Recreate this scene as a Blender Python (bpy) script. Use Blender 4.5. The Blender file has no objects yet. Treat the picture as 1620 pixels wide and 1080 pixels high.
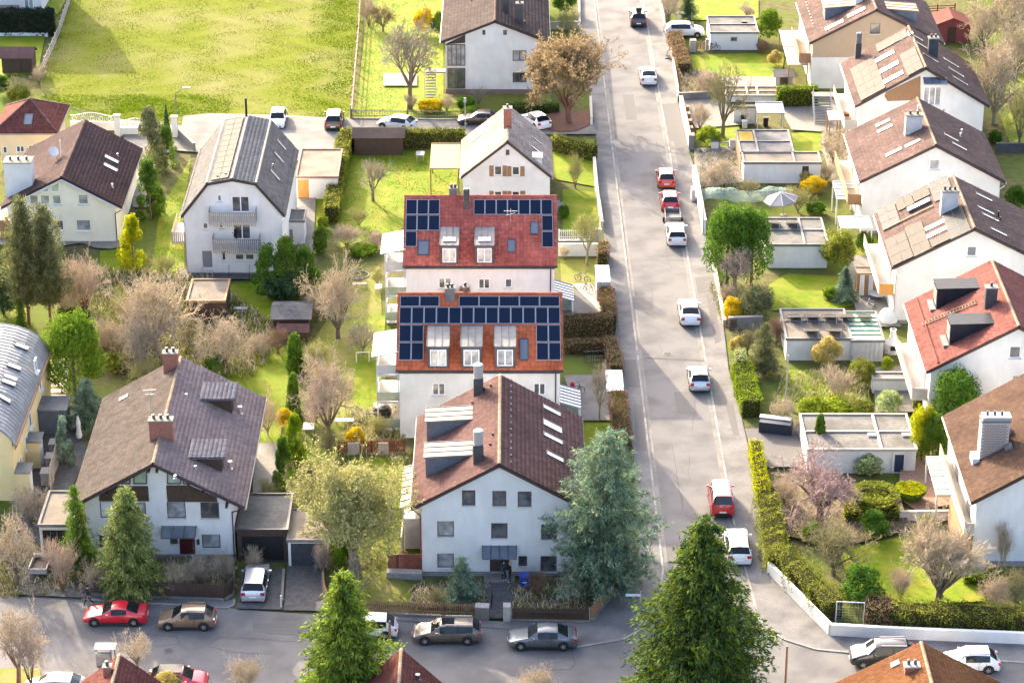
import bpy, math, random
import numpy as np
from mathutils import Vector, Matrix

# ------------------------------------------------------------------ camera, sky, sun, exposure
SC = bpy.context.scene
COL = SC.collection
FPX, PITCH, CAMH = 4220.0, math.radians(25.1), 100.0      # photo is 1620 x 1080
cam = bpy.data.cameras.new('camera')
cam.sensor_width = 36.0
cam.lens = FPX / 1620.0 * 36.0
cam.clip_start, cam.clip_end = 1.0, 8000.0
camo = bpy.data.objects.new('camera', cam)
COL.objects.link(camo)
camo.location = (0, 0, CAMH)
camo.rotation_euler = (math.pi / 2 - PITCH, 0, 0)
SC.camera = camo
SUN_V = Vector((1.12, -2.2, -1.0)).normalized()            # the way the light travels
SUN_EL = math.asin(-SUN_V.z)
SUN_AZ = math.atan2(-SUN_V.x, -SUN_V.y)                    # from +Y towards +X
W = bpy.data.worlds.new('World')
SC.world = W
W.use_nodes = True
_n = W.node_tree.nodes
_bg = _n['Background']
_sky = _n.new('ShaderNodeTexSky')
_sky.sky_type = 'NISHITA'
_sky.sun_disc = False
_sky.sun_elevation = SUN_EL
_sky.sun_rotation = SUN_AZ
_sky.dust_density = 5.0
_sky.air_density = 0.65
_sky.ozone_density = 0.5
W.node_tree.links.new(_sky.outputs[0], _bg.inputs[0])
_bg.inputs[1].default_value = 0.15
sun = bpy.data.lights.new('sun', 'SUN')
sun.energy = 2.35
sun.angle = math.radians(0.5)
sun.color = (1.0, 0.85, 0.62)
suno = bpy.data.objects.new('sun', sun)
COL.objects.link(suno)
suno.rotation_euler = SUN_V.to_track_quat('-Z', 'Y').to_euler()
VS = SC.view_settings
VS.view_transform = 'Standard'
VS.look = 'None'
VS.gamma = 1.0
VS.use_curve_mapping = False
VS.exposure = 2.72
SC.cycles.max_bounces = 6
SC.cycles.diffuse_bounces = 3
SC.cycles.glossy_bounces = 2
SC.cycles.transmission_bounces = 4
SC.cycles.transparent_max_bounces = 6

RND = random.Random(7)
NR = np.random.RandomState(11)

# ------------------------------------------------------------------ survey: photo point -> world point
_F = Vector((0, math.cos(PITCH), -math.sin(PITCH)))
_U = Vector((0, math.sin(PITCH), math.cos(PITCH)))
_C = Vector((0, 0, CAMH))

def ray(px, py):
 return _F * FPX + Vector((1, 0, 0)) * (px - 810) - _U * (py - 540)

def G(px, py, z=0.0):
 d = ray(px, py)
 return _C + d * ((CAMH - z) / -d.z)

def atY(px, py, Y):
 d = ray(px, py)
 return _C + d * (Y / d.y)

def hit_plane(px, py, p, n):
 d = ray(px, py)
 return _C + d * ((p - _C).dot(n) / d.dot(n))

def scale_at(px, py):
 g = G(px, py)
 return FPX / ((g - _C).dot(_F))

# ------------------------------------------------------------------ mesh helpers
ORG = {}

class MB:
 def __init__(s):
  s.v, s.f, s.m = [], [], []
 def poly(s, pts, m=0):
  k = len(s.v)
  s.v += [tuple(p) for p in pts]
  s.f.append(tuple(range(k, k + len(pts))))
  s.m.append(m)
  return s
 def box(s, x0, x1, y0, y1, z0, z1, m=0, M=None):
  k = len(s.v)
  P = [(x0, y0, z0), (x1, y0, z0), (x1, y1, z0), (x0, y1, z0), (x0, y0, z1), (x1, y0, z1), (x1, y1, z1), (x0, y1, z1)]
  if M is not None:
   P = [tuple(M @ Vector(p)) for p in P]
  s.v += P
  for f in ((3, 2, 1, 0), (4, 5, 6, 7), (0, 1, 5, 4), (1, 2, 6, 5), (2, 3, 7, 6), (3, 0, 4, 7)):
   s.f.append(tuple(k + i for i in f))
   s.m.append(m)
  return s
 def bar(s, a, b, w, h, m=0, up=(0, 0, 1)):
  a, b = Vector(a), Vector(b)
  d = b - a
  L = d.length
  if L < 1e-6:
   return s
  x = d / L
  u = Vector(up)
  y = u.cross(x)
  if y.length < 1e-4:
   y = Vector((0, 1, 0)).cross(x)
   if y.length < 1e-4:
    y = Vector((1, 0, 0))
  y.normalize()
  z = x.cross(y)
  M = Matrix((x, y, z)).transposed().to_4x4()
  M.translation = a
  return s.box(0, L, -w / 2, w / 2, -h / 2, h / 2, m, M)
 def tube(s, a, b, r0, r1, n=6, m=0, cap=True):
  a, b = Vector(a), Vector(b)
  d = (b - a)
  if d.length < 1e-6:
   return s
  d.normalize()
  x = d.orthogonal().normalized()
  y = d.cross(x)
  k = len(s.v)
  for c, r in ((a, r0), (b, r1)):
   for i in range(n):
    t = 2 * math.pi * i / n
    s.v.append(tuple(c + x * (math.cos(t) * r) + y * (math.sin(t) * r)))
  for i in range(n):
   j = (i + 1) % n
   s.f.append((k + i, k + j, k + n + j, k + n + i))
   s.m.append(m)
  if cap:
   s.f.append(tuple(k + n + i for i in range(n)))
   s.f.append(tuple(k + n - 1 - i for i in range(n)))
   s.m += [m, m]
  return s
 def prism(s, pts, z0, z1, m=0, mt=None):
  n = len(pts)
  ar = sum(pts[i][0] * pts[(i + 1) % n][1] - pts[(i + 1) % n][0] * pts[i][1] for i in range(n))
  if ar < 0:
   pts = pts[::-1]
  k = len(s.v)
  s.v += [(p[0], p[1], z0) for p in pts] + [(p[0], p[1], z1) for p in pts]
  for i in range(n):
   j = (i + 1) % n
   s.f.append((k + i, k + j, k + n + j, k + n + i))
   s.m.append(m)
  s.f.append(tuple(k + n + i for i in range(n)))
  s.m.append(m if mt is None else mt)
  s.f.append(tuple(k + n - 1 - i for i in range(n)))
  s.m.append(m)
  return s
 def lathe(s, prof, n=12, c=(0, 0, 0), m=0, sy=1.0):
  k = len(s.v)
  for r, z in prof:
   for i in range(n):
    t = 2 * math.pi * i / n
    s.v.append((c[0] + r * math.cos(t), c[1] + r * math.sin(t) * sy, c[2] + z))
  for q in range(len(prof) - 1):
   for i in range(n):
    j = (i + 1) % n
    s.f.append((k + q * n + i, k + q * n + j, k + (q + 1) * n + j, k + (q + 1) * n + i))
    s.m.append(m)
  s.f.append(tuple(k + (len(prof) - 1) * n + i for i in range(n)))
  s.f.append(tuple(k + n - 1 - i for i in range(n)))
  s.m += [m, m]
  return s
 def mesh(s, name, mats, org=None, smooth=False):
  me = bpy.data.meshes.new(name)
  v = s.v
  if org is not None:
   v = [(p[0] - org[0], p[1] - org[1], p[2] - org[2]) for p in v]
  me.from_pydata(v, [], s.f)
  for m in (mats if isinstance(mats, (list, tuple)) else [mats]):
   me.materials.append(m)
  if any(s.m):
   me.polygons.foreach_set('material_index', s.m)
  if smooth:
   me.polygons.foreach_set('use_smooth', [True] * len(s.f))
  return me

def np_mesh(name, V, Fc, mats, smooth=False, mi=None):
 V = np.asarray(V, np.float32)
 Fc = np.asarray(Fc, np.int32)
 k = Fc.shape[1]
 me = bpy.data.meshes.new(name)
 me.vertices.add(len(V))
 me.vertices.foreach_set('co', V.ravel())
 me.loops.add(Fc.size)
 me.loops.foreach_set('vertex_index', Fc.ravel())
 me.polygons.add(len(Fc))
 me.polygons.foreach_set('loop_start', np.arange(0, Fc.size, k, dtype=np.int32))
 me.polygons.foreach_set('loop_total', np.full(len(Fc), k, np.int32))
 for m in (mats if isinstance(mats, (list, tuple)) else [mats]):
  me.materials.append(m)
 if mi is not None:
  me.polygons.foreach_set('material_index', np.asarray(mi, np.int32))
 if smooth:
  me.polygons.foreach_set('use_smooth', np.ones(len(Fc), bool))
 me.update(calc_edges=True)
 me.validate()
 return me

def new(name, data, parent=None, loc=None, rot=None, M=None):
 o = bpy.data.objects.new(name, data)
 COL.objects.link(o)
 if parent is not None:
  o.parent = parent
 if M is not None:
  o.matrix_local = M
 else:
  if loc is not None:
   o.location = loc
  if rot is not None:
   o.rotation_euler = (0, 0, rot) if not hasattr(rot, '__len__') else rot
 return o

def tag(o, label=None, cat=None, group=None, kind=None):
 if label: o['label'] = label
 if cat: o['category'] = cat
 if group: o['group'] = group
 if kind: o['kind'] = kind
 return o

def thing(name, label, cat, loc, rot=0.0, group=None):
 o = new(name, None, None, loc, rot)
 o.empty_display_size = 0.3
 tag(o, label, cat, group)
 ORG[o.name] = Vector(loc)
 return o

def part(mb, name, mats, parent, smooth=False, kind=None, label=None):
 """a piece given in world metres, hung under its thing"""
 og = ORG[parent.name]
 o = new(name, mb.mesh(name, mats, og, smooth), parent)
 ORG[o.name] = og
 if kind: o['kind'] = kind
 if label: o['label'] = label
 return o

def lpart(mb, name, mats, parent, smooth=False, loc=None, rot=None):
 """a piece given in the thing's own metres"""
 return new(name, mb.mesh(name, mats, None, smooth), parent, loc, rot)

def mono(mb, name, mats, label, cat, group=None, kind=None, smooth=False, org=None):
 org = Vector(org) if org is not None else Vector(mb.v[0])
 o = new(name, mb.mesh(name, mats, org, smooth), None, org)
 ORG[o.name] = org
 return tag(o, label, cat, group, kind)

def inst(me, name, parent, wloc, rot=None, R=None):
 """a piece with shared mesh data at a world position under an unrotated thing"""
 l = Vector(wloc) - ORG[parent.name]
 if R is not None:
  M = R.copy().to_4x4()
  M.translation = l
  o = new(name, me, parent, M=M)
 else:
  o = new(name, me, parent, l, rot)
 return o

def struct(mb, name, mats, smooth=False):
 o = new(name, mb.mesh(name, mats, None, smooth))
 o['kind'] = 'structure'
 return o

# ------------------------------------------------------------------ materials
MATS = {}

def _nt(name):
 m = bpy.data.materials.new(name)
 m.use_nodes = True
 nt = m.node_tree
 return m, nt, nt.nodes, nt.links, nt.nodes['Principled BSDF']

def mat(name, c1, c2=None, scale=3.0, rough=0.8, metal=0.0, spec=0.3, island=0.0, detail=6.0, c3=None, scale3=0.3, bump=0.0, bscale=40.0, lo=0.35, hi=0.65, coat=0.0, stretch=None, trans=0.0):
 """noise between c1 and c2, broad stains of c3, per-piece variation, bump"""
 m, nt, N, L, B = _nt(name)
 B.inputs['Roughness'].default_value = rough
 B.inputs['Metallic'].default_value = metal
 B.inputs['Specular IOR Level'].default_value = spec
 if coat: B.inputs['Coat Weight'].default_value = coat
 geo = N.new('ShaderNodeNewGeometry')
 vec = geo.outputs['Position']
 if stretch:
  mp = N.new('ShaderNodeVectorMath'); mp.operation = 'MULTIPLY'
  L.new(vec, mp.inputs[0]); mp.inputs[1].default_value = stretch
  vec = mp.outputs[0]
 col = None
 if c2 is None:
  rgb = N.new('ShaderNodeRGB'); rgb.outputs[0].default_value = (*c1, 1)
  col = rgb.outputs[0]
 else:
  nz = N.new('ShaderNodeTexNoise'); nz.inputs['Scale'].default_value = scale; nz.inputs['Detail'].default_value = detail
  nz.inputs['Roughness'].default_value = 0.65
  L.new(vec, nz.inputs['Vector'])
  rp = N.new('ShaderNodeValToRGB')
  rp.color_ramp.elements[0].position = lo; rp.color_ramp.elements[1].position = hi
  rp.color_ramp.elements[0].color = (*c1, 1); rp.color_ramp.elements[1].color = (*c2, 1)
  L.new(nz.outputs['Fac'], rp.inputs[0])
  col = rp.outputs[0]
 if c3 is not None:
  n3 = N.new('ShaderNodeTexNoise'); n3.inputs['Scale'].default_value = scale3; n3.inputs['Detail'].default_value = 4
  L.new(geo.outputs['Position'], n3.inputs['Vector'])
  r3 = N.new('ShaderNodeValToRGB')
  r3.color_ramp.elements[0].position = 0.42; r3.color_ramp.elements[1].position = 0.68
  L.new(n3.outputs['Fac'], r3.inputs[0])
  mx = N.new('ShaderNodeMix'); mx.data_type = 'RGBA'
  L.new(r3.outputs[0], mx.inputs[0]); L.new(col, mx.inputs[6]); mx.inputs[7].default_value = (*c3, 1)
  col = mx.outputs[2]
 if island:
  hs = N.new('ShaderNodeHueSaturation')
  mr = N.new('ShaderNodeMapRange'); mr.inputs['To Min'].default_value = 1 - island; mr.inputs['To Max'].default_value = 1 + island
  L.new(geo.outputs['Random Per Island'], mr.inputs[0]); L.new(mr.outputs[0], hs.inputs['Value'])
  L.new(col, hs.inputs['Color'])
  col = hs.outputs[0]
 L.new(col, B.inputs['Base Color'])
 if bump:
  nb = N.new('ShaderNodeTexNoise'); nb.inputs['Scale'].default_value = bscale; nb.inputs['Detail'].default_value = 3
  L.new(vec, nb.inputs['Vector'])
  bp = N.new('ShaderNodeBump'); bp.inputs['Strength'].default_value = bump; bp.inputs['Distance'].default_value = 0.05
  L.new(nb.outputs['Fac'], bp.inputs['Height']); L.new(bp.outputs[0], B.inputs['Normal'])
 MATS[name] = m
 return m

def leafmat(name, c, c2=None, tr=0.35, var=0.35, trc=None):
 """thin leaf: diffuse and translucent, each leaf its own shade between c and c2"""
 m, nt, N, L, B = _nt(name)
 N.remove(B)
 c2 = c2 or tuple(x * 0.6 for x in c)
 geo = N.new('ShaderNodeNewGeometry')
 mx = N.new('ShaderNodeMix'); mx.data_type = 'RGBA'
 L.new(geo.outputs['Random Per Island'], mx.inputs[0])
 mx.inputs[6].default_value = (*c, 1); mx.inputs[7].default_value = (*c2, 1)
 nz = N.new('ShaderNodeTexNoise'); nz.inputs['Scale'].default_value = 1.5; nz.inputs['Detail'].default_value = 2
 L.new(geo.outputs['Position'], nz.inputs['Vector'])
 mr = N.new('ShaderNodeMapRange'); mr.inputs[1].default_value = 0.3; mr.inputs[2].default_value = 0.7
 mr.inputs['To Min'].default_value = 1 - var; mr.inputs['To Max'].default_value = 1 + var
 L.new(nz.outputs['Fac'], mr.inputs[0])
 hs = N.new('ShaderNodeHueSaturation')
 L.new(mr.outputs[0], hs.inputs['Value']); L.new(mx.outputs[2], hs.inputs['Color'])
 d = N.new('ShaderNodeBsdfDiffuse'); t = N.new('ShaderNodeBsdfTranslucent'); a = N.new('ShaderNodeMixShader')
 L.new(hs.outputs[0], d.inputs[0])
 if trc:
  m2 = N.new('ShaderNodeMix'); m2.data_type = 'RGBA'; m2.inputs[0].default_value = 0.6
  L.new(hs.outputs[0], m2.inputs[6]); m2.inputs[7].default_value = (*trc, 1)
  L.new(m2.outputs[2], t.inputs[0])
 else:
  L.new(hs.outputs[0], t.inputs[0])
 a.inputs[0].default_value = tr
 L.new(d.outputs[0], a.inputs[1]); L.new(t.outputs[0], a.inputs[2])
 L.new(a.outputs[0], N['Material Output'].inputs[0])
 MATS[name] = m
 return m

def lawnmat(name, g1, g2, dry, dryscale=0.25, lo=0.4, hi=0.62):
 m = mat(name, g1, g2, scale=1.6, rough=0.9, spec=0.1, c3=dry, scale3=dryscale, bump=0.9, bscale=9.0, detail=10)
 return m

asphalt = mat('asphalt', (0.135, 0.128, 0.125), (0.17, 0.161, 0.156), 14, 0.85, c3=(0.104, 0.099, 0.098), scale3=0.35, bump=0.3, bscale=60, lo=0.3, hi=0.7, spec=0.08)
asphalt_patch = mat('asphalt_patch', (0.105, 0.099, 0.095), (0.135, 0.127, 0.121), 10, 0.85, bump=0.2, bscale=60, spec=0.08)
asphalt_dark = mat('asphalt_dark', (0.07, 0.066, 0.064), (0.115, 0.11, 0.106), 3, 0.85, bump=0.2, bscale=60, spec=0.08)
pavement_m = mat('pavement', (0.145, 0.138, 0.132), (0.185, 0.176, 0.168), 6, 0.85, c3=(0.11, 0.105, 0.102), scale3=0.5, bump=0.2, bscale=50, spec=0.08)
concrete = mat('concrete', (0.17, 0.158, 0.142), (0.225, 0.21, 0.19), 2.5, 0.85, c3=(0.14, 0.132, 0.12), scale3=0.4, bump=0.15, bscale=30, spec=0.05)
slabs = mat('paving_slabs', (0.17, 0.155, 0.135), (0.23, 0.215, 0.19), 5, 0.85, island=0.1, spec=0.08)
kerb_m = mat('kerb_stone', (0.2, 0.19, 0.175), (0.29, 0.275, 0.25), 8, 0.85, island=0.2, spec=0.05)
gravel_m = mat('gravel', (0.16, 0.145, 0.125), (0.27, 0.25, 0.215), 22, 0.9, bump=0.6, bscale=50, spec=0.05)
soil = mat('soil', (0.07, 0.05, 0.035), (0.14, 0.105, 0.075), 5, 0.95, spec=0.1, c3=(0.16, 0.13, 0.07), scale3=1.2, bump=1.0, bscale=14)
mulch = mat('bark_mulch', (0.10, 0.05, 0.035), (0.18, 0.10, 0.075), 9, 0.95, spec=0.1, bump=1.0, bscale=18)
black_sheet = mat('black_sheet_metal', (0.012, 0.014, 0.02), (0.022, 0.025, 0.034), 2, 0.5, spec=0.12)
terracotta_m = mat('terracotta_paving', (0.22, 0.13, 0.09), (0.33, 0.2, 0.15), 6, 0.85)
ground_m = mat('garden_ground', (0.075, 0.07, 0.028), (0.14, 0.128, 0.06), 1.2, 0.95, spec=0.02, c3=(0.09, 0.125, 0.02), scale3=0.15, bump=1.0, bscale=8)
lawn_m = lawnmat('lawn', (0.085, 0.15, 0.004), (0.15, 0.185, 0.008), (0.185, 0.185, 0.02), 0.5)
lawn_dry = lawnmat('dry_lawn', (0.11, 0.14, 0.012), (0.165, 0.17, 0.03), (0.19, 0.165, 0.055), 0.5)
meadow_m = mat('meadow', (0.105, 0.132, 0.01), (0.14, 0.152, 0.02), 1.2, 0.95, spec=0.02, c3=(0.17, 0.162, 0.055), scale3=0.14, bump=0.5, bscale=5)
blade_m = leafmat('grass_blades', (0.09, 0.125, 0.006), (0.155, 0.158, 0.035), 0.3, 0.25)
blade_lush = leafmat('lush_grass_blades', (0.075, 0.15, 0.003), (0.135, 0.185, 0.01), 0.4, 0.25)
litter_m = leafmat('dead_leaves', (0.2, 0.14, 0.07), (0.12, 0.09, 0.045), 0.1, 0.3)

white_r = mat('white_render', (0.63, 0.615, 0.585), (0.69, 0.675, 0.645), 1.6, 0.9, spec=0.05, bump=0.08, bscale=50, c3=(0.6, 0.58, 0.545), scale3=0.6, stretch=(1.6, 1.6, 0.3), lo=.3, hi=.6)
cream_r = mat('cream_render', (0.74, 0.68, 0.54), (0.79, 0.73, 0.6), 0.8, 0.9, spec=0.1, c3=(0.7, 0.64, 0.5), scale3=0.5)
yellow_r = mat('yellow_render', (0.72, 0.56, 0.27), (0.76, 0.61, 0.32), 0.8, 0.9, spec=0.1, c3=(0.7, 0.54, 0.26), scale3=0.5)
peach_r = mat('peach_render', (0.72, 0.55, 0.34), (0.77, 0.6, 0.4), 0.8, 0.9, spec=0.1)
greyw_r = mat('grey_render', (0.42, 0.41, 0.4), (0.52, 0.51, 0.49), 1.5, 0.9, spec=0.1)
plinth_m = mat('plinth', (0.2, 0.19, 0.19), (0.28, 0.27, 0.26), 3, 0.9, spec=0.1)
brownplinth = mat('brown_plinth', (0.2, 0.13, 0.11), (0.26, 0.18, 0.15), 3, 0.9, spec=0.1)
beige_clad = mat('beige_cladding', (0.36, 0.27, 0.18), (0.44, 0.33, 0.23), 2, 0.8, spec=0.2, stretch=(8, 8, 0.5))
wood_dark = mat('dark_wood', (0.045, 0.028, 0.02), (0.08, 0.05, 0.035), 3, 0.7, stretch=(6, 6, 0.6), island=0.2)
wood_grey = mat('weathered_wood', (0.26, 0.22, 0.18), (0.4, 0.35, 0.3), 3, 0.85, stretch=(5, 5, 0.6), island=0.3)
wood_brown = mat('brown_wood', (0.2, 0.11, 0.055), (0.3, 0.17, 0.09), 3, 0.75, stretch=(5, 5, 0.6), island=0.2)
wood_red = mat('red_stained_wood', (0.13, 0.035, 0.025), (0.2, 0.06, 0.04), 3, 0.7, stretch=(6, 6, 0.6), island=0.2)
wood_orange = mat('orange_wood', (0.5, 0.22, 0.05), (0.58, 0.28, 0.08), 3, 0.6, stretch=(5, 5, 0.6), island=0.12)
door_red = mat('oxblood_door', (0.07, 0.012, 0.012), None, rough=0.5)
shed_red = mat('red_shed_wood', (0.17, 0.045, 0.05), (0.23, 0.07, 0.07), 3, 0.8, stretch=(6, 6, 0.6))
frame_w = mat('white_frame', (0.78, 0.78, 0.78), None, rough=0.4)
frame_d = mat('dark_frame', (0.11, 0.075, 0.065), None, rough=0.5)
frame_g = mat('grey_frame', (0.2, 0.2, 0.21), None, rough=0.5)
sill_m = mat('window_sill', (0.55, 0.54, 0.52), (0.62, 0.61, 0.6), 3, 0.6)
blind_m = mat('roller_blind', (0.62, 0.62, 0.61), None, rough=0.7, stretch=(1, 1, 30))

def glassmat(name, c, rough=0.06, curtain=None):
 m, nt, N, L, B = _nt(name)
 B.inputs['Roughness'].default_value = rough
 B.inputs['Specular IOR Level'].default_value = 0.9
 B.inputs['Coat Weight'].default_value = 0.5
 B.inputs['Coat Roughness'].default_value = 0.03
 if curtain:
  geo = N.new('ShaderNodeNewGeometry')
  w = N.new('ShaderNodeTexNoise'); w.inputs['Scale'].default_value = 1.3; w.inputs['Detail'].default_value = 3
  L.new(geo.outputs['Position'], w.inputs['Vector'])
  r = N.new('ShaderNodeValToRGB')
  r.color_ramp.elements[0].color = (*c, 1); r.color_ramp.elements[1].color = (*curtain, 1)
  r.color_ramp.elements[0].position = 0.4; r.color_ramp.elements[1].position = 0.62
  L.new(w.outputs['Fac'], r.inputs[0]); L.new(r.outputs[0], B.inputs['Base Color'])
 else:
  B.inputs['Base Color'].default_value = (*c, 1)
 MATS[name] = m
 return m
glass = glassmat('window_glass', (0.05, 0.052, 0.056), 0.05, (0.13, 0.13, 0.128))
glass_cur = glassmat('curtained_glass', (0.2, 0.2, 0.2), 0.06, (0.38, 0.385, 0.38))
glass_dk = glassmat('dark_glass', (0.012, 0.013, 0.016), 0.05)
glass_green = glassmat('green_tinted_glass', (0.3, 0.36, 0.27), 0.05, (0.4, 0.46, 0.36))
glass_car = mat('car_glass', (0.01, 0.013, 0.015), None, rough=0.05, spec=0.3)
glass_sky = glassmat('roof_window_glass', (0.10, 0.12, 0.14), 0.1)
barrel_m = mat('pale_standing_seam', (0.23, 0.23, 0.222), (0.29, 0.288, 0.278), 2, 0.6, c3=(0.19, 0.19, 0.183), scale3=0.6, spec=0.1)
glass_white = glassmat('milky_glare_roof_glass', (0.4, 0.4, 0.37), 0.3)  # milky sheets; also the barrel roof panes, their white glare in the colour
glass_light = glassmat('pale_roof_glass', (0.34, 0.32, 0.28), 0.2)

def tiles(name, c1, c2, c3=None, rough=0.85, island=0.18, s3=0.35, spec=0.03):
 return mat(name, c1, c2, 2.0, rough, spec=spec, island=island, c3=c3, scale3=s3)
t_red = tiles('red_tiles', (0.32, 0.095, 0.07), (0.4, 0.13, 0.098), (0.28, 0.085, 0.066))
t_orange = tiles('orange_red_tiles', (0.38, 0.1, 0.046), (0.46, 0.135, 0.066), (0.33, 0.09, 0.046))
t_pink = tiles('weathered_pink_tiles', (0.098, 0.055, 0.05), (0.135, 0.077, 0.07), (0.084, 0.049, 0.045))
t_umber = tiles('umber_tiles', (0.085, 0.05, 0.046), (0.12, 0.072, 0.064), (0.075, 0.045, 0.042))
t_mauve = tiles('shaded_slope_mauve_tiles', (0.19, 0.143, 0.135), (0.24, 0.182, 0.172), (0.175, 0.132, 0.124))  # shaded slope of the same roof, colour lifted against the shade
t_taupe = tiles('sunlit_slope_taupe_tiles', (0.074, 0.059, 0.052), (0.1, 0.08, 0.07), (0.062, 0.053, 0.046), s3=0.8)  # sunlit slope of the mauve roof, colour darkened to offset the sun
t_plum = tiles('plum_brown_tiles', (0.058, 0.037, 0.037), (0.08, 0.052, 0.051), (0.05, 0.034, 0.034))
t_slate = tiles('grey_tiles', (0.125, 0.12, 0.118), (0.17, 0.164, 0.16), (0.13, 0.125, 0.118))
t_dgrey = tiles('dark_grey_tiles', (0.125, 0.115, 0.125), (0.165, 0.152, 0.165))
t_pale = tiles('pale_dusty_tiles', (0.27, 0.22, 0.185), (0.36, 0.3, 0.255), (0.23, 0.185, 0.155))
t_grown = tiles('grey_brown_tiles', (0.056, 0.043, 0.039), (0.078, 0.06, 0.055), (0.05, 0.038, 0.037))
t_tan = tiles('tan_tiles', (0.118, 0.078, 0.068), (0.155, 0.104, 0.09), (0.1, 0.068, 0.06))
t_brick = tiles('brick_red_tiles', (0.16, 0.062, 0.052), (0.21, 0.085, 0.072), (0.145, 0.056, 0.047))
t_rust = tiles('rust_brown_tiles', (0.082, 0.05, 0.036), (0.112, 0.069, 0.05), (0.072, 0.044, 0.032))
t_tcotta = tiles('terracotta_tiles', (0.15, 0.065, 0.028), (0.19, 0.086, 0.04), (0.13, 0.058, 0.027))
t_cherry = tiles('dull_red_tiles', (0.12, 0.043, 0.036), (0.155, 0.06, 0.05), (0.11, 0.04, 0.034))
ridge_m = tiles('ridge_tiles', (0.2, 0.15, 0.105), (0.26, 0.2, 0.145), island=0.2)
ridge_dk = tiles('dark_ridge_tiles', (0.1, 0.065, 0.057), (0.14, 0.09, 0.08), island=0.2)
felt = mat('roofing_felt', (0.115, 0.11, 0.1), (0.17, 0.162, 0.148), 3, 0.9, c3=(0.09, 0.087, 0.078), scale3=0.6, bump=0.2, bscale=40, spec=0.08)
felt_gr = mat('gravelled_roof', (0.15, 0.125, 0.1), (0.23, 0.2, 0.16), 18, 0.9, c3=(0.13, 0.11, 0.09), scale3=0.5, bump=0.3, bscale=50, spec=0.08)
felt_dk = mat('dark_felt', (0.04, 0.042, 0.05), (0.09, 0.09, 0.1), 3, 0.8, c3=(0.13, 0.12, 0.11), scale3=0.7)
zinc = mat('zinc', (0.15, 0.15, 0.152), (0.2, 0.2, 0.2), 2, 0.6, metal=0.2, c3=(0.13, 0.13, 0.13), scale3=0.6, spec=0.15)
steel = mat('stainless_steel', (0.65, 0.65, 0.65), None, rough=0.25, metal=1.0)
anthracite = mat('anthracite_metal', (0.05, 0.055, 0.065), (0.075, 0.08, 0.09), 2, 0.45, metal=0.3)
bluegrey = mat('blue_grey_metal', (0.1, 0.12, 0.15), (0.14, 0.16, 0.19), 2, 0.5, metal=0.2)
alu = mat('aluminium', (0.36, 0.37, 0.38), None, rough=0.5, metal=0.4)
beige_metal = mat('beige_sheet_metal', (0.25, 0.215, 0.155), (0.29, 0.255, 0.19), 1, 0.6, spec=0.1)
gutter_m = mat('gutter', (0.36, 0.3, 0.26), (0.42, 0.36, 0.31), 3, 0.5, metal=0.3)
gutter_dk = mat('dark_gutter', (0.05, 0.035, 0.035), None, rough=0.5)
black = mat('black_plastic', (0.015, 0.015, 0.016), None, rough=0.5)
blue_p = mat('blue_plastic', (0.015, 0.06, 0.35), None, rough=0.4)
brown_p = mat('brown_plastic', (0.09, 0.045, 0.03), None, rough=0.5)
green_p = mat('green_plastic', (0.02, 0.1, 0.04), None, rough=0.4)
whitepaint = mat('white_paint', (0.55, 0.55, 0.54), (0.62, 0.62, 0.61), 2, 0.6)
balc_m = mat('balcony_board', (0.36, 0.33, 0.3), (0.42, 0.39, 0.355), 2, 0.7, stretch=(4, 1, 6))
awning_y = mat('yellow_awning', (0.4, 0.31, 0.16), (0.44, 0.345, 0.19), 1, 0.8, stretch=(1, 6, 1), spec=0.05)
awning_w = mat('white_sheet', (0.55, 0.52, 0.46), None, rough=0.6)
awning_g = mat('pale_green_awning', (0.55, 0.68, 0.48), (0.6, 0.72, 0.53), 1, 0.8)
tarp = mat('tarpaulin', (0.17, 0.17, 0.185), None, rough=0.7, spec=0.1)
brickc = mat('chimney_brick', (0.2, 0.15, 0.125), (0.28, 0.21, 0.18), 6, 0.9, island=0.25)
redbrick = mat('red_brick', (0.24, 0.09, 0.06), (0.3, 0.13, 0.09), 5, 0.9, island=0.2)
mortar = mat('mortar', (0.45, 0.42, 0.38), None, rough=0.9)
stone_m = mat('pale_stone', (0.3, 0.275, 0.24), (0.42, 0.385, 0.335), 5, 0.85, island=0.15, spec=0.05)

def pvmat(name, base, line, nx, ny, rough, spec=0.5, glow=None):
 m, nt, N, L, B = _nt(name)
 B.inputs['Roughness'].default_value = rough
 B.inputs['Specular IOR Level'].default_value = spec
 tc = N.new('ShaderNodeTexCoord')
 sp = N.new('ShaderNodeSeparateXYZ'); L.new(tc.outputs['Generated'], sp.inputs[0])
 outs = []
 for ax, n in ((0, nx), (1, ny)):
  a = N.new('ShaderNodeMath'); a.operation = 'MULTIPLY'; a.inputs[1].default_value = n; L.new(sp.outputs[ax], a.inputs[0])
  b = N.new('ShaderNodeMath'); b.operation = 'FRACT'; L.new(a.outputs[0], b.inputs[0])
  c = N.new('ShaderNodeMath'); c.operation = 'LESS_THAN'; c.inputs[1].default_value = 0.09; L.new(b.outputs[0], c.inputs[0])
  outs.append(c.outputs[0])
 d = N.new('ShaderNodeMath'); d.operation = 'MAXIMUM'; L.new(outs[0], d.inputs[0]); L.new(outs[1], d.inputs[1])
 mx = N.new('ShaderNodeMix'); mx.data_type = 'RGBA'; L.new(d.outputs[0], mx.inputs[0])
 mx.inputs[6].default_value = (*base, 1); mx.inputs[7].default_value = (*line, 1)
 L.new(mx.outputs[2], B.inputs['Base Color'])
 MATS[name] = m
 return m
pv_blue = pvmat('solar_cells', (0.004, 0.010, 0.028), (0.014, 0.026, 0.05), 6, 10, 0.3, 0.1)
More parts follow.
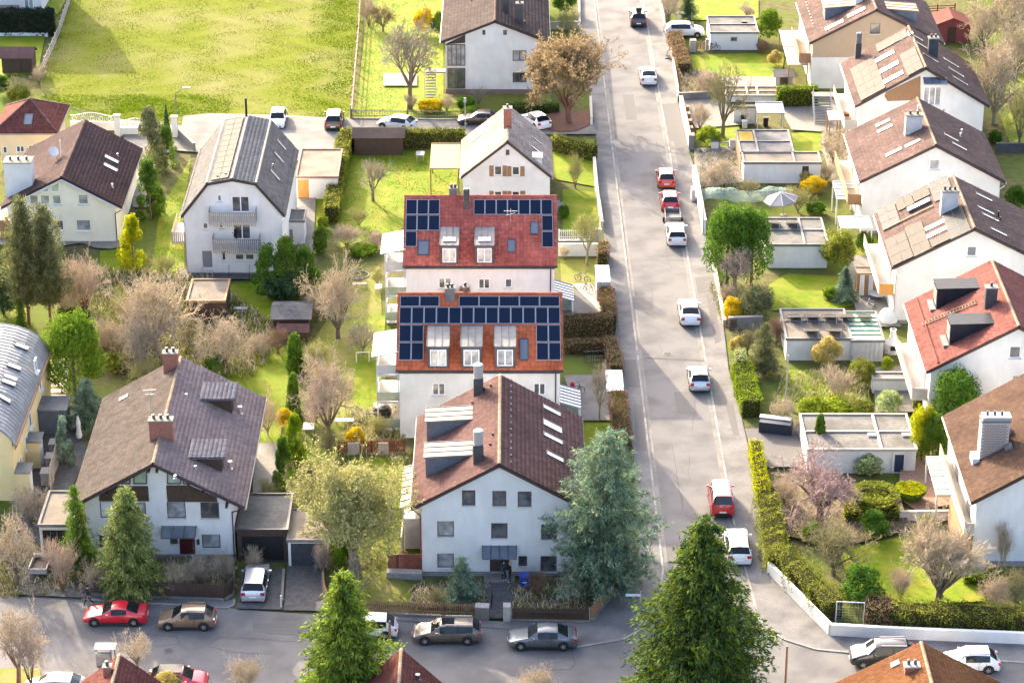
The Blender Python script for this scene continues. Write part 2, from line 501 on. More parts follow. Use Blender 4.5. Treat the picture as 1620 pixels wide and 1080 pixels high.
pv_grey = pvmat('glare_tinted_solar_cells', (0.058, 0.05, 0.043), (0.042, 0.036, 0.031), 6, 10, 0.6, 0.03)  # beige sky glare on the cells is put into their colour
pv_slate = pvmat('slate_solar_cells', (0.043, 0.045, 0.048), (0.03, 0.03, 0.03), 6, 10, 0.55, 0.03)

# foliage
L_fir = leafmat('fir_needles', (0.15, 0.185, 0.014), (0.022, 0.06, 0.038), 0.2, 0.6)
L_spruce = leafmat('spruce_needles', (0.26, 0.31, 0.028), (0.06, 0.12, 0.035), 0.2, 0.6)
L_spruce2 = leafmat('yellowish_spruce_needles', (0.34, 0.34, 0.09), (0.07, 0.13, 0.045), 0.2, 0.6)
L_cedar = leafmat('cedar_needles', (0.28, 0.32, 0.16), (0.055, 0.14, 0.13), 0.2, 0.6)
L_dark = leafmat('dark_needles', (0.07, 0.11, 0.04), (0.035, 0.07, 0.045), 0.3, 0.4)
L_olive = leafmat('olive_needles', (0.2, 0.2, 0.08), (0.075, 0.095, 0.055), 0.3, 0.4)
L_thuja = leafmat('thuja_sprays', (0.13, 0.2, 0.012), (0.04, 0.1, 0.03), 0.4, 0.4)
L_gold = leafmat('golden_thuja', (0.4, 0.38, 0.012), (0.2, 0.25, 0.01), 0.45, 0.35)
L_laurel = leafmat('laurel_leaves', (0.13, 0.22, 0.012), (0.035, 0.1, 0.032), 0.35, 0.45)
L_bright = leafmat('bright_leaves', (0.19, 0.27, 0.02), (0.08, 0.15, 0.02), 0.3, 0.4)
L_lime = leafmat('lime_leaves', (0.28, 0.33, 0.03), (0.16, 0.22, 0.02), 0.4, 0.25)
L_hedge = leafmat('hedge_leaves', (0.26, 0.275, 0.04), (0.1, 0.125, 0.022), 0.4, 0.45)
L_hgreen = leafmat('green_hedge_leaves', (0.2, 0.28, 0.012), (0.1, 0.17, 0.012), 0.4, 0.35)
L_dhedge = leafmat('dark_hedge_leaves', (0.02, 0.035, 0.025), (0.012, 0.022, 0.018), 0.2, 0.3)
L_bhedge = leafmat('brown_hedge_leaves', (0.24, 0.14, 0.08), (0.14, 0.085, 0.05), 0.25, 0.3)
L_tanh = leafmat('tan_hedge_leaves', (0.3, 0.19, 0.11), (0.2, 0.13, 0.075), 0.25, 0.3)
L_yel = leafmat('yellow_blossom', (0.62, 0.45, 0.015), (0.45, 0.32, 0.02), 0.4, 0.25)
L_pyel = leafmat('pale_yellow_leaves', (0.5, 0.4, 0.13), (0.38, 0.3, 0.09), 0.35, 0.25)
L_gbrown = leafmat('golden_brown_leaves', (0.36, 0.27, 0.15), (0.23, 0.165, 0.09), 0.3, 0.25)
L_white = leafmat('white_edged_leaves', (0.4, 0.44, 0.22), (0.2, 0.28, 0.08), 0.3, 0.2)
T_beige = leafmat('beige_twigs', (0.58, 0.48, 0.34), (0.33, 0.26, 0.175), 0.1, 0.25)
T_grey = leafmat('grey_twigs', (0.42, 0.36, 0.28), (0.24, 0.2, 0.155), 0.1, 0.25)
T_pink = leafmat('pinkish_twigs', (0.56, 0.45, 0.35), (0.33, 0.245, 0.18), 0.1, 0.25)
T_rose = leafmat('rosy_buds', (0.5, 0.37, 0.34), (0.33, 0.22, 0.195), 0.2, 0.25)
T_yg = leafmat('yellow_green_twigs', (0.478, 0.464, 0.174), (0.29, 0.261, 0.116), 0.2, 0.2)
T_olive = leafmat('olive_twigs', (0.348, 0.319, 0.16), (0.203, 0.181, 0.094), 0.15, 0.2)
T_brown = leafmat('brown_twigs', (0.29, 0.189, 0.123), (0.174, 0.116, 0.08), 0.1, 0.2)
bark = mat('bark', (0.11, 0.085, 0.06), (0.2, 0.16, 0.115), 6, 0.9, spec=0.1, stretch=(3, 3, 0.8), bump=0.5, bscale=10)
bark_pale = mat('pale_bark', (0.24, 0.2, 0.14), (0.36, 0.3, 0.2), 6, 0.9, spec=0.1)
bark_red = mat('reddish_bark', (0.13, 0.07, 0.045), (0.22, 0.12, 0.08), 6, 0.9, spec=0.1)
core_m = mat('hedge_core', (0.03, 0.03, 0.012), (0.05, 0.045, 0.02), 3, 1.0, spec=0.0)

# ------------------------------------------------------------------ building helpers
CACHE = {}

def cached(key, fn):
 if key not in CACHE:
  CACHE[key] = fn()
 return CACHE[key]

def window_meshes(w, h, fr, pane, mull, sill):
 """frame (and mullions), pane, sill in local metres: x across, z up, outside is -y"""
 key = ('win', round(w, 2), round(h, 2), fr.name, pane.name, mull, sill)
 def mk():
  t = 0.08
  a = MB()
  a.box(-w / 2, w / 2, -0.05, 0.05, -h / 2, -h / 2 + t).box(-w / 2, w / 2, -0.05, 0.05, h / 2 - t, h / 2)
  a.box(-w / 2, -w / 2 + t, -0.05, 0.05, -h / 2 + t, h / 2 - t).box(w / 2 - t, w / 2, -0.05, 0.05, -h / 2 + t, h / 2 - t)
  for i in range(mull):
   x = -w / 2 + w * (i + 1) / (mull + 1)
   a.box(x - 0.05, x + 0.05, -0.045, 0.045, -h / 2 + t, h / 2 - t)
  b = MB().box(-w / 2 + t - .01, w / 2 - t + .01, -0.015, 0.015, -h / 2 + t - .01, h / 2 - t + .01)
  c = MB().box(-w / 2 - .08, w / 2 + .08, -0.24, -0.052, -h / 2 - .06, -h / 2 - .005) if sill else None
  return (a.mesh('window', fr), b.mesh('pane', pane), c.mesh('sill', sill_m) if c else None)
 return cached(key, mk)

def add_window(parent, c, w, h, rot=0.0, fr=None, pane=None, mull=0, sill=True, R=None, name='window', label=None):
 fr = fr or frame_w
 pane = pane or glass
 m = window_meshes(round(w, 2), round(h, 2), fr, pane, mull, sill)
 o = inst(m[0], name, parent, c, rot, R)
 new('pane', m[1], o)
 if m[2]: new('sill', m[2], o)
 if label: o['label'] = label
 return o

class Slope:
 """a roof plane: origin at the lower eave corner, u along the eave, v up the slope"""
 def __init__(s, O, U, V, lu=None, lv=None):
  s.O = Vector(O)
  s.lu = lu or Vector(U).length
  s.lv = lv or Vector(V).length
  s.U, s.V = Vector(U).normalized(), Vector(V).normalized()
  s.N = s.U.cross(s.V).normalized()
  s.R = Matrix((s.U, s.V, s.N)).transposed()
 def pt(s, u, v, n=0.0):
  return s.O + s.U * u + s.V * v + s.N * n
 def uv(s, px, py, n=0.0):
  p = hit_plane(px, py, s.O + s.N * n, s.N) - s.O
  return p.dot(s.U), p.dot(s.V)

def tile_mesh(name, sl, m, tw=0.3, tl=0.36, prof='wave', clip=None, lift=0.05):
 nu, nv = max(1, round(sl.lu / tw)), max(1, round(sl.lv / tl))
 du, dv = sl.lu / nu, sl.lv / nv
 u = (np.arange(nu) * du)[None, :].repeat(nv, 0).ravel()
 v = (np.arange(nv) * dv)[:, None].repeat(nu, 1).ravel()
 if clip is not None:
  k = clip(u + du / 2, v + dv / 2)
  u, v = u[k], v[k]
 n = len(u)
 jit = NR.uniform(-0.008, 0.008, n)
 xs = np.array([0.02, 0.35, 0.75, 0.98]) * du if prof == 'wave' else np.array([0.02, 0.98]) * du
 zs = np.array([0.0, 0.04, 0.035, 0.0]) if prof == 'wave' else np.array([0.0, 0.0])
 k = len(xs)
 P = np.zeros((n, k * 3, 3), np.float32)
 for i in range(k):
  for r, (vo, zo) in enumerate(((0.0, -0.03), (0.0, 0.035), (1.06, 0.0))):
   P[:, r * k + i, 0] = u + xs[i]
   P[:, r * k + i, 1] = v + dv * vo
   P[:, r * k + i, 2] = lift + zo + zs[i] + jit
 Fq = []
 for r in range(2):
  for i in range(k - 1):
   Fq.append((r * k + i, r * k + i + 1, (r + 1) * k + i + 1, (r + 1) * k + i))
 Fq = np.array(Fq)
 Fc = (Fq[None] + (np.arange(n) * k * 3)[:, None, None]).reshape(-1, 4)
 R = np.array(sl.R)
 V = P.reshape(-1, 3) @ R.T + np.array(sl.O)
 return V, Fc

def add_roof(parent, sl, m, tw=0.3, tl=0.36, prof='wave', thick=0.2, clip=None, gut=gutter_m, verge=gutter_dk, poly=None, under=None, name='roof', gutter=True):
 og = ORG[parent.name]
 b = MB()
 if poly is None:
  poly = [(0, 0), (sl.lu, 0), (sl.lu, sl.lv), (0, sl.lv)]
 k = len(poly)
 top = [sl.pt(u, v, 0) for u, v in poly]
 bot = [sl.pt(u, v, -thick) for u, v in poly]
 b.poly(top); b.poly(bot[::-1], 1)
 for i in range(k):
  j = (i + 1) % k
  b.poly([bot[i], bot[j], top[j], top[i]], 1)
 ro = part(b, name, [m, verge], parent)
 if tw:
  V, Fc = tile_mesh('roof_tiles', sl, m, tw, tl, prof, clip)
  me = np_mesh('roof_tiles', V - np.array(og), Fc, m)
  t = new('roof_tiles', me, ro)
  ORG[t.name] = og
  t['kind'] = 'stuff'
 if gutter:
  g = MB()
  a, c = sl.pt(-0.02, -0.06, -0.08), sl.pt(sl.lu + 0.02, -0.06, -0.08)
  g.tube(a, c, 0.08, 0.08, 6)
  part(g, 'gutter', gut, ro)
 return ro

def ridge_caps(parent, a, b, m, step=0.36, r=0.13, name='ridge_tiles'):
 a, b = Vector(a), Vector(b)
 L = (b - a).length
 n = max(1, int(L / step))
 mb = MB()
 d = (b - a) / n
 for i in range(n):
  p = a + d * i
  mb.tube(p, p + d * 1.05, r * 1.12, r * 0.94, 6, cap=False)
 o = part(mb, name, m, parent)
 o['kind'] = 'stuff'
 return o

def skylight(parent, sl, px, py, w=0.78, l=1.2, fr=None, pane=None, uv=None, up=0.12, label=None):
 fr = fr or anthracite
 pane = pane or glass_light
 u, v = uv or sl.uv(px, py, 0.1)
 def mk():
  a = MB()
  t = 0.08
  a.box(-w / 2, w / 2, -l / 2, -l / 2 + t, 0, up).box(-w / 2, w / 2, l / 2 - t, l / 2, 0, up)
  a.box(-w / 2, -w / 2 + t, -l / 2 + t, l / 2 - t, 0, up).box(w / 2 - t, w / 2, -l / 2 + t, l / 2 - t, 0, up)
  b = MB().box(-w / 2 + t - .01, w / 2 - t + .01, -l / 2 + t - .01, l / 2 - t + .01, 0.02, up - .03)
  return a.mesh('skylight', fr), b.mesh('pane', pane)
 a, b = cached(('sky', round(w, 2), round(l, 2), fr.name, pane.name, up), mk)
 o = inst(a, 'skylight', parent, sl.pt(u, v, 0.05), R=sl.R)
 new('pane', b, o)
 if label: o['label'] = label
 return o

def panel_mesh(w, l, cells):
 def mk():
  a = MB()
  t = 0.035
  a.box(-w / 2, w / 2, -l / 2, -l / 2 + t, 0, .05, 1).box(-w / 2, w / 2, l / 2 - t, l / 2, 0, .05, 1)
  a.box(-w / 2, -w / 2 + t, -l / 2 + t, l / 2 - t, 0, .05, 1).box(w / 2 - t, w / 2, -l / 2 + t, l / 2 - t, 0, .05, 1)
  a.box(-w / 2 + t, w / 2 - t, -l / 2 + t, l / 2 - t, 0.0, .042, 0)
  return a.mesh('solar_panel', [cells, alu if cells is pv_blue else felt])
 return cached(('pv', round(w, 2), round(l, 2), cells.name), mk)

def pv(parent, sl, u, v, w, l, cells, n=0.16):
 return inst(panel_mesh(w, l, cells), 'solar_panel', parent, sl.pt(u, v, n), R=sl.R)

def pv_grid(parent, sl, c0, c1, nu, nv, cells, gap=0.03, skip=()):
 """panels filling the slope rectangle between two photo points"""
 (u0, v0), (u1, v1) = sl.uv(*c0, 0.16), sl.uv(*c1, 0.16)
 u0, u1 = min(u0, u1), max(u0, u1)
 v0, v1 = min(v0, v1), max(v0, v1)
 w, l = (u1 - u0) / nu, (v1 - v0) / nv
 for i in range(nu):
  for j in range(nv):
   if (i, j) in skip: continue
   pv(parent, sl, u0 + w * (i + .5), v0 + l * (j + .5), w - gap, l - gap, cells)

def box_chimney(parent, p, w, d, top, m, cap=None, pots=1, capm=None, base=-1.0, pot=None, label=None):
 """stack at p (x, y, z roof) up to height top; cap and flue pots are sub-parts"""
 x, y, z = p
 a = MB().box(x - w / 2, x + w / 2, y - d / 2, y + d / 2, z + base, top)
 c = part(a, 'chimney', m, parent)
 if label: c['label'] = label
 b = MB().box(x - w / 2 - .07, x + w / 2 + .07, y - d / 2 - .07, y + d / 2 + .07, top, top + .1)
 part(b, 'cap', capm or concrete, c)
 q = MB()
 for i in range(pots):
  cx = x + (i - (pots - 1) / 2) * w / max(pots, 1) * .9
  q.lathe([(.11, 0), (.11, .25), (.14, .26), (.14, .32), (.06, .34)], 8, (cx, y, top + .1))
 part(q, 'flue', pot or anthracite, c)
 return c

def tube_chimney(parent, p, w, top, m, tubem=None):
 """plastered stack carrying a fat steel cowl"""
 x, y, z = p
 c = part(MB().box(x - w / 2, x + w / 2, y - w / 2, y + w / 2, z - 1, top), 'chimney', m, parent)
 part(MB().lathe([(w * .48, 0), (w * .5, .75), (w * .5, 1.05), (w * .4, 1.12)], 12, (x, y, top)), 'cowl', tubem or alu, c, smooth=False)
 return c

def vent(parent, sl, px, py, m=None, h=0.35, r=0.07, name='vent_pipe'):
 u, v = sl.uv(px, py)
 p = sl.pt(u, v, 0)
 def mk():
  return MB().lathe([(r * 1.8, -.05), (r * 1.8, .06), (r, .1), (r, h - .08), (r * 1.7, h - .06), (r * 1.5, h)], 8).mesh(name, m or anthracite)
 return inst(cached(('vent', (m or anthracite).name, h, r, name), mk), name, parent, p)

def shed_dormer(parent, sl, u0, u1, v0, hf, tilt, wallm, roofm, front=None, over=0.12, label=None, tilew=None, seams=0, lip=None):
 """box dormer on a slope: front height hf above slope point v0, roof running back at the given tilt till it meets the slope"""
 nz = Vector((0, 0, 1))
 hx = Vector((sl.V.x, sl.V.y, 0))
 c = hx.length
 run = hx / c
 tan = sl.V.z / c
 r = hf / (tan - tilt)
 def P(u, back, z):
  q = sl.pt(u, v0, 0.03) + run * back
  return Vector((q.x, q.y, q.z + z))
 b = MB()
 f0, f1 = P(u0, 0, -0.05), P(u1, 0, -0.05)
 t0, t1 = P(u0, 0, hf), P(u1, 0, hf)
 e0, e1 = P(u0, r, r * tan), P(u1, r, r * tan)
 b.poly([f0, f1, t1, t0]); b.poly([f0, t0, e0]); b.poly([f1, e1, t1]); b.poly([t0, t1, e1, e0])
 d = part(b, 'dormer', wallm, parent)
 if label: d['label'] = label
 # roof slab
 o = over
 U = sl.U
 q = [t0 - U * o - run * o - nz * (o * tilt), t1 + U * o - run * o - nz * (o * tilt), e1 + U * o, e0 - U * o]
 rb = MB()
 up = nz * 0.09
 rb.poly([x + up for x in q]); rb.poly([x + nz * 0.005 for x in q][::-1])
 for i in range(4):
  j = (i + 1) % 4
  rb.poly([q[i] + nz * 0.005, q[j] + nz * 0.005, q[j] + up, q[i] + up])
 rf = part(rb, 'dormer_roof', roofm, d)
 W2 = (q[1] - q[0]).length
 if seams:
  s = MB()
  for i in range(seams + 1):
   a = q[0].lerp(q[1], i / seams) + up
   e = q[3].lerp(q[2], i / seams) + up
   s.bar(a + nz * .02, e + nz * .02, .05, .05)
  part(s, 'seam', lip or roofm, d)
 if tilew:
  s2 = Slope(q[0] + up, q[1] - q[0], q[3] - q[0])
  V, Fc = tile_mesh('roof_tiles', s2, roofm, tilew, 0.36)
  t = new('roof_tiles', np_mesh('roof_tiles', V - np.array(ORG[parent.name]), Fc, roofm), d)
  t['kind'] = 'stuff'
 return d, P, r

def wall_with_holes(mb, x0, x1, z0, prof, y, holes, depth=0.22, m=0):
 """gable or plain wall in the plane y facing -y; prof is the roof underside [(x, z)...]; holes [(x0,x1,z0,z1)]"""
 def top(x):
  for (a, za), (b, zb) in zip(prof[:-1], prof[1:]):
   if a - 1e-6 <= x <= b + 1e-6:
    return za + (zb - za) * (x - a) / max(b - a, 1e-6)
  return prof[0][1] if x < prof[0][0] else prof[-1][1]
 xs = {x0, x1}
 for p in prof:
  if x0 < p[0] < x1: xs.add(p[0])
 for h in holes:
  xs.update((h[0], h[1]))
 xs = sorted(x for x in xs if x0 - 1e-6 <= x <= x1 + 1e-6)
 for a, b in zip(xs[:-1], xs[1:]):
  if b - a < 1e-4: continue
  z = z0
  for h in sorted((h for h in holes if h[0] <= a + 1e-6 and h[1] >= b - 1e-6), key=lambda t: t[2]):
   mb.poly([(a, y, z), (b, y, z), (b, y, h[2]), (a, y, h[2])], m)
   z = h[3]
  mb.poly([(a, y, z), (b, y, z), (b, y, top(b)), (a, y, top(a))], m)
 for h in holes:
  a, b, c, d = h
  Y = y + depth
  mb.poly([(a, y, c), (a, Y, c), (a, Y, d), (a, y, d)], m)
  mb.poly([(b, Y, c), (b, y, c), (b, y, d), (b, Y, d)], m)
  mb.poly([(a, Y, c), (a, y, c), (b, y, c), (b, Y, c)], m)
  mb.poly([(a, y, d), (a, Y, d), (b, Y, d), (b, y, d)], m)
 return top

class House: pass

def gable_house(label, fl, fr, back, ze, apex, wallm, tm, wins=(), ov=0.5, fo=0.4, prof_px=None, tw=0.3, tl=0.36, tprof='wave', ridge=None, plinth=None, gut=None, verge=None, name='house', category='house', gutter=True, group=None):
 """house with its gable towards the camera, ridge running away. px anchors: eave corners and apex; wins: (x0,y0,x1,y1,style) in photo px on the front wall"""
 H = House()
 A, B = G(*fl, ze), G(*fr, ze)
 yF = (A.y + B.y) / 2
 yB = G(*back, ze).y
 if prof_px:
  prof = [(atY(*q, yF).x, atY(*q, yF).z) for q in prof_px]
 else:
  T = atY(*apex, yF)
  prof = [(A.x, ze), (T.x, T.z), (B.x, ze)]
 H.prof, H.yF, H.yB = prof, yF, yB
 x0, x1 = prof[0][0] + ov, prof[-1][0] - ov
 y0, y1 = yF + fo, yB - fo
 H.x0, H.x1, H.y0, H.y1 = x0, x1, y0, y1
 root = thing(name, label, category, ((x0 + x1) / 2, (y0 + y1) / 2, 0), group=group)
 H.root = root
 und = [(x, z - 0.22) for x, z in prof]
 holes = []
 for w in wins:
  a, b = atY(w[0], w[3], y0), atY(w[2], w[1], y0)
  holes.append((a.x, b.x, a.z, b.z))
 mb = MB()
 wm = wallm if isinstance(wallm, (list, tuple)) else [wallm]
 top = wall_with_holes(mb, x0, x1, 0, und, y0, holes)
 H.top = top
 zl, zr = top(x0), top(x1)
 mb.poly([(x0, y1, 0), (x0, y0, 0), (x0, y0, zl), (x0, y1, zl)])
 mb.poly([(x1, y0, 0), (x1, y1, 0), (x1, y1, zr), (x1, y0, zr)])
 bp = [(x0, zl)] + [p for p in und if x0 < p[0] < x1] + [(x1, zr)]
 mb.poly([(x0, y1, 0)] + [(p[0], y1, p[1]) for p in bp] + [(x1, y1, 0)])
 H.wall = part(mb, 'wall', wm, root)
 if plinth:
  pm, ph = plinth
  part(MB().box(x0 - .03, x1 + .03, y0 - .03, y1 + .03, -.05, ph), 'plinth', pm, root)
 H.wins = []
 for w, h in zip(wins, holes):
  st = w[4] if len(w) > 4 else {}
  st = dict(st)
  kind = st.pop('kind', 'window')
  cx, cz, ww, hh = (h[0] + h[1]) / 2, (h[2] + h[3]) / 2, h[1] - h[0], h[3] - h[2]
  if kind == 'window':
   H.wins.append(add_window(root, (cx, y0 + .15, cz), ww, hh, **st))
  else:
   dm = st.pop('m', wood_brown)
   o = part(MB().box(h[0] + .02, h[1] - .02, y0 + .04, y0 + .1, h[2], h[3] - .02), kind, dm, root)
   part(MB().box(h[1] - .2, h[1] - .1, y0 - .02, y0 + .035, (h[2] + h[3]) / 2 - .1, (h[2] + h[3]) / 2 - .05), 'handle', steel, o)
 tms = tm if isinstance(tm, (list, tuple)) else [tm] * (len(prof) - 1)
 H.slopes = []
 for (a, b, m) in zip(prof[:-1], prof[1:], tms):
  if b[1] >= a[1]:
   sl = Slope((a[0], yB, a[1]), (0, yF - yB, 0), (b[0] - a[0], 0, b[1] - a[1]))
   low = a is prof[0]
  else:
   sl = Slope((b[0], yF, b[1]), (0, yB - yF, 0), (a[0] - b[0], 0, a[1] - b[1]))
   low = b is prof[-1]
  H.slopes.append(sl)
  add_roof(root, sl, m, tw, tl, tprof, gutter=(low and gutter), gut=gut or gutter_m, verge=verge or gutter_dk)
 for p in prof[1:-1]:
  if ridge is not None:
   ridge_caps(root, (p[0], yF - .02, p[1] + .05), (p[0], yB, p[1] + .05), ridge)
 return H

def downpipe(parent, x, y, z, m, side=0.35):
 b = MB().tube((x + side, y, z), (x, y, z - .35), .05, .05, 6).tube((x, y, z - .33), (x, y, 0), .05, .05, 6)
 return part(b, 'downpipe', m, parent)

def canopy(parent, x0, x1, y0, y1, zw, zf, m, name='canopy', t=0.1, seams=0, sm=None, label=None):
 """sloping slab leaning out from a wall: zw at y1 (wall) and zf at y0"""
 b = MB()
 q = [(x0, y0, zf), (x1, y0, zf), (x1, y1, zw), (x0, y1, zw)]
 b.poly([(x, y, z + t) for x, y, z in q]); b.poly(q[::-1])
 for i in range(4):
  j = (i + 1) % 4
  b.poly([q[i], q[j], (q[j][0], q[j][1], q[j][2] + t), (q[i][0], q[i][1], q[i][2] + t)])
 o = part(b, name, m, parent)
 if label: o['label'] = label
 if seams:
  s = MB()
  for i in range(seams + 1):
   x = x0 + (x1 - x0) * i / seams
   s.bar((x, y0, zf + t + .02), (x, y1, zw + t + .02), .05, .06)
  part(s, 'rib', sm or frame_g, o)
 return o

def flat_garage(label, fl, fr, back_px, h, wallm, roofm, edge=None, name='garage', cat='garage', bars_x=(), bars_y=(), door=None, parapet=0.12, group=None, z0=0.0):
 """flat-roofed box: fl, fr are the front base corners in the photo; back_px = (px, py) of a back roof corner"""
 a, b = G(*fl), G(*fr)
 y0 = (a.y + b.y) / 2
 x0, x1 = a.x, b.x
 y1 = G(*back_px, h).y
 r = thing(name, label, cat, ((x0 + x1) / 2, (y0 + y1) / 2, 0), group=group)
 H = House(); H.root = r; H.x0, H.x1, H.y0, H.y1, H.h = x0, x1, y0, y1, h
 mb = MB()
 holes = []
 for d in (door or []):
  p, q = atY(d[0], d[3], y0), atY(d[2], d[1], y0)
  holes.append((p.x, q.x, max(p.z, 0.02), q.z))
 wall_with_holes(mb, x0, x1, 0, [(x0, h - .02), (x1, h - .02)], y0, holes)
 mb.poly([(x0, y1, 0), (x0, y0, 0), (x0, y0, h - .02), (x0, y1, h - .02)])
 mb.poly([(x1, y0, 0), (x1, y1, 0), (x1, y1, h - .02), (x1, y0, h - .02)])
 mb.poly([(x1, y1, 0), (x0, y1, 0), (x0, y1, h - .02), (x1, y1, h - .02)])
 part(mb, 'wall', wallm, r)
 e = .1
 part(MB().box(x0 - .02, x1 + .02, y0 - .02, y1 + .02, h - .02, h), 'roof', roofm, r)
 rim = MB()
 for (p0, p1, q0, q1) in ((x0 - e, x1 + e, y0 - e, y0 + .08), (x0 - e, x1 + e, y1 - .08, y1 + e), (x0 - e, x0 + .08, y0 + .08, y1 - .08), (x1 - .08, x1 + e, y0 + .08, y1 - .08)):
  rim.box(p0, p1, q0, q1, h - .12, h + parapet)
 part(rim, 'roof_edge', edge or zinc, r)
 for bx in bars_x:
  x = x0 + (x1 - x0) * bx
  part(MB().box(x - .1, x + .1, y0 + .09, y1 - .09, h + .002, h + .14), 'roof_joint', edge or zinc, r)
 for by in bars_y:
  y = y0 + (y1 - y0) * by
  part(MB().box(x0 + .09, x1 - .09, y - .09, y + .09, h + .002, h + .12), 'roof_joint', edge or zinc, r)
 for d, hh in zip(door or [], holes):
  dm = d[4]
  o = part(MB().box(hh[0] + .02, hh[1] - .02, y0 + .05, y0 + .1, hh[2], hh[3] - .02), d[5] if len(d) > 5 else 'door', dm, r)
 return H

# ------------------------------------------------------------------ fences, walls, hedges
def polylen(P):
 return [(Vector(b) - Vector(a)).length for a, b in zip(P[:-1], P[1:])]

def ground_pts(px):
 return [G(*p) for p in px]

def picket_fence(label, px, h=0.95, gap=0.13, w=0.07, m=None, postm=None, every=2.4, base=None, baseh=0.15, name='picket_fence', group=None, zbase=0.0, rails=True, top=0.0):
 m = m or wood_brown
 P = ground_pts(px)
 root = thing(name, label, 'fence', (P[0].x, P[0].y, 0), group=group)
 pk = cached(('picket', m.name, round(h, 2), w), lambda: MB().prism([(-w / 2, -.012), (w / 2, -.012), (w / 2, .012), (-w / 2, .012)], 0, h).mesh('picket', m))
 z = zbase + (baseh if base else 0.03)
 count = 0
 for a, b in zip(P[:-1], P[1:]):
  d = b - a
  L = d.length
  d.normalize()
  ang = math.atan2(d.y, d.x)
  n = max(1, int(L / gap))
  for i in range(n):
   p = a + d * (L * (i + .5) / n)
   inst(pk, 'picket', root, (p.x, p.y, z + .05 + RND.uniform(-.01, .01)), ang)
   count += 1
  nrm = Vector((-d.y, d.x, 0))
  if rails:
   for zz in (.25, h - .15):
    part(MB().bar(a + nrm * .035 + Vector((0, 0, z + zz)), b + nrm * .035 + Vector((0, 0, z + zz)), .04, .07), 'rail', m, root)
  k = max(1, round(L / every))
  for i in range(k + 1):
   p = a + d * (L * i / k) + nrm * .08
   part(MB().box(p.x - .05, p.x + .05, p.y - .05, p.y + .05, z - .1, z + h + .02), 'post', postm or m, root)
  if base:
   nb = nrm * .13
   part(MB().prism([a - nb, b - nb, b + nb, a + nb], 0, zbase + baseh), 'base_wall', base, root)
 return root

def low_wall(label, px, h, t=0.24, m=None, cap=None, name='garden_wall', group=None, cat='wall'):
 P = ground_pts(px)
 root = thing(name, label, cat, (P[0].x, P[0].y, 0), group=group)
 for a, b in zip(P[:-1], P[1:]):
  d = (b - a).normalized()
  n = Vector((-d.y, d.x, 0)) * (t / 2)
  part(MB().prism([a - n, b - n, b + n, a + n], -.05, h), 'wall', m or white_r, root)
  if cap:
   n2 = n * 1.3
   part(MB().prism([a - n2, b - n2, b + n2, a + n2], h, h + .07), 'coping', cap, root)
 return root

def leaf_quads(P, Nrm, size, spread=0.9, aspect=0.7, rs=None):
 """one small leaf card per point, roughly facing Nrm"""
 rs = rs or NR
 n = len(P)
 D = Nrm + rs.normal(0, spread, (n, 3))
 D /= np.linalg.norm(D, axis=1)[:, None] + 1e-9
 T = rs.normal(0, 1, (n, 3))
 T -= (T * D).sum(1)[:, None] * D
 T /= np.linalg.norm(T, axis=1)[:, None] + 1e-9
 Bv = np.cross(D, T)
 s = size * rs.uniform(0.6, 1.35, n)[:, None]
 a, b = T * s, Bv * s * aspect
 V = np.stack([P - a, P - b * .8 + a * .1, P + a, P + b * .8 + a * .1], 1).reshape(-1, 3)
 Fc = np.arange(n * 4).reshape(-1, 4)
 return V, Fc

def hedge(label, px, w, h, lm, dens=85, leaf=0.075, name='hedge', group=None, cat='hedge', wob=0.12, core=None, base_z=0.0, round_top=False):
 """clipped hedge along a ground line: a twiggy body clad in leaves"""
 P = ground_pts(px)
 root = thing(name, label, cat, (P[0].x, P[0].y, 0), group=group)
 og = np.array(ORG[root.name])
 mb = MB()
 pts, nr = [], []
 for a, b in zip(P[:-1], P[1:]):
  d = b - a
  L = d.length
  d.normalize()
  n = Vector((-d.y, d.x, 0))
  i = w * .5 - .08 - wob * .5
  mb.prism([a - n * i, b - n * i, b + n * i, a + n * i], base_z, base_z + h - .1 - wob * .5)
  A, D, N = np.array(a), np.array(d), np.array(n)
  for (k, area) in (('t', L * w), ('f', L * h), ('b', L * h), ('e0', w * h), ('e1', w * h)):
   c = max(6, int(area * dens))
   s, t = NR.uniform(0, 1, c), NR.uniform(0, 1, c)
   lump = wob * (np.sin(s * L * 1.9 + 1) * .5 + np.sin(s * L * 4.3 + t * 5) * .5)[:, None]
   if k == 't':
    p = A + D * (s * L)[:, None] + N * ((t - .5) * w)[:, None] + np.array([0, 0, base_z + h]) + np.array([0, 0, 1]) * lump
    if round_top: p[:, 2] -= (np.abs(t - .5) * 2) ** 2.5 * h * .25
    q = np.tile([0, 0, 1.], (c, 1))
   elif k in 'fb':
    sg = -1 if k == 'f' else 1
    p = A + D * (s * L)[:, None] + N * (sg * (w / 2)) + sg * N * lump + np.stack([0 * t, 0 * t, base_z + t ** .8 * h], 1)
    q = np.tile(N * sg, (c, 1))
   else:
    e = 0 if k == 'e0' else L
    sg = -1 if k == 'e0' else 1
    p = A + D * e + N * ((s - .5) * w)[:, None] + np.stack([0 * t, 0 * t, base_z + t * h], 1)
    q = np.tile(D * sg, (c, 1))
   p = p + NR.normal(0, .06, p.shape)
   pts.append(p); nr.append(q)
 part(mb, 'stems', core or core_m, root)
 V, Fc = leaf_quads(np.concatenate(pts), np.concatenate(nr), leaf, .75)
 o = new('foliage', np_mesh('foliage', V - og, Fc, lm), root)
 return root

# ------------------------------------------------------------------ ground sheets
LAYER = [0]

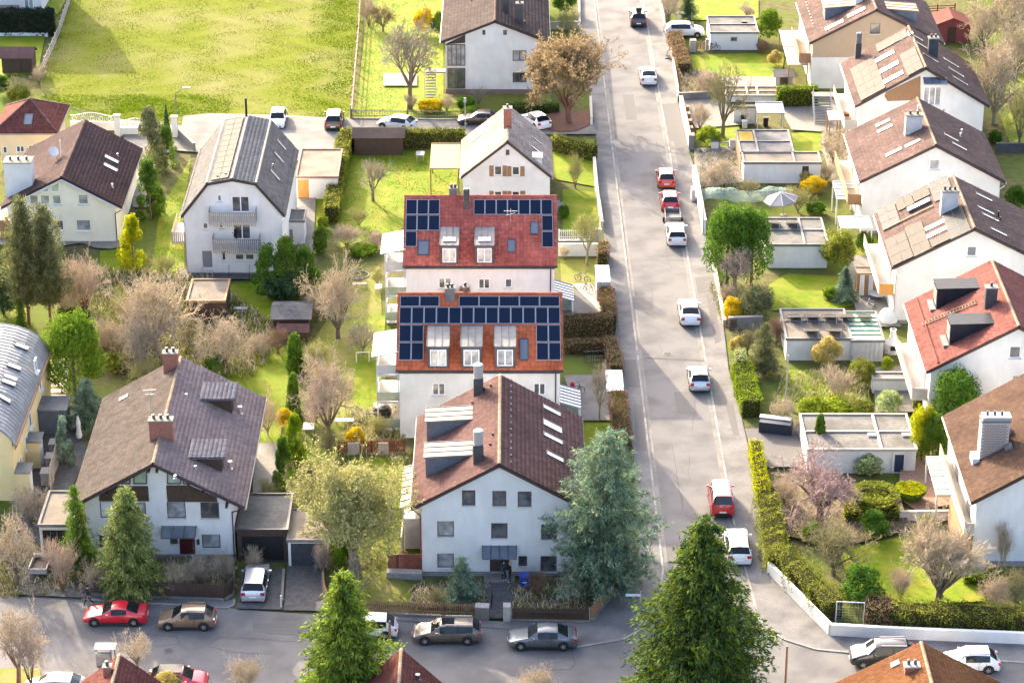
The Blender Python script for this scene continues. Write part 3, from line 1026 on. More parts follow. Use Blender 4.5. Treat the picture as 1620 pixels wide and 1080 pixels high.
def sheet(name, px, m, z=None, tri=False):
 """flat piece of ground from photo points; each sheet 4 mm above the one before"""
 LAYER[0] += 1
 zz = 0.004 * LAYER[0] if z is None else z
 P = ground_pts(px)
 ar = sum(P[i].x * P[(i + 1) % len(P)].y - P[(i + 1) % len(P)].x * P[i].y for i in range(len(P)))
 if ar < 0: P = P[::-1]
 mb = MB().poly([(p.x, p.y, zz) for p in P])
 return struct(mb, name, m)

def in_poly(x, y, P):
 c = np.zeros(len(x), bool)
 j = len(P) - 1
 for i in range(len(P)):
  xi, yi, xj, yj = P[i][0], P[i][1], P[j][0], P[j][1]
  t = ((yi > y) != (yj > y)) & (x < (xj - xi) * (y - yi) / (yj - yi + 1e-12) + xi)
  c ^= t
  j = i
 return c

def grass(name, px, n, m, h=0.14, z=0.0, jit=0):
 P = [(p.x, p.y) for p in ground_pts(px)]
 A = np.array(P)
 lo, hi = A.min(0), A.max(0)
 X = NR.uniform(lo[0], hi[0], n * 3)
 Y = NR.uniform(lo[1], hi[1], n * 3)
 k = in_poly(X + NR.normal(0, jit, len(X)), Y + NR.normal(0, jit, len(X)), P) if jit else in_poly(X, Y, P)
 X, Y = X[k][:n], Y[k][:n]
 n = len(X)
 # clumps grow taller where a slow wave says so
 hh = h * NR.uniform(.4, 1.3, n) * (0.75 + 0.5 * np.sin(X * .9 + np.cos(Y * .7) * 2) * np.cos(Y * .55 + X * .2))
 an = NR.uniform(0, np.pi, n)
 w = h * NR.uniform(.25, .6, n)
 dx, dy = np.cos(an) * w, np.sin(an) * w
 lx, ly = NR.normal(0, h * .5, n), NR.normal(0, h * .5, n)
 Z = np.full(n, z)
 V = np.stack([np.stack([X - dx, Y - dy, Z], 1), np.stack([X + dx, Y + dy, Z], 1), np.stack([X + lx, Y + ly, Z + hh], 1)], 1).reshape(-1, 3)
 o = new(name, np_mesh(name, V, np.arange(n * 3).reshape(-1, 3), m))
 o['kind'] = 'stuff'
 return o

# ------------------------------------------------------------------ trees and shrubs
def ring_tube(V, Fc, p, q, r0, r1, n):
 k = len(V)
 d = (q - p)
 L = np.linalg.norm(d)
 if L < 1e-6: return
 d = d / L
 x = np.cross(d, [0.3, 0.5, 0.81]); x /= np.linalg.norm(x) + 1e-9
 y = np.cross(d, x)
 for c, r in ((p, r0), (q, r1)):
  for i in range(n):
   t = 2 * math.pi * i / n
   V.append(c + x * (math.cos(t) * r) + y * (math.sin(t) * r))
 for i in range(n):
  j = (i + 1) % n
  Fc.append((k + i, k + j, k + n + j, k + n + i))

def bare_tree(seed, trunk=0.22, r0=0.05, limbs=6, levels=4, splits=(5, 5, 5), up=0.35, spread=0.8, ratio=0.62, wob=0.25, stems=1, buds=0, bud=0.02, budlvl=3, droop=0.0, limb_len=None):
 """unit tree (height about 1): wood mesh (trunk and limbs) and crown mesh (twigs, buds)"""
 R = np.random.RandomState(seed)
 TV, TF, CV, CF, bp = [], [], [], [], []
 def grow(p, d, L, r, lvl):
  seg = 3 if lvl < 2 else 2
  q = p
  pts = [p]
  for s in range(seg):
   d = d + R.normal(0, wob / seg, 3) + np.array([0, 0, (up if lvl < 3 else up * .4 - droop) / seg * .5])
   d /= np.linalg.norm(d)
   q2 = q + d * L / seg
   ra, rb = r * (1 - .6 * s / seg), r * (1 - .6 * (s + 1) / seg)
   if lvl <= 1: ring_tube(TV, TF, q, q2, ra, rb, 5)
   else: ring_tube(CV, CF, q, q2, max(ra, .0026), max(rb, .0018), 3)
   q = q2
   pts.append(q)
  if lvl >= levels:
   for b in range(buds):
    i = R.randint(1, len(pts))
    bp.append(pts[i] + R.normal(0, .012, 3))
   return
  n = splits[min(lvl, len(splits) - 1)]
  for i in range(n):
   t = R.uniform(.35, 1.0) if i else 1.0
   k = min(seg - 1, int(t * seg)); f = t * seg - k
   b = pts[k] * (1 - f) + pts[k + 1] * f
   a = R.normal(0, 1, 3)
   a -= a.dot(d) * d
   a /= np.linalg.norm(a) + 1e-9
   nd = d * (1 - spread * .5) + a * spread * R.uniform(.5, 1.1)
   nd /= np.linalg.norm(nd)
   grow(b, nd, L * ratio * R.uniform(.75, 1.2), r * .5, lvl + 1)
 for s in range(stems):
  base = np.array([R.normal(0, .03), R.normal(0, .03), 0]) if stems > 1 else np.zeros(3)
  lean = R.normal(0, .25 if stems > 1 else .06, 3); lean[2] = 1
  lean /= np.linalg.norm(lean)
  top = base + lean * trunk
  rr = r0 / math.sqrt(stems)
  ring_tube(TV, TF, base, top, rr * 1.25, rr * .85, 7)
  for i in range(limbs):
   an = 2 * math.pi * (i + R.uniform(0, .6)) / limbs
   el = R.uniform(.25, 1.0)
   d = np.array([math.cos(an) * spread, math.sin(an) * spread, .35 + el])
   d /= np.linalg.norm(d)
   st = base + lean * trunk * R.uniform(.7, 1.0)
   grow(st, d, (limb_len or (1 - trunk) * .5) * R.uniform(.8, 1.15), rr * .6, 1)
 CV = np.array(CV);
 z = max(CV[:, 2].max(), .1)
 rad = np.percentile(np.hypot(CV[:, 0], CV[:, 1]), 96)
 sc = np.array([1 / (2 * rad), 1 / (2 * rad), 1 / z])
 TV = np.array(TV) * sc
 CV = CV * sc
 CF = [f for f in CF]
 if bp:
  B = np.array(bp) * sc
  v, f = leaf_quads(B, np.tile([0, 0, 1.], (len(B), 1)), bud, 1.2, .8, R)
  CF = CF + [tuple(x + len(CV)) for x in f]
  CV = np.concatenate([CV, v])
 return np_mesh('trunk', TV, np.array(TF), bark, True), np_mesh('crown', CV, np.array(CF), T_grey)

def leafy(seed, n, lobes, size, flat=0.25, trunk=None):
 """unit crown: leaves over the skins and through the insides of overlapping lobes (x, y, z, rx, ry, rz), height 1, width 1"""
 R = np.random.RandomState(seed)
 P, N = [], []
 tot = sum(l[3] * l[5] for l in lobes)
 for (x, y, z, rx, ry, rz) in lobes:
  k = int(n * rx * rz / tot)
  d = R.normal(0, 1, (k, 3)); d /= np.linalg.norm(d, axis=1)[:, None]
  ph = R.uniform(0, 6, 3)
  bump = 1 + .16 * np.sin(d[:, 0] * 7 + ph[0]) * np.sin(d[:, 1] * 6 + ph[1]) + .12 * np.sin(d[:, 2] * 9 + ph[2])
  rad = (R.uniform(.55, 1.0, k) ** .5 * bump)[:, None]
  P.append(np.array([x, y, z]) + d * rad * np.array([rx, ry, rz]))
  N.append(d + np.array([0, 0, flat]))
 P, N = np.concatenate(P), np.concatenate(N)
 k = P[:, 2] > 0.0
 P, N = P[k], N[k]
 V, Fc = leaf_quads(P, N, size, .6, .75, R)
 return np_mesh('foliage', V, Fc, L_laurel)

def lobes_round(seed, k=14, core=0.3):
 R = np.random.RandomState(seed)
 L = [(0, 0, .5, .36, .36, .42)]
 for i in range(k):
  a = R.uniform(0, 6.28); e = R.uniform(-.4, 1.3)
  r = R.uniform(.13, .22)
  L.append((math.cos(a) * math.cos(e) * .33, math.sin(a) * math.cos(e) * .33, .48 + math.sin(e) * .36, r, r, r))
 return L

def lobes_tall(seed, k=26):
 R = np.random.RandomState(seed)
 L = []
 for i in range(k):
  z = R.uniform(.05, .93)
  w = .42 * (1 - max(0, z - .35) / .72) ** .8
  a = R.uniform(0, 6.28)
  r = R.uniform(.1, .2)
  L.append((math.cos(a) * (w - r * .5), math.sin(a) * (w - r * .5), z, r, r, r * .75))
 return L

def conifer(seed, n_lvl=26, per=9, sprays=9, top=0.02, droop=0.35, rough=0.25, power=0.85, size=0.05, lift=0.0, base=0.06, inner=0.15, tuft=9, spread=.016, nw=.2):
 """unit conifer: whorls of boughs, each bough a row of drooping spray cards"""
 R = np.random.RandomState(seed)
 P, D, S = [], [], []
 for i in range(n_lvl):
  t = (i + R.uniform(0, .7)) / n_lvl
  z = base + (1 - base) * t
  w = .5 * (1 - t) ** power + top
  m = max(3, int(per * (1 - t * .55)))
  off = R.uniform(0, 6.28)
  for j in range(m):
   a = off + 6.283 * j / m + R.normal(0, .15)
   ln = w * R.uniform(1 - rough * 1.2, 1 + rough * .35) * (1 + .17 * math.sin(a * 2 + z * 9) + .14 * math.sin(a * 3 - z * 14))
   zt = R.normal(0, .012)
   dirv = np.array([math.cos(a), math.sin(a), 0])
   side = np.array([-math.sin(a), math.cos(a), 0])
   k = max(2, int(sprays * (ln / .5) + 2))
   for q in range(k):
    f = inner + (1 - inner) * (q + R.uniform(0, 1)) / k
    zz = z + zt + lift * f * ln - droop * ln * f * f * .5
    sg = R.uniform(-1, 1)
    c = dirv * ln * f + side * (1 - f * .7) * ln * .32 * sg + np.array([0, 0, zz])
    v = dirv + side * sg * .8 + np.array([0, 0, -droop * f * .9 + lift])
    for h in range(tuft):
     P.append(c + R.normal(0, spread, 3) * (1, 1, .5))
     w2 = v + R.normal(0, .45, 3)
     D.append(w2 / np.linalg.norm(w2)); S.append(size * R.uniform(.6, 1.3))
 P, D, S = np.array(P), np.array(D), np.array(S)[:, None]
 n = len(P)
 Up = np.tile([0, 0, 1.], (n, 1)) + R.normal(0, .45, (n, 3))
 B = np.cross(D, Up); B /= np.linalg.norm(B, axis=1)[:, None] + 1e-9
 V = np.stack([P - D * S * .5, P - B * S * nw + D * S * .25, P + D * S * 1.2, P + B * S * nw + D * S * .25], 1).reshape(-1, 3)
 return np_mesh('crown', V, np.arange(n * 4).reshape(-1, 4), L_fir)

def trunk_mesh(r=0.035, h=0.9, n=7, crook=0.0):
 b = MB()
 b.tube((0, 0, 0), (crook, 0, h * .45), r, r * .7, n).tube((crook, 0, h * .45), (0, 0, h), r * .7, r * .12, n)
 return b.mesh('trunk', bark, smooth=True)

def slot(o, m):
 o.material_slots[0].link = 'OBJECT'
 o.material_slots[0].material = m

def plant(proto, name, label, cat, px, by, ty, wpx, lm, bm=None, group=None, depth=1.0, z0=0.0, rot=None, lean=0.0, hmul=1.0):
 """stand a prototype (list of (part name, mesh, is_leaf)) at a base point of the photo, as tall and wide as it shows there"""
 g = G(px, by, z0)
 h = (atY(px, ty, g.y).z - z0) * hmul
 w = wpx / scale_at(px, by)
 root = thing(name, label, cat, (g.x, g.y, z0), 0, group)
 r = RND.uniform(0, 6.28) if rot is None else rot
 for pn, me, leaf in proto:
  o = new(pn, me, root, (0, 0, 0))
  o.rotation_euler = (0, 0, r)
  o.scale = (w, w * depth, h)
  slot(o, lm if leaf else (bm or bark))
 if lean: root.rotation_euler = (0, lean, 0)
 return root

# ================================================================== THE GROUND
ROAD_L = [(892, -400), (940, 0), (1006, 540), (1049, 902), (1046, 930), (1035, 965), (1015, 995), (985, 1012), (912, 1024), (860, 1013), (800, 995), (530, 974)]
ROAD_R = [(947, -400), (1017, 0), (1111, 540), (1160, 822), (1171, 870), (1201, 982), (1215, 996), (1242, 1012), (1290, 1027), (1350, 1033), (1620, 1048), (1900, 1062)]
PAVE_L = [(850, -400), (916, 0), (918, 42), (936, 160), (944, 225), (941, 270), (946, 302), (954, 365), (962, 420), (971, 507), (975, 545), (982, 600), (991, 680), (1003, 715), (1011, 885), (938, 984), (800, 984), (530, 970)]
PAVE_R = [(980, -400), (1042, 0), (1050, 32), (1060, 75), (1070, 140), (1072, 162), (1088, 235), (1099, 267), (1097, 285), (1105, 315), (1115, 370), (1132, 445), (1145, 520), (1153, 588), (1162, 615), (1178, 682), (1188, 727), (1200, 790), (1206, 850), (1216, 907), (1312, 1006), (1620, 1019), (1900, 1031)]
struct(MB().box(-3000, 3000, -3000, 4000, -1.0, -0.03), 'ground', ground_m)
sheet('meadow', [(132, -80), (112, 0), (92, 60), (64, 128), (66, 152), (120, 168), (200, 192), (286, 196), (290, 184), (330, 182), (545, 189), (556, 189), (567, 60), (572, 0), (576, -80)], meadow_m)
for q, m in (
 ([(560, 187), (577, 60), (592, -60), (700, -60), (702, 150), (735, 178), (735, 187)], lawn_m),
 ([(552, 242), (730, 236), (720, 312), (630, 365), (540, 392), (526, 330)], lawn_m),
 ([(497, 312), (522, 312), (510, 402), (494, 402)], lawn_m),
 ([(252, 335), (302, 250), (290, 345), (292, 425), (238, 440)], lawn_m),
 ([(355, 448), (445, 448), (440, 505), (400, 525), (355, 505)], lawn_m),
 ([(158, 398), (196, 392), (190, 432), (158, 438)], lawn_m),
 ([(0, 395), (40, 385), (60, 420), (40, 520), (0, 520)], lawn_m),
 ([(95, 470), (190, 450), (200, 520), (90, 520)], lawn_m),
 ([(325, 548), (462, 545), (452, 640), (442, 702), (402, 702), (345, 600)], lawn_m),
 ([(490, 545), (545, 470), (600, 420), (612, 640), (640, 702), (500, 706)], lawn_dry),
 ([(560, 500), (610, 500), (605, 640), (560, 640)], lawn_m),
 ([(555, 724), (642, 724), (632, 805), (555, 792)], lawn_m),
 ([(555, 902), (615, 905), (650, 925), (660, 958), (540, 955)], lawn_dry),
 ([(917, 668), (972, 668), (977, 714), (925, 714)], lawn_m),
 ([(886, 412), (950, 410), (948, 486), (890, 484)], lawn_dry),
 ([(890, 300), (945, 305), (950, 372), (890, 372)], lawn_m),
 ([(872, 222), (940, 222), (940, 296), (880, 285)], lawn_m),
 ([(700, 150), (870, 150), (880, 182), (740, 182)], lawn_dry),
 ([(1092, 88), (1242, 84), (1236, 124), (1098, 124)], lawn_m),
 ([(1090, 0), (1200, 0), (1200, 30), (1090, 34)], lawn_m),
 ([(1100, 206), (1170, 200), (1168, 236), (1120, 240)], lawn_m),
 ([(1252, 212), (1300, 208), (1308, 240), (1258, 243)], lawn_m),
 ([(1216, 452), (1245, 434), (1325, 438), (1355, 484), (1300, 492), (1222, 492)], lawn_m),
 ([(1240, 586), (1372, 590), (1380, 650), (1262, 656), (1236, 640)], lawn_m),
 ([(1325, 872), (1445, 846), (1535, 882), (1560, 952), (1400, 958), (1338, 905)], lawn_m),
 ([(1350, 400), (1385, 372), (1400, 410), (1350, 412)], lawn_m),
 ([(1590, 130), (1640, 120), (1640, 240), (1600, 236), (1580, 180)], lawn_m),
 ([(-40, 55), (72, 55), (60, 118), (-40, 125)], lawn_m),
 ([(30, 25), (110, -10), (95, 20), (85, 28)], lawn_m),
 ([(-60, 1060), (62, 1058), (72, 1100), (-60, 1110)], lawn_dry),
):
 sheet('lawn', q, m)
sheet('street', ROAD_L + [(372, 963), (360, 960), (130, 946), (-400, 930), (-400, 1320), (1900, 1320)] + ROAD_R[::-1], asphalt, .012)
sheet('driveway', [(384, 902), (446, 902), (448, 966), (374, 964)], asphalt_dark)
sheet('driveway', [(455, 890), (514, 890), (514, 968), (449, 967)], asphalt_dark)
sheet('driveway', [(45, 885), (140, 880), (143, 948), (22, 942)], asphalt_dark)
sheet('parking_court', [(278, 240), (290, 186), (330, 181), (470, 185), (545, 190), (735, 192), (938, 190), (945, 214), (740, 215), (540, 215), (537, 238), (540, 262)], concrete)
sheet('parking_court', [(300, 186), (470, 188), (545, 192), (800, 194), (800, 212), (520, 211), (505, 213), (300, 214)], pavement_m)
sheet('driveway', [(186, 190), (286, 200), (284, 236), (250, 250), (236, 330), (210, 330), (200, 230)], concrete)
sheet('path', [(470, 315), (500, 312), (496, 395), (484, 430), (470, 430)], concrete)
sheet('terrace', [(95, 380), (196, 376), (200, 390), (176, 396), (150, 394), (128, 386), (95, 392)], slabs)
sheet('terrace', [(-40, 330), (40, 335), (40, 385), (-40, 395)], slabs)
sheet('terrace', [(288, 428), (400, 428), (405, 444), (362, 444), (360, 452), (290, 452)], asphalt_dark)
sheet('terrace', [(606, 118), (660, 118), (660, 138), (606, 138)], slabs)
sheet('path', [(402, 704), (440, 702), (440, 780), (400, 782)], slabs)
sheet('path', [(60, 640), (110, 640), (140, 720), (70, 860), (20, 860), (60, 720)], asphalt_dark)
sheet('terrace', [(590, 640), (630, 628), (632, 668), (592, 668)], slabs)
sheet('path', [(892, 596), (965, 596), (972, 668), (915, 668)], pavement_m)
sheet('path', [(897, 466), (962, 448), (970, 495), (940, 498), (895, 500)], pavement_m)
sheet('path', [(905, 452), (935, 450), (962, 492), (948, 495)], stone_m)
sheet('flower_bed', [(856, 188), (880, 178), (932, 176), (934, 200), (912, 210), (876, 212), (858, 202)], mulch)
sheet('flower_bed', [(1070, 112), (1135, 118), (1142, 150), (1076, 156)], soil)
sheet('yard', [(1140, 124), (1240, 124), (1240, 140), (1146, 142)], slabs)
sheet('yard', [(1076, 162), (1140, 158), (1176, 200), (1100, 206), (1088, 180)], gravel_m)
sheet('yard', [(1232, 168), (1330, 160), (1336, 214), (1252, 208), (1242, 190)], slabs)
sheet('yard', [(1098, 238), (1176, 234), (1186, 290), (1110, 300), (1099, 270)], gravel_m)
sheet('yard', [(1300, 200), (1340, 205), (1355, 290), (1320, 300), (1300, 240)], gravel_m)
sheet('yard', [(1340, 408), (1392, 404), (1425, 520), (1360, 520), (1348, 470)], slabs)
sheet('yard', [(1380, 585), (1448, 580), (1460, 655), (1385, 655)], concrete)
sheet('terrace', [(1425, 735), (1475, 720), (1510, 800), (1450, 812), (1420, 790)], terracotta_m)
sheet('driveway', [(1178, 682), (1278, 676), (1282, 742), (1200, 742), (1190, 727)], asphalt_patch)
sheet('flower_bed', [(655, 928), (766, 926), (768, 968), (650, 964)], soil)
sheet('flower_bed', [(812, 928), (945, 905), (990, 896), (938, 975), (812, 972)], soil)
sheet('path', [(768, 926), (812, 926), (812, 982), (764, 982)], asphalt_dark)
sheet('flower_bed', [(255, 885), (372, 885), (372, 938), (140, 930), (140, 890)], soil)
sheet('flower_bed', [(1220, 760), (1420, 780), (1440, 840), (1330, 870), (1240, 850)], soil)

def raised(name, px, h, m):
 P = ground_pts(px)
 o = struct(MB().prism([(p.x, p.y) for p in P], 0.0, h), name, m)
 return o
KH = 0.07
raised('pavement', ROAD_L[:12] + PAVE_L[::-1], KH, pavement_m)
raised('pavement', ROAD_R + PAVE_R[::-1], KH, pavement_m)
raised('pavement', [(130, 948), (360, 962), (370, 960), (371, 948), (355, 952), (130, 941)], KH, pavement_m)
def strip_on(name, px, m, z):
 P = ground_pts(px)
 return struct(MB().poly([(p.x, p.y, z) for p in (P if sum(P[i].x * P[(i + 1) % len(P)].y - P[(i + 1) % len(P)].x * P[i].y for i in range(len(P))) > 0 else P[::-1])]), name, m)
for q, m in (
 ([(1047, 166), (1073, 164), (1091, 235), (1090, 262), (1071, 265), (1060, 225)], asphalt_patch),
 ([(1060, 225), (1066, 225), (1073, 268), (1066, 268)], concrete),
 ([(1099, 440), (1129, 437), (1133, 462), (1104, 466)], asphalt_patch),
 ([(1118, 470), (1128, 470), (1141, 540), (1131, 545)], asphalt_patch),
 ([(1147, 640), (1160, 640), (1170, 690), (1160, 690)], asphalt_patch),
 ([(985, 570), (1006, 570), (1012, 614), (992, 614)], asphalt_patch),
 ([(1002, 640), (1018, 640), (1026, 715), (1007, 715)], asphalt_patch),
 ([(951, 330), (966, 330), (978, 400), (960, 402)], asphalt_patch),
):
 LAYER[0] += 1
 strip_on('pavement_patch', q, m, KH + 0.004 + (LAYER[0] % 8) * .0012)
strip_on('road_patch', [(1021, 565), (1117, 570), (1118, 572), (1021, 567)], asphalt_dark, .018)

# kerb stones: one metre each, with open joints
def kerbs(px, off=0.0):
 P = ground_pts(px)
 mb = MB()
 for a, b in zip(P[:-1], P[1:]):
  d = b - a; L = d.length
  if L < .2: continue
  d /= L
  n = max(1, round(L))
  for i in range(n):
   p, q = a + d * (L * i / n + .012), a + d * (L * (i + 1) / n - .012)
   mb.bar(p + Vector((0, 0, KH / 2)), q + Vector((0, 0, KH / 2)), .17, KH + .03 + RND.uniform(-.006, .006))
 o = struct(mb, 'kerb', kerb_m)
 return o
kerbs(ROAD_L[1:9]); kerbs(ROAD_R[1:11]); kerbs([(130, 948), (360, 962), (370, 957), (371, 948)])

def gutter(px, sgn, w=.32):
 P = ground_pts(px)
 mb = MB()
 z = .016
 for a, b in zip(P[:-1], P[1:]):
  d = (b - a).normalized(); n = Vector((-d.y, d.x, 0)) * sgn
  mb.poly([(p.x, p.y, z) for p in ((a + n * .1, b + n * .1, b + n * (.1 + w), a + n * (.1 + w)) if sgn < 0 else (a + n * (.1 + w), b + n * (.1 + w), b + n * .1, a + n * .1))][::-1])
 struct(mb, 'road_gutter', concrete)
gutter(ROAD_L[1:5], 1); gutter(ROAD_R[1:8], -1)
# gutter seam, tar seams and manholes
def tar(px, w=.05):
 P = ground_pts(px)
 mb = MB()
 z = .024
 for a, b in zip(P[:-1], P[1:]):
  d = (b - a).normalized(); n = Vector((-d.y, d.x, 0)) * w / 2
  mb.poly([(p.x, p.y, z) for p in (a - n, b - n, b + n, a + n)])
 return struct(mb, 'tar_seam', asphalt_dark)
def wiggle(px, n=5, amp=1.5):
 out = [px[0]]
 for a, b in zip(px[:-1], px[1:]):
  for i in range(1, n + 1):
   t = i / n
   out.append((a[0] + (b[0] - a[0]) * t + RND.uniform(-amp, amp), a[1] + (b[1] - a[1]) * t + RND.uniform(-amp, amp) * .4))
 return out
tar(wiggle([(172, 1004), (195, 1016), (250, 1022), (284, 1018), (280, 1007), (240, 1004)]), .06)
tar(wiggle([(330, 1020), (345, 1008), (400, 1010), (470, 1015)]), .05)
tar(wiggle([(331, 1022), (370, 1032), (430, 1034)]), .05)
tar(wiggle([(905, 1026), (909, 1050), (902, 1058), (860, 1060)]), .06)
tar(wiggle([(420, 1001), (470, 1004), (560, 1012)]), .05)
tar(wiggle([(966, 200), (1040, 203)], 8, .6), .04)
tar(wiggle([(988, 412), (1086, 412)], 8, .6), .04)
tar(wiggle([(1020, 567), (1116, 571)], 8, .6), .05)
for k in range(10):
 y0 = 40 + k * 84 + RND.uniform(-15, 15)
 x0 = 955 + .148 * y0 + RND.uniform(5, 55)
 tar(wiggle([(x0, y0), (x0 + RND.uniform(-6, 10), y0 + RND.uniform(10, 26)), (x0 + RND.uniform(-10, 22), y0 + RND.uniform(30, 50))], 4, 1.2), .035)
ZP = .02
for (x0, y0, x1, y1) in ((1000, 470, 1030, 490), (1066, 620, 1098, 655), (985, 150, 1002, 190), (400, 985, 470, 1000)):
 q = .15 * (y1 - y0) if x0 > 900 else 0
 strip_on('road_patch', [(x0, y0), (x1, y0), (x1 + q, y1), (x0 + q, y1)], asphalt_patch, ZP)
tar(wiggle([(1063, 700), (1072, 760), (1080, 800)], 8, .8), .04)
for (px, py, lab) in ((1012, 217, 'round manhole cover in the main road near the lone shrub hedge'), (1056, 560, 'round manhole cover in the main road beside the silver hatchback'), (267, 1029, 'round manhole cover in the street below the gold hatchback')):
 g = G(px, py)
 r = thing('manhole_cover', lab, 'manhole', (g.x, g.y, .02), group='manhole covers in the streets')
 lpart(MB().lathe([(.42, 0), (.42, .008)], 20), 'ring', concrete, r)
 lpart(MB().lathe([(.33, .009), (.33, .016)], 20), 'lid', asphalt_dark, r)

grass('meadow_grass', [(130, -60), (112, 0), (92, 60), (66, 128), (70, 152), (120, 167), (200, 191), (286, 195), (290, 183), (545, 188), (554, 188), (566, 60), (572, -60)], 90000, blade_m, .08)
grass('meadow_grass', [(505, -40), (565, -40), (560, 100), (550, 187), (500, 186), (520, 100)], 12000, blade_lush, .13, 0, 2.2)
grass('meadow_grass', [(66, 150), (330, 150), (360, 182), (290, 184), (200, 192)], 9000, blade_lush, .14, 0, 2.0)
for q, n in (([(560, 187), (577, 60), (592, -10), (700, -10), (702, 150), (735, 178)], 7000), ([(552, 242), (730, 236), (720, 312), (630, 365), (540, 392)], 6000), ([(325, 548), (462, 545), (442, 702), (402, 702)], 5000),
    ([(490, 545), (600, 420), (612, 640), (640, 702), (500, 706)], 8000), ([(1325, 872), (1445, 846), (1535, 882), (1560, 952), (1400, 958)], 5000), ([(1216, 452), (1245, 434), (1325, 438), (1355, 484), (1222, 492)], 2500),
    ([(1092, 88), (1242, 84), (1236, 124), (1098, 124)], 3000), ([(1240, 586), (1372, 590), (1380, 650), (1262, 656)], 2500), ([(252, 335), (302, 250), (290, 425), (238, 440)], 2000), ([(555, 724), (642, 724), (632, 805), (555, 792)], 1500)):
 grass('lawn_grass', q, n, blade_lush, .1)
for q, n in (([(160, 420), (330, 430), (450, 530), (380, 600), (250, 590), (90, 560)], 5000), ([(655, 928), (940, 908), (985, 900), (935, 972), (650, 964)], 3000), ([(255, 885), (372, 885), (372, 938), (140, 930)], 2000), ([(1220, 760), (1420, 780), (1440, 840), (1330, 870), (1240, 850)], 3000), ([(1070, 112), (1135, 118), (1142, 150), (1076, 156)], 1500), ([(440, 700), (650, 710), (640, 900), (520, 900)], 3500), ([(0, 860), (130, 860), (60, 945), (0, 945)], 2000)):
 grass('leaf_litter', q, n, litter_m, .12)

# ================================================================== HOUSES
D = dict
WD = D(fr=frame_d); WDC = D(fr=frame_d, pane=glass_cur)

# --- the two red-roofed houses with solar panels (roof slope towards the camera)
def row_house(label, Ye, ze, Yr, zr, xl, xr, name='house'):
 H = House()
 H.Yw = Ye + .35
 Yb = 2 * Yr - Ye
 root = thing(name, label, 'house', ((xl + xr) / 2, Yr, 0))
 H.root = root
 x0, x1 = xl + .25, xr - .25
 H.x0, H.x1 = x0, x1
 H.front = Slope((xl, Ye, ze), (xr - xl, 0, 0), (0, Yr - Ye, zr - ze))
 H.back = Slope((xr, Yb, ze), (xl - xr, 0, 0), (0, Yr - Yb, zr - ze))
 H.Yb = Yb
 return H
def row_walls(H, wins, ze, zr, Yr, wm=None):
 root = H.root
 holes = []
 for w in wins:
  a, b = atY(w[0], w[3], H.Yw), atY(w[2], w[1], H.Yw)
  holes.append((a.x, b.x, a.z, b.z))
 mb = MB()
 t = (zr - ze) / (Yr - H.front.O.y)
 zw = ze + t * .35 - .25
 wall_with_holes(mb, H.x0, H.x1, 0, [(H.x0, zw), (H.x1, zw)], H.Yw, holes)
 Yk = H.Yb - .35
 for x, f in ((H.x0, -1), (H.x1, 1)):
  q = [(x, H.Yw, 0), (x, Yk, 0), (x, Yk, zw), (x, Yr, zr - .25), (x, H.Yw, zw)]
  mb.poly(q if f > 0 else q[::-1])
 mb.poly([(H.x1, Yk, 0), (H.x0, Yk, 0), (H.x0, Yk, zw), (H.x1, Yk, zw)])
 part(mb, 'wall', wm or white_r, root)
 for w, h in zip(wins, holes):
  add_window(root, ((h[0] + h[1]) / 2, H.Yw + .08, (h[2] + h[3]) / 2), h[1] - h[0], h[3] - h[2], **(w[4] if len(w) > 4 else {}))
def box_dormer(H, px0, px1, pyt, pyw, pyb, metal, roofm, blind=None):
 """lead-clad dormer with a double window; photo rows: roof top, window head, foot"""
 sl = H.front
 u0, v0 = sl.uv(px0, pyb); u1, _ = sl.uv(px1, pyb)
 uh, vh = sl.uv((px0 + px1) / 2, pyb)
 p = sl.pt(uh, vh)
 zt = atY((px0 + px1) / 2, pyw, p.y).z - p.z
 d, P, r = shed_dormer(H.root, sl, u0, u1, v0, zt, .12, metal, roofm, over=.06, seams=3, lip=metal)
 a, b = P((u0 + u1) / 2, -.04, zt * .5), None
 add_window(d, (a.x, a.y, a.z + .05), (u1 - u0) - .36, zt * .72, mull=1, sill=False, pane=glass_cur)
 return d, P, r, zt
Y1e, Y1r, Y2e, Y2r = 215.65, 221.59, 194.48, 200.25
z_e, z_r = 6.3, 10.5
xl1, xr1 = G(637, 421, z_e).x, G(882, 421, z_e).x
xl2, xr2 = G(626, 586, z_e).x, G(891, 586, z_e).x
H1 = row_house('white house under a red tiled roof with two dormers and solar panels in two groups', Y1e, z_e, Y1r, z_r, xl1, xr1)
H2 = row_house('white house whose red roof carries a broad band of solar panels over three dormers', Y2e, z_e, Y2r, z_r, xl2, xr2)
row_walls(H1, [(694, 440, 714, 456, D(mull=1)), (757, 441, 775, 457, D(mull=1)), (799, 441, 810, 455)], z_e, z_r, Y1r)
row_walls(H2, [(684, 606, 704, 625, D(mull=1)), (844, 606, 863, 625, D(mull=1))], z_e, z_r, Y2r)
for H, tm in ((H1, t_red), (H2, t_orange)):
 add_roof(H.root, H.front, tm, .33, .4, gut=anthracite)
 add_roof(H.root, H.back, tm, .33, .4, gut=anthracite)
 f = H.front
 ridge_caps(H.root, f.pt(0, f.lv, .06), f.pt(f.lu, f.lv, .06), tm, .4, .13)
 part(MB().box(H.x0 - .02, H.x1 + .02, H.Yw - .3, H.Yw - .02, z_e - .3, z_e - .12), 'eave_board', anthracite, H.root)
 part(MB().tube((H.x1 - .35, H.Yw - .08, z_e - .3), (H.x1 - .35, H.Yw - .08, 0), .05, .05, 6), 'downpipe', gutter_dk, H.root)
def panels_at(H, x0, x1, y0, y1, n):
 pv_grid(H.root, H.front, (x0, y0), (x1, y1), n, 1, pv_blue)
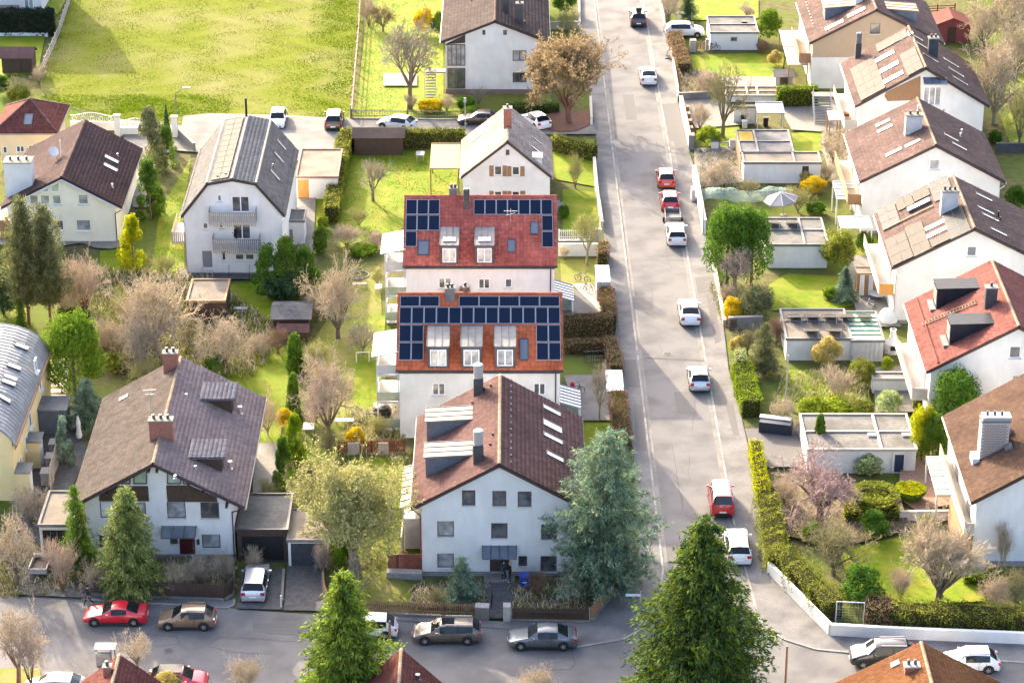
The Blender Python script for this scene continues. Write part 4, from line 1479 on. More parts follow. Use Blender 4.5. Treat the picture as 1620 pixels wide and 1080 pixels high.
# upper house: 3 + 3 + 1 on the left, 7 + 1 + 1 on the right
panels_at(H1, 642.5, 695.5, 316, 339.5, 3); panels_at(H1, 642, 695.5, 340.5, 365, 3); panels_at(H1, 641.5, 659.2, 366, 390.5, 1)
panels_at(H1, 749.5, 874, 316, 340, 7); panels_at(H1, 856.8, 875, 341, 365.5, 1); panels_at(H1, 857, 875.5, 366.5, 391.5, 1)
# lower house
panels_at(H2, 633, 695, 468.5, 485, 2); panels_at(H2, 726, 885.5, 468.5, 485, 5)
panels_at(H2, 632, 886.5, 486, 512.5, 13)
panels_at(H2, 631.5, 670, 514, 541, 2); panels_at(H2, 848, 887, 514, 541, 2)
panels_at(H2, 631, 670, 542, 570, 2); panels_at(H2, 848.5, 887.5, 542, 570, 2)
for a, b in ((697, 725), (752, 781)):
 d, P, r, zt = box_dormer(H1, a, b, 364, 389, 420, anthracite, zinc)
 q = P(0, 0, 0)
 c = H1.front.uv((a + b) / 2, 371)
 p = P(H1.front.uv((a + b) / 2, 415)[0], 1.0, zt + .16)
 part(MB().box(p.x - .55, p.x + .55, p.y - .5, p.y + .5, p.z - .04, p.z + .1), 'roller_shutter', alu, d)
for a, b in ((677, 710), (730, 762), (783, 815)):
 box_dormer(H2, a, b, 520, 549, 584, anthracite, zinc)
skylight(H1.root, H1.front, 670, 392, 1.0, 1.55, pane=glass_sky)
skylight(H1.root, H1.front, 809, 389, .75, 1.35, pane=glass_sky)
skylight(H1.root, H1.front, 845.5, 361, .75, 1.3, pane=glass_sky)
skylight(H2.root, H2.front, 829, 553, .75, 2.0, pane=glass_sky)
p = H1.front.pt(*H1.front.uv(738, 329)); tube_chimney(H1.root, p, .55, p.z + .75, anthracite, anthracite)
p = H1.front.pt(*H1.front.uv(717, 318)); box_chimney(H1.root, (p.x, p.y + .6, p.z), .7, .5, p.z + .95, zinc, pots=2)
p = H2.front.pt(*H2.front.uv(712, 478)); box_chimney(H2.root, (p.x, p.y + .2, p.z), .75, .5, p.z + 1.15, zinc, pots=2)
p = H2.front.pt(*H2.front.uv(736, 467)); box_chimney(H2.root, (p.x, p.y + .4, p.z), .35, .35, p.z + .55, redbrick, pots=1)
for H, rows in ((H1, ((709, 808, 346), (714, 726, 324), (714, 726, 330), (829, 838, 357), (829, 850, 376))), (H2, ((668, 850, 516),))):
 for (a, b, y) in rows:
  f = H.front
  u0, v = f.uv(a, y); u1, _ = f.uv(b, y)
  part(MB().bar(f.pt(u0, v, .2), f.pt(u1, v, .2), .06, .06), 'snow_rail', t_red, H.root)
# dish aerial
f = H1.front; p = f.pt(*f.uv(808, 352))
mb = MB().tube(p, p + Vector((0, 0, 1.3)), .03, .03, 6).bar(p + Vector((-.6, 0, 1.1)), p + Vector((.6, 0, 1.1)), .04, .04).bar(p + Vector((-.4, -.3, .8)), p + Vector((.4, .3, .8)), .04, .04)
part(mb, 'aerial', alu, H1.root)
# balcony stacks on the left flanks, glass canopies on the right
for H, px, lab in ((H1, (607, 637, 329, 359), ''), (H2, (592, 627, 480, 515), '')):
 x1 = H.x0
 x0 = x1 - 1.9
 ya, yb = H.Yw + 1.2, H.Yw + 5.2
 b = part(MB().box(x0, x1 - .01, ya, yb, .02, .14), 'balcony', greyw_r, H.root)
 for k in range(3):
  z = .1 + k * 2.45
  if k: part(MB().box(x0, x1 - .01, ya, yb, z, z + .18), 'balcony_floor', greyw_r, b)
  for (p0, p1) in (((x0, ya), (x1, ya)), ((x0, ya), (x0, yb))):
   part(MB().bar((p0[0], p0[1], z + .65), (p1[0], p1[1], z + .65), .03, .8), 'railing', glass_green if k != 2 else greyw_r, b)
  w = MB().box(x1 - .06, x1 - .01, ya + .6, ya + 2.4, z + .25, z + 2.2)
  part(w, 'balcony_window', glass, b)
 pst = MB()
 for x, y in ((x0 + .05, ya + .05), (x0 + .05, yb - .05), (x1 - .15, ya + .05)):
  part(MB().box(x - .06, x + .06, y - .06, y + .06, 0, 7.1), 'post', whitepaint, b)
 rf = MB()
 q = [(x0 - .35, ya - .3, 6.85), (x1, ya - .3, 7.3), (x1, yb + .2, 7.3), (x0 - .35, yb + .2, 6.85)]
 rf.poly([(a, c, z + .06) for a, c, z in q]); rf.poly(q[::-1])
 for i in range(4):
  j = (i + 1) % 4
  rf.poly([q[i], q[j], (q[j][0], q[j][1], q[j][2] + .06), (q[i][0], q[i][1], q[i][2] + .06)])
 part(rf, 'balcony_roof', glass_white, b)
 for i in range(8):
  t = i / 7
  y = q[0][1] + (q[2][1] - q[0][1]) * t
  part(MB().bar((q[0][0], y, 6.93), (q[1][0], y, 7.38), .06, .06), 'roof_bar', frame_g, b)
for H, ya in ((H1, 0.4), (H2, 0.2)):
 x0 = H.x1
 yb = H.Yw + ya + 3.4
 yy = H.Yw + ya
 q = [(x0, yy, 3.1), (x0 + 1.75, yy, 2.55), (x0 + 1.75, yb, 2.55), (x0, yb, 3.1)]
 rf = MB().poly([(a, c, z + .05) for a, c, z in q]).poly(q[::-1])
 for i in range(4):
  j = (i + 1) % 4
  rf.poly([q[i], q[j], (q[j][0], q[j][1], q[j][2] + .05), (q[i][0], q[i][1], q[i][2] + .05)])
 c = part(rf, 'porch_roof', glass_white, H.root)
 for i in range(7):
  y = yy + (yb - yy) * i / 6
  part(MB().bar((x0, y, 3.18), (x0 + 1.75, y, 2.63), .06, .06), 'roof_bar', frame_g, c)
 part(MB().box(x0 + .02, x0 + 1.6, yb - .06, yb, 0, 2.5), 'porch_screen', glass_green, c)
 part(MB().box(x0 + .01, x0 + .06, yy + 1, yy + 2, .2, 2.2), 'door', frame_d, H.root)
 part(MB().box(x0 + .02, x0 + 1.5, yy, yb - .1, 0, .17), 'step', concrete, H.root)
 for y in (yy + .05, yb - .1):
  part(MB().box(x0 + 1.6, x0 + 1.7, y - .05, y + .05, 0, 2.55), 'post', whitepaint, c)

# --- front house with its white gable to the street
H3 = gable_house('tall white gabled house with brown roof behind the blue cedar', (650, 805), (928, 805), (656, 660), 5.8, (790, 735), white_r, t_pink, [
 (731, 775, 752, 800, WD), (779, 776, 801, 801, WD), (819, 777, 841, 802, WD), (692, 824, 718, 849, WDC), (777, 827, 803, 852, WD), (856, 829, 881, 854, WD),
 (692, 875, 718, 898, WDC), (855, 879, 881, 904, WD), (820, 879, 834, 896, WD), (775, 884, 806, 918, D(kind='door', m=wood_dark))],
 ov=.75, fo=.35, tw=.28, tl=.36, ridge=ridge_m, plinth=(plinth_m, .35), gut=gutter_m)
sl, sr = H3.slopes
Yf = H3.y0
a, b = atY(763, 880, Yf - 1), atY(817, 864, Yf)
cn = canopy(H3.root, a.x, b.x, Yf - 1.1, Yf - .02, b.z, b.z - .5, bluegrey, seams=4, sm=anthracite)
part(MB().box(a.x + .1, b.x - .1, Yf - 1.3, Yf - .04, 0, .18), 'step', concrete, H3.root)
part(MB().box(a.x - .4, b.x + .2, Yf - 1.75, Yf - 1.31, 0, .09), 'step', concrete, H3.root)
downpipe(H3.root, H3.x0 - .08, Yf - .1, 5.5, wood_red, -.4)
downpipe(H3.root, H3.x1 + .08, Yf - .1, 5.5, gutter_dk, .4)
for (bx, by, tx, ty, un) in ((676, 700, 733, 660, 0), (674, 757, 733, 720, 0)):
 u, v = sl.uv(bx, by)
 shed_dormer(H3.root, sl, u - 2.1, u, v, 1.75, .06, bluegrey, beige_metal, over=.15, seams=3, lip=anthracite)
 q = sl.pt(u, v)
 part(MB().box(q.x - .03, q.x + .01, q.y + .2, q.y + 1.9, q.z + .3, q.z + 1.6), 'dormer_window', glass, H3.root)
for (px, py, top) in ((757, 622, 2.3), (757, 730, 2.4)):
 p = sl.pt(*sl.uv(px, py)); tube_chimney(H3.root, p, .75, p.z + top - .9, anthracite, alu)
for (px, py, l) in ((873, 649, 1.6), (874, 674, 1.7), (875, 693, 1.7), (878, 722, 1.5)):
 skylight(H3.root, sr, px, py, .75 if py != 674 else 1.1, l, pane=glass_light)
for (px, py) in ((747, 640), (779, 690), (775, 706), (776, 613)):
 vent(H3.root, sl, px, py, wood_dark, .3)
for k in range(14):
 u = 1.0 + k * 1.05
 part(MB().box(-.02, .22, -.05, .05, -.04, .03, M=Matrix.Translation(sr.pt(u, sr.lv - .9, .16)) @ sr.R.to_4x4()), 'snow_hook', anthracite, H3.root)
# side bay with sheet-metal roof, and the plank wall below it
x = H3.x0
yy = atY(640, 690, 176).y
part(MB().box(x - 1.5, x - .01, H3.y0 + 4.0, H3.y0 + 10.0, 0, 2.6), 'porch', greyw_r, H3.root)
cq = [(x - 1.75, H3.y0 + 3.7, 3.6), (x - .01, H3.y0 + 3.7, 4.1), (x - .01, H3.y0 + 10.2, 4.1), (x - 1.75, H3.y0 + 10.2, 3.6)]
mb = MB().poly([(a, b, c + .06) for a, b, c in cq]).poly(cq[::-1])
for i in range(4):
 j = (i + 1) % 4
 mb.poly([cq[i], cq[j], (cq[j][0], cq[j][1], cq[j][2] + .06), (cq[i][0], cq[i][1], cq[i][2] + .06)])
po = part(mb, 'porch_roof', beige_metal, H3.root)
for i in range(7):
 y = cq[0][1] + (cq[2][1] - cq[0][1]) * i / 6
 part(MB().bar((cq[0][0], y, 3.7), (cq[1][0], y, 4.18), .06, .06), 'seam', anthracite, po)
for y in (H3.y0 + 3.9, H3.y0 + 6.9, H3.y0 + 9.9):
 part(MB().box(x - 1.6, x - 1.48, y - .06, y + .06, 2.6, 3.62), 'post', whitepaint, po)
for k in range(9):
 z = .1 + k * .28
 part(MB().box(x - 1.62, x - 1.53, H3.y0 + 1.2, H3.y0 + 3.9, z, z + .25), 'plank', wood_grey, H3.root)

# --- big brown-roofed house bottom left
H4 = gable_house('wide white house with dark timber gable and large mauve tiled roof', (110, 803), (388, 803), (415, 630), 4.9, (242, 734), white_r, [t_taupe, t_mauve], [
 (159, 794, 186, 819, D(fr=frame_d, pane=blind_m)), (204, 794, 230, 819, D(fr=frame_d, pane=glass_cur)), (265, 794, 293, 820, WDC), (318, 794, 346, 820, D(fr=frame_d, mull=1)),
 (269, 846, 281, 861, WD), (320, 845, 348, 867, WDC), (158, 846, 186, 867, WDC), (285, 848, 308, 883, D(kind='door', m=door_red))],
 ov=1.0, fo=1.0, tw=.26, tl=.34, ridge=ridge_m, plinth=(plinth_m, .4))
sl, sr = H4.slopes
Yf = H4.y0
def px_poly(H, pts, y, depth, m, name, parent=None):
 mb = MB()
 P = [atY(a, b, y) for a, b in pts]
 k = [(p.x, y - depth, p.z) for p in P]
 kb = [(p.x, y - .002, p.z) for p in P]
 mb.poly(k)
 n = len(k)
 for i in range(n):
  j = (i + 1) % n
  mb.poly([kb[i], kb[j], k[j], k[i]])
 return part(mb, name, m, parent or H.root)
px_poly(H4, [(157, 792), (236, 792), (234, 768), (186, 768), (157, 783)], Yf, .07, wood_dark, 'timber_cladding')
px_poly(H4, [(265, 793), (344, 793), (343, 786), (300, 767), (263, 767)], Yf, .07, wood_dark, 'timber_cladding')
for q in ([(192, 764), (206, 764), (206, 757)], [(212, 764), (232, 764), (232, 742), (212, 753)], [(265, 764), (286, 764), (286, 754), (265, 743)], [(290, 764), (304, 764), (290, 757)]):
 o = px_poly(H4, q, Yf, .05, glass_green, 'gable_window')
 for i in range(len(q)):
  a, b = atY(*q[i], Yf), atY(*q[(i + 1) % len(q)], Yf)
  part(MB().bar((a.x, Yf - .06, a.z), (b.x, Yf - .06, b.z), .09, .09, up=(0, 1, 0)), 'frame', frame_d, o)
for (px, py) in ((236, 741), (249, 741), (299, 763), (322, 776), (359, 797), (170, 778)):
 p = atY(px, py, Yf - .45)
 part(MB().box(p.x - .09, p.x + .09, Yf - .95, Yf - .01, p.z - .1, p.z + .1), 'purlin_end', wood_dark, H4.root)
a, b = atY(255, 845, Yf - .9), atY(311, 833, Yf)
canopy(H4.root, a.x, b.x, Yf - 1.2, Yf - .02, b.z, b.z - .35, glass_sky, seams=3, sm=frame_d)
part(MB().box(a.x + .3, b.x + .3, Yf - 1.3, Yf - .03, 0, .2), 'step', concrete, H4.root)
downpipe(H4.root, H4.x1 - .1, Yf - .12, 4.4, wood_dark, .9)
part(MB().box(atY(312, 860, Yf).x, atY(316, 860, Yf).x, Yf - .16, Yf - .01, 1.3, 1.7), 'letterbox', anthracite, H4.root)
p = sl.pt(*sl.uv(270, 582)); box_chimney(H4.root, (p.x + .1, p.y - .4, p.z), 1.15, .75, p.z + 1.55, redbrick, pots=2)
p = sl.pt(*sl.uv(256, 688)); box_chimney(H4.root, (p.x, p.y, p.z), 1.75, .75, p.z + 1.3, redbrick, pots=3)
for (bx, by) in ((367, 656), (351, 749)):
 u, v = sr.uv(bx, by)
 d, P, r = shed_dormer(H4.root, sr, u - .0, u + 2.4, v, 1.35, .0, wood_dark, t_dgrey, over=.3, tilew=.3)  # dark wall colour stands in for the shade under the dormer roof
 q = P(u + 1.2, -.03, .65)
 add_window(d, (q.x + .02, q.y, q.z), 1.5, .9, rot=math.pi / 2, fr=frame_d, sill=False)
for (px, py) in ((380, 655), (364, 742)):
 vent(H4.root, sr, px, py, gutter_m, .7, .13, 'flue_pipe')
for (px, py) in ((295, 628), (309, 742)):
 vent(H4.root, sr, px, py, alu, .3)
skylight(H4.root, sl, 196, 629, .5, .8)
p = sl.pt(*sl.uv(238, 645)); part(MB().tube(p, p + Vector((0, 0, 1.7)), .03, .02, 6).bar(p + Vector((-.5, 0, 1.5)), p + Vector((.5, .2, 1.5)), .03, .03).bar(p + Vector((-.35, 0, 1.15)), p + Vector((.35, .1, 1.15)), .03, .03), 'aerial', alu, H4.root)
for (px, py) in ((277, 757),):
 vent(H4.root, sl, px, py, alu, .3)

# --- cream house on the left
H5 = gable_house('cream house with plum brown roof and triangular gable glazing', (0, 331), (194, 327), (224, 236), 3.75, (97, 281), cream_r, t_plum, [
 (47, 309, 60, 324, D(pane=glass_cur)), (64, 309, 78, 324, D(pane=glass_cur)), (83, 309, 96, 324, D(pane=glass_cur)), (124, 308, 139, 324, D(pane=glass_cur)), (84, 349, 100, 365, D()), (121, 348, 143, 366, D(pane=glass_cur))],
 ov=.7, fo=.4, tw=.3, tl=.38, ridge=ridge_dk, plinth=(sill_m, .12))
sl, sr = H5.slopes
for q in ([(64, 303), (77, 303), (77, 296), (64, 302)], [(81, 303), (94, 303), (94, 287), (81, 294)]):
 o = px_poly(H5, q, H5.y0, .04, glass_green, 'gable_window')
 for i in range(len(q)):
  a, b = atY(*q[i], H5.y0), atY(*q[(i + 1) % len(q)], H5.y0)
  part(MB().bar((a.x, H5.y0 - .05, a.z), (b.x, H5.y0 - .05, b.z), .12, .1, up=(0, 1, 0)), 'frame', frame_w, o)
part(MB().bar((H5.prof[0][0], H5.yF - .03, H5.prof[0][1] - .2), (H5.prof[1][0], H5.yF - .03, H5.prof[1][1] - .2), .06, .3, up=(0, 1, 0)), 'bargeboard', whitepaint, H5.root)
part(MB().bar((H5.prof[1][0], H5.yF - .03, H5.prof[1][1] - .2), (H5.prof[2][0], H5.yF - .03, H5.prof[2][1] - .2), .06, .3, up=(0, 1, 0)), 'bargeboard', whitepaint, H5.root)
downpipe(H5.root, H5.x1 - .05, H5.y0 - .1, 3.4, gutter_dk, .6)
for (px, py) in ((176.5, 252), (175, 265)):
 skylight(H5.root, sr, px, py, .8, 1.5, pane=glass_light)
p = sl.pt(*sl.uv(33, 300)); box_chimney(H5.root, (p.x, p.y, p.z), 2.6, 1.7, p.z + 3.0, white_r, pots=3, base=-2.5)
vent(H5.root, sr, 178, 298, whitepaint, .5); vent(H5.root, sr, 186, 248, alu, .35)
p = sl.pt(*sl.uv(97, 249)); part(MB().tube(p, p + Vector((0, 0, 1.8)), .05, .04, 6), 'mast', whitepaint, H5.root)
dm = MB().lathe([(.05, 0), (.32, .05), (.5, .16), (.5, .18), (.3, .08), (.02, .03)], 14)
o = part(MB().tube(p + Vector((-.5, .2, -.2)), p + Vector((-.7, .1, .5)), .03, .03, 5), 'dish_arm', alu, H5.root)
dd = new('dish', dm.mesh('dish', whitepaint), o, p + Vector((-.75, .05, .55)) - ORG[H5.root.name]); dd.rotation_euler = (1.1, .3, .4)
part(MB().box(H5.x0 - 1.6, H5.x0 - .02, H5.y0 + .5, H5.y0 + 4, 0, 2.1), 'side_porch', wood_brown, H5.root)

# --- white mansard house
H7 = gable_house('white house with grey mansard roof and two slatted balconies', (285, 344), (451, 342), (472, 240), 5.95, (367, 284), white_r, [t_slate, t_slate, t_slate, t_slate], [
 (344, 309, 350, 319, D(pane=glass, fr=frame_w)), (367, 311, 394, 336, D(mull=1)), (321, 353, 329, 363, D()), (346, 353, 353, 362, D()), (370, 355, 396, 379, D(mull=1)), (351, 397, 357, 413, D()), (372, 402, 386, 412, D()), (388, 402, 402, 412, D()),
 (321, 397, 335, 423, D(kind='door', m=frame_g))],
 ov=.32, fo=.25, prof_px=[(285, 344), (327, 291), (367, 284), (405, 291), (451, 342)], tw=.3, tl=.38, ridge=zinc, plinth=(plinth_m, .25))
s0, s1, s2, s3 = H7.slopes
pv_grid(H7.root, s1, (333, 286), (386, 186), 11, 2, pv_grey)
for (px, py) in ((445, 229), (441, 249), (435, 277)):
 skylight(H7.root, s3, px, py, .75, 1.4, pane=glass_light)
for k in range(26):
 for sl in (s3, s0):
  u = .5 + k * (sl.lu - 1) / 25
  part(MB().box(-.12, .12, -.04, .04, 0, .16, M=Matrix.Translation(sl.pt(u, .55, .02)) @ sl.R.to_4x4()), 'snow_guard', anthracite, H7.root)
p = s1.pt(*s1.uv(390, 186)); part(MB().tube((p.x, p.y, p.z - .3), (p.x, p.y, p.z + 1.9), .11, .11, 8).tube((p.x, p.y, p.z + 1.9), (p.x, p.y, p.z + 2.0), .16, .1, 8), 'flue_pipe', black, H7.root)
vent(H7.root, s1, 344, 282, anthracite, .3); vent(H7.root, s1, 357, 278, anthracite, .3); vent(H7.root, s2, 432, 264, anthracite, .3)
Yf = H7.y0
def slat_balcony(px0, px1, ytop, ybot, swap):
 dpt = 1.3
 a, b = atY(px0, ytop, Yf - dpt), atY(px1, ybot, Yf - dpt)
 x0, x1, zt, zb = a.x, b.x, a.z, b.z + .35
 bal = part(MB().box(x0, x1, Yf - dpt, Yf - .01, zb - .1, zb + .05), 'balcony', greyw_r, H7.root)
 n = 24
 for i in range(n):
  x = x0 + (x1 - x0) * (i + .5) / n
  m = wood_grey if (not swap or i < n * .52) else frame_g
  o = part(MB().box(x - .055, x + .055, Yf - dpt - .05, Yf - dpt - .02, zb - .35 - RND.uniform(0, .12), zt), 'slat', m, bal)
 for x in (x0, x1):
  for j in range(6):
   y = Yf - dpt + j * .22
   part(MB().box(x - .015, x + .015, y, y + .1, zb - .2, zt + .15), 'side_slat', frame_g, bal)
 part(MB().box(x0, x1, Yf - dpt - .015, Yf - dpt + .05, zt - .15, zt - .06), 'rail', wood_grey, bal)
 return x0, x1, zb
slat_balcony(330, 405, 336, 357, False)
bx0, bx1, bz = slat_balcony(336, 411, 378, 400, True)
# side balcony on the left flank
x = H7.x0
b = part(MB().box(x - 1.3, x - .01, Yf + .6, Yf + 5, 3.0, 3.15), 'balcony', greyw_r, H7.root)
for j in range(26):
 y = Yf + .6 + j * .175
 part(MB().box(x - 1.34, x - 1.3, y, y + .11, 2.9, 4.1), 'slat', wood_grey, b)
for j in range(7):
 xx = x - 1.3 + j * .18
 part(MB().box(xx, xx + .11, Yf + .55, Yf + .59, 2.9, 4.1), 'slat', wood_grey, b)
downpipe(H7.root, H7.x1 - .02, Yf - .1, 5.6, whitepaint, .3)
downpipe(H7.root, H7.x0 + .02, Yf - .1, 5.6, frame_g, -.3)
# cellar stair rails in front
for (p, q) in (((363, 420), (363, 436)), ((395, 422), (395, 438))):
 g0, g1 = G(p[0], p[1] + 8), G(q[0], q[1] + 8)
 part(MB().bar(g0 + Vector((0, 0, 1)), g1 + Vector((0, 0, 1)), .04, .04).bar(g0, g0 + Vector((0, 0, 1)), .04, .04).bar(g1, g1 + Vector((0, 0, 1)), .04, .04), 'stair_rail', black, H7.root)

# --- white house at the top centre
H8 = gable_house('large white house with grey brown roof and glazed corner at the top', (697, 68), (870, 66), (697, -62), 6.1, (783, 34), white_r, t_grown, [
 (763, 48, 768, 56, D(fr=frame_d, sill=False)), (796, 48, 802, 56, D(fr=frame_d, sill=False)), (811, 80, 833, 97, D(fr=frame_d, pane=glass_cur, mull=1)), (811, 115, 833, 131, D(fr=frame_d, pane=glass, mull=1))],
 ov=.5, fo=.35, tw=.32, tl=.4, ridge=ridge_dk, plinth=(brownplinth, .55))
Yf = H8.y0
sl, sr = H8.slopes
px_poly(H8, [(705, 72), (736, 55), (736, 68), (705, 70)], Yf, .06, wood_dark, 'timber_gable')
for (x0, y0, x1, y1, n) in ((708, 70, 736, 104, 4), (708, 108, 736, 140, 2)):
 a, b = atY(x0, y1, Yf), atY(x1, y0, Yf)
 add_window(H8.root, ((a.x + b.x) / 2, Yf - .05, (a.z + b.z) / 2), b.x - a.x, b.z - a.z, fr=frame_d, pane=glass_cur if n == 4 else glass, mull=n - 1, sill=False)
p = sr.pt(*sr.uv(822, 36)); box_chimney(H8.root, (p.x, p.y, p.z), .75, .75, p.z + 2.2, anthracite, pots=1)
p = sr.pt(*sr.uv(800, 20)); box_chimney(H8.root, (p.x, p.y, p.z), .6, .6, p.z + 1.6, anthracite, pots=1)
for (px, py) in ((745, 3), (830, 38)):
 vent(H8.root, sl if px < 783 else sr, px, py, wood_red, .35)
# outside stair on its left
xx = H8.x0
st = part(MB().box(xx - 2.2, xx - .02, Yf + .6, Yf + 1.8, 2.2, 2.35), 'landing', concrete, H8.root)
for k in range(9):
 part(MB().box(xx - 2.25, xx - 1.1, Yf - 1.9 + k * .28, Yf - 1.62 + k * .28, .2 + k * .23, .26 + k * .23), 'tread', concrete, st)
for x in (xx - 2.3, xx - 1.05):
 part(MB().bar((x, Yf - 1.9, 1.2), (x, Yf + .6, 3.2), .05, .05).bar((x, Yf - 1.9, .6), (x, Yf + .6, 2.7), .04, .04), 'stair_rail', alu, st)

# --- small white gable with pale roof
H9 = gable_house('white gabled house with pale sunlit roof and brown shutters', (728, 283), (874, 279), (727, 222), 3.5, (803, 224), white_r, t_pale, [
 (800, 237, 806, 246, D(fr=frame_d, sill=False)), (782, 263, 794, 278, D()), (810, 264, 822, 278, D()), (810, 303, 822, 311, D()), (782, 303, 794, 311, D())],
 ov=.25, fo=.2, tw=.3, tl=.38, ridge=ridge_m, plinth=(plinth_m, .3))
for (x0, x1, y0, y1) in ((774, 781, 262, 279), (795, 802, 262, 279), (802.5, 809, 263, 279), (823, 830, 263, 279), (774, 781, 302, 311), (795, 802, 302, 311), (802.5, 809, 302, 311), (823, 831, 302, 311)):
 px_poly(H9, [(x0, y1), (x1, y1), (x1, y0), (x0, y0)], H9.y0, .06, wood_brown, 'shutter')
sl, sr = H9.slopes
skylight(H9.root, sl, 754, 218, .7, 1.1, pane=glass_sky); skylight(H9.root, sr, 849, 222, .7, 1.2, pane=glass_light); skylight(H9.root, sr, 847, 236, .7, 1.2, pane=glass_light)
p = sl.pt(*sl.uv(803, 200)); box_chimney(H9.root, (p.x, p.y, p.z), .8, .8, p.z + 1.9, redbrick, pots=1)
p = sr.pt(*sr.uv(854, 255)); shed_dormer(H9.root, sr, *(lambda u, v: (u - .2, u + 1.2, v))(*sr.uv(857, 262)), .8, .05, whitepaint, zinc, over=.1)
# pergola with yellow awning on its left is built with the garden things
# front steps on the right
for k in range(6):
 part(MB().box(H9.x1 + .1 + k * .3, H9.x1 + .4 + k * .3, H9.y0 - .9, H9.y0 + .6, 0, 1.2 - k * .2), 'step', concrete, H9.root)

# ================================================================== THE ROW ON THE RIGHT
def side_balcony(H, z, ya, yb, w=1.35, panel=balc_m, slab=balc_m, hgt=.95, posts=None, name='balcony', label=None, end=None):
 """long balcony along the left flank: floor, front panel, end panels"""
 x = H.x0
 b = part(MB().box(x - w, x - .01, ya, yb, z - .16, z), name, slab, H.root)
 if label: b['label'] = label
 n = max(1, round((yb - ya) / 1.2))
 for i in range(n):
  y0, y1 = ya + (yb - ya) * i / n, ya + (yb - ya) * (i + 1) / n
  part(MB().box(x - w - .04, x - w, y0 + .015, y1 - .015, z - .1, z + hgt), 'balcony_panel', panel, b)
 part(MB().box(x - w, x - .05, ya - .04, ya, z - .1, z + hgt), 'balcony_panel', end or panel, b)
 part(MB().bar((x - w - .02, ya, z + hgt + .04), (x - w - .02, yb, z + hgt + .04), .09, .07), 'handrail', wood_brown, b)
 for k in range(2):
  y = ya + (yb - ya) * (.25 + .45 * k)
  part(MB().box(x - .05, x - .01, y - .8, y + .8, z + .05, z + 2.1), 'balcony_door', glass, b)
 return b

def pvq(H, sl, pts, nu, nv, cells):
 U = [sl.uv(*q, .16) for q in pts]
 u0, u1 = min(a for a, _ in U), max(a for a, _ in U)
 v0, v1 = min(b for _, b in U), max(b for _, b in U)
 w, l = (u1 - u0) / nu, (v1 - v0) / nv
 for i in range(nu):
  for j in range(nv):
   pv(H.root, sl, u0 + w * (i + .5), v0 + l * (j + .5), w - .02, l - .02, cells)
R1 = gable_house('brown clad house with pale roof and box dormer at the top right', (1280, 69), (1494, 69), (1259, 4), 5.3, (1387, 16), beige_clad, t_tan, [
 (1376, 37, 1393, 54, WD)], ov=.45, fo=.35, tw=.32, tl=.4, ridge=ridge_m)
a = atY(1300, 91, R1.y0)
part(MB().box(R1.x0 - .04, R1.x1 + .04, R1.y0 - .05, R1.y1, -.05, a.z), 'lower_wall', white_r, R1.root)
sl, sr = R1.slopes
u, v = sl.uv(1305, 34); shed_dormer(R1.root, sl, u - 2.6, u, v, 1.5, .08, bluegrey, beige_metal, over=.2, seams=3, lip=wood_brown)
u, v = sr.uv(1449, 38); shed_dormer(R1.root, sr, u, u + 2.4, v, 1.4, .08, bluegrey, beige_metal, over=.2, seams=3, lip=wood_brown)
skylight(R1.root, sl, 1355, 20, 1.0, 2.2, pane=glass_white); skylight(R1.root, sl, 1320, 40, 1.0, 2.2, pane=glass_white)
for k in range(9):
 u = 1 + k * 1.1
 part(MB().box(-.12, .12, -.04, .04, 0, .18, M=Matrix.Translation(sl.pt(u, 1.1, .02)) @ sl.R.to_4x4()), 'snow_guard', anthracite, R1.root)
p = sl.pt(*sl.uv(1358, 5)); box_chimney(R1.root, (p.x, p.y, p.z), .8, .8, p.z + 1.2, whitepaint, pots=2)
side_balcony(R1, 2.9, R1.y0 + .6, R1.y0 + 9.5, panel=wood_brown, slab=beige_clad)

R2 = gable_house('brown roofed house covered in pale solar panels and roof windows', (1352, 168), (1567, 170), (1327, 101), 5.6, (1465, 108), white_r, t_tan, [
 (1460, 138, 1490, 168, D(mull=2, pane=glass_cur)), (1433, 140, 1442, 159, D(pane=glass_cur, sill=False))],
 ov=.55, fo=.45, tw=.3, tl=.38, ridge=ridge_m)
sl, sr = R2.slopes
px_poly(R2, [(1399, 152), (1404, 160), (1456, 158), (1456, 120), (1402, 146)], R2.y0, .08, wood_brown, 'timber_cladding')
pvq(R2, sl, [(1345, 110), (1381, 90), (1401, 139), (1362, 157)], 5, 3, pv_grey); pvq(R2, sl, [(1424, 87), (1446, 79), (1461, 107), (1436, 120)], 3, 2, pv_grey); pvq(R2, sl, [(1385, 72), (1432, 46), (1437, 57), (1390, 82)], 1, 5, pv_grey)
for (px, py) in ((1399, 90), (1406, 107), (1413, 123)):
 skylight(R2.root, sl, px, py, 1.05, 2.3, pane=glass_white)
for (px, py) in ((1400, 76), (1434, 58)):
 skylight(R2.root, sl, px, py, .7, 1.6, pane=glass_light)
for (px, py) in ((1448, 58), (1458, 72), (1472, 92), (1505, 100), (1513, 115), (1519, 128)):
 skylight(R2.root, sr, px, py, .7, 1.9, pane=glass_light)
p = sl.pt(*sl.uv(1357, 92)); tube_chimney(R2.root, p, .6, p.z + 1.7, anthracite, zinc)
p = sr.pt(*sr.uv(1475, 88)); box_chimney(R2.root, (p.x, p.y, p.z), 1.0, .8, p.z + 1.9, anthracite, pots=2)
a, b = atY(1462, 136, R2.y0 - 1), atY(1497, 124, R2.y0)
canopy(R2.root, a.x, b.x, R2.y0 - 1.0, R2.y0 - .02, b.z, b.z - .35, bluegrey, seams=3, sm=anthracite)
downpipe(R2.root, atY(1495, 140, R2.y0).x, R2.y0 - .1, 5.2, black, .05)
side_balcony(R2, 2.9, R2.y0 + .4, R2.y0 + 11, panel=balc_m, end=balc_m)
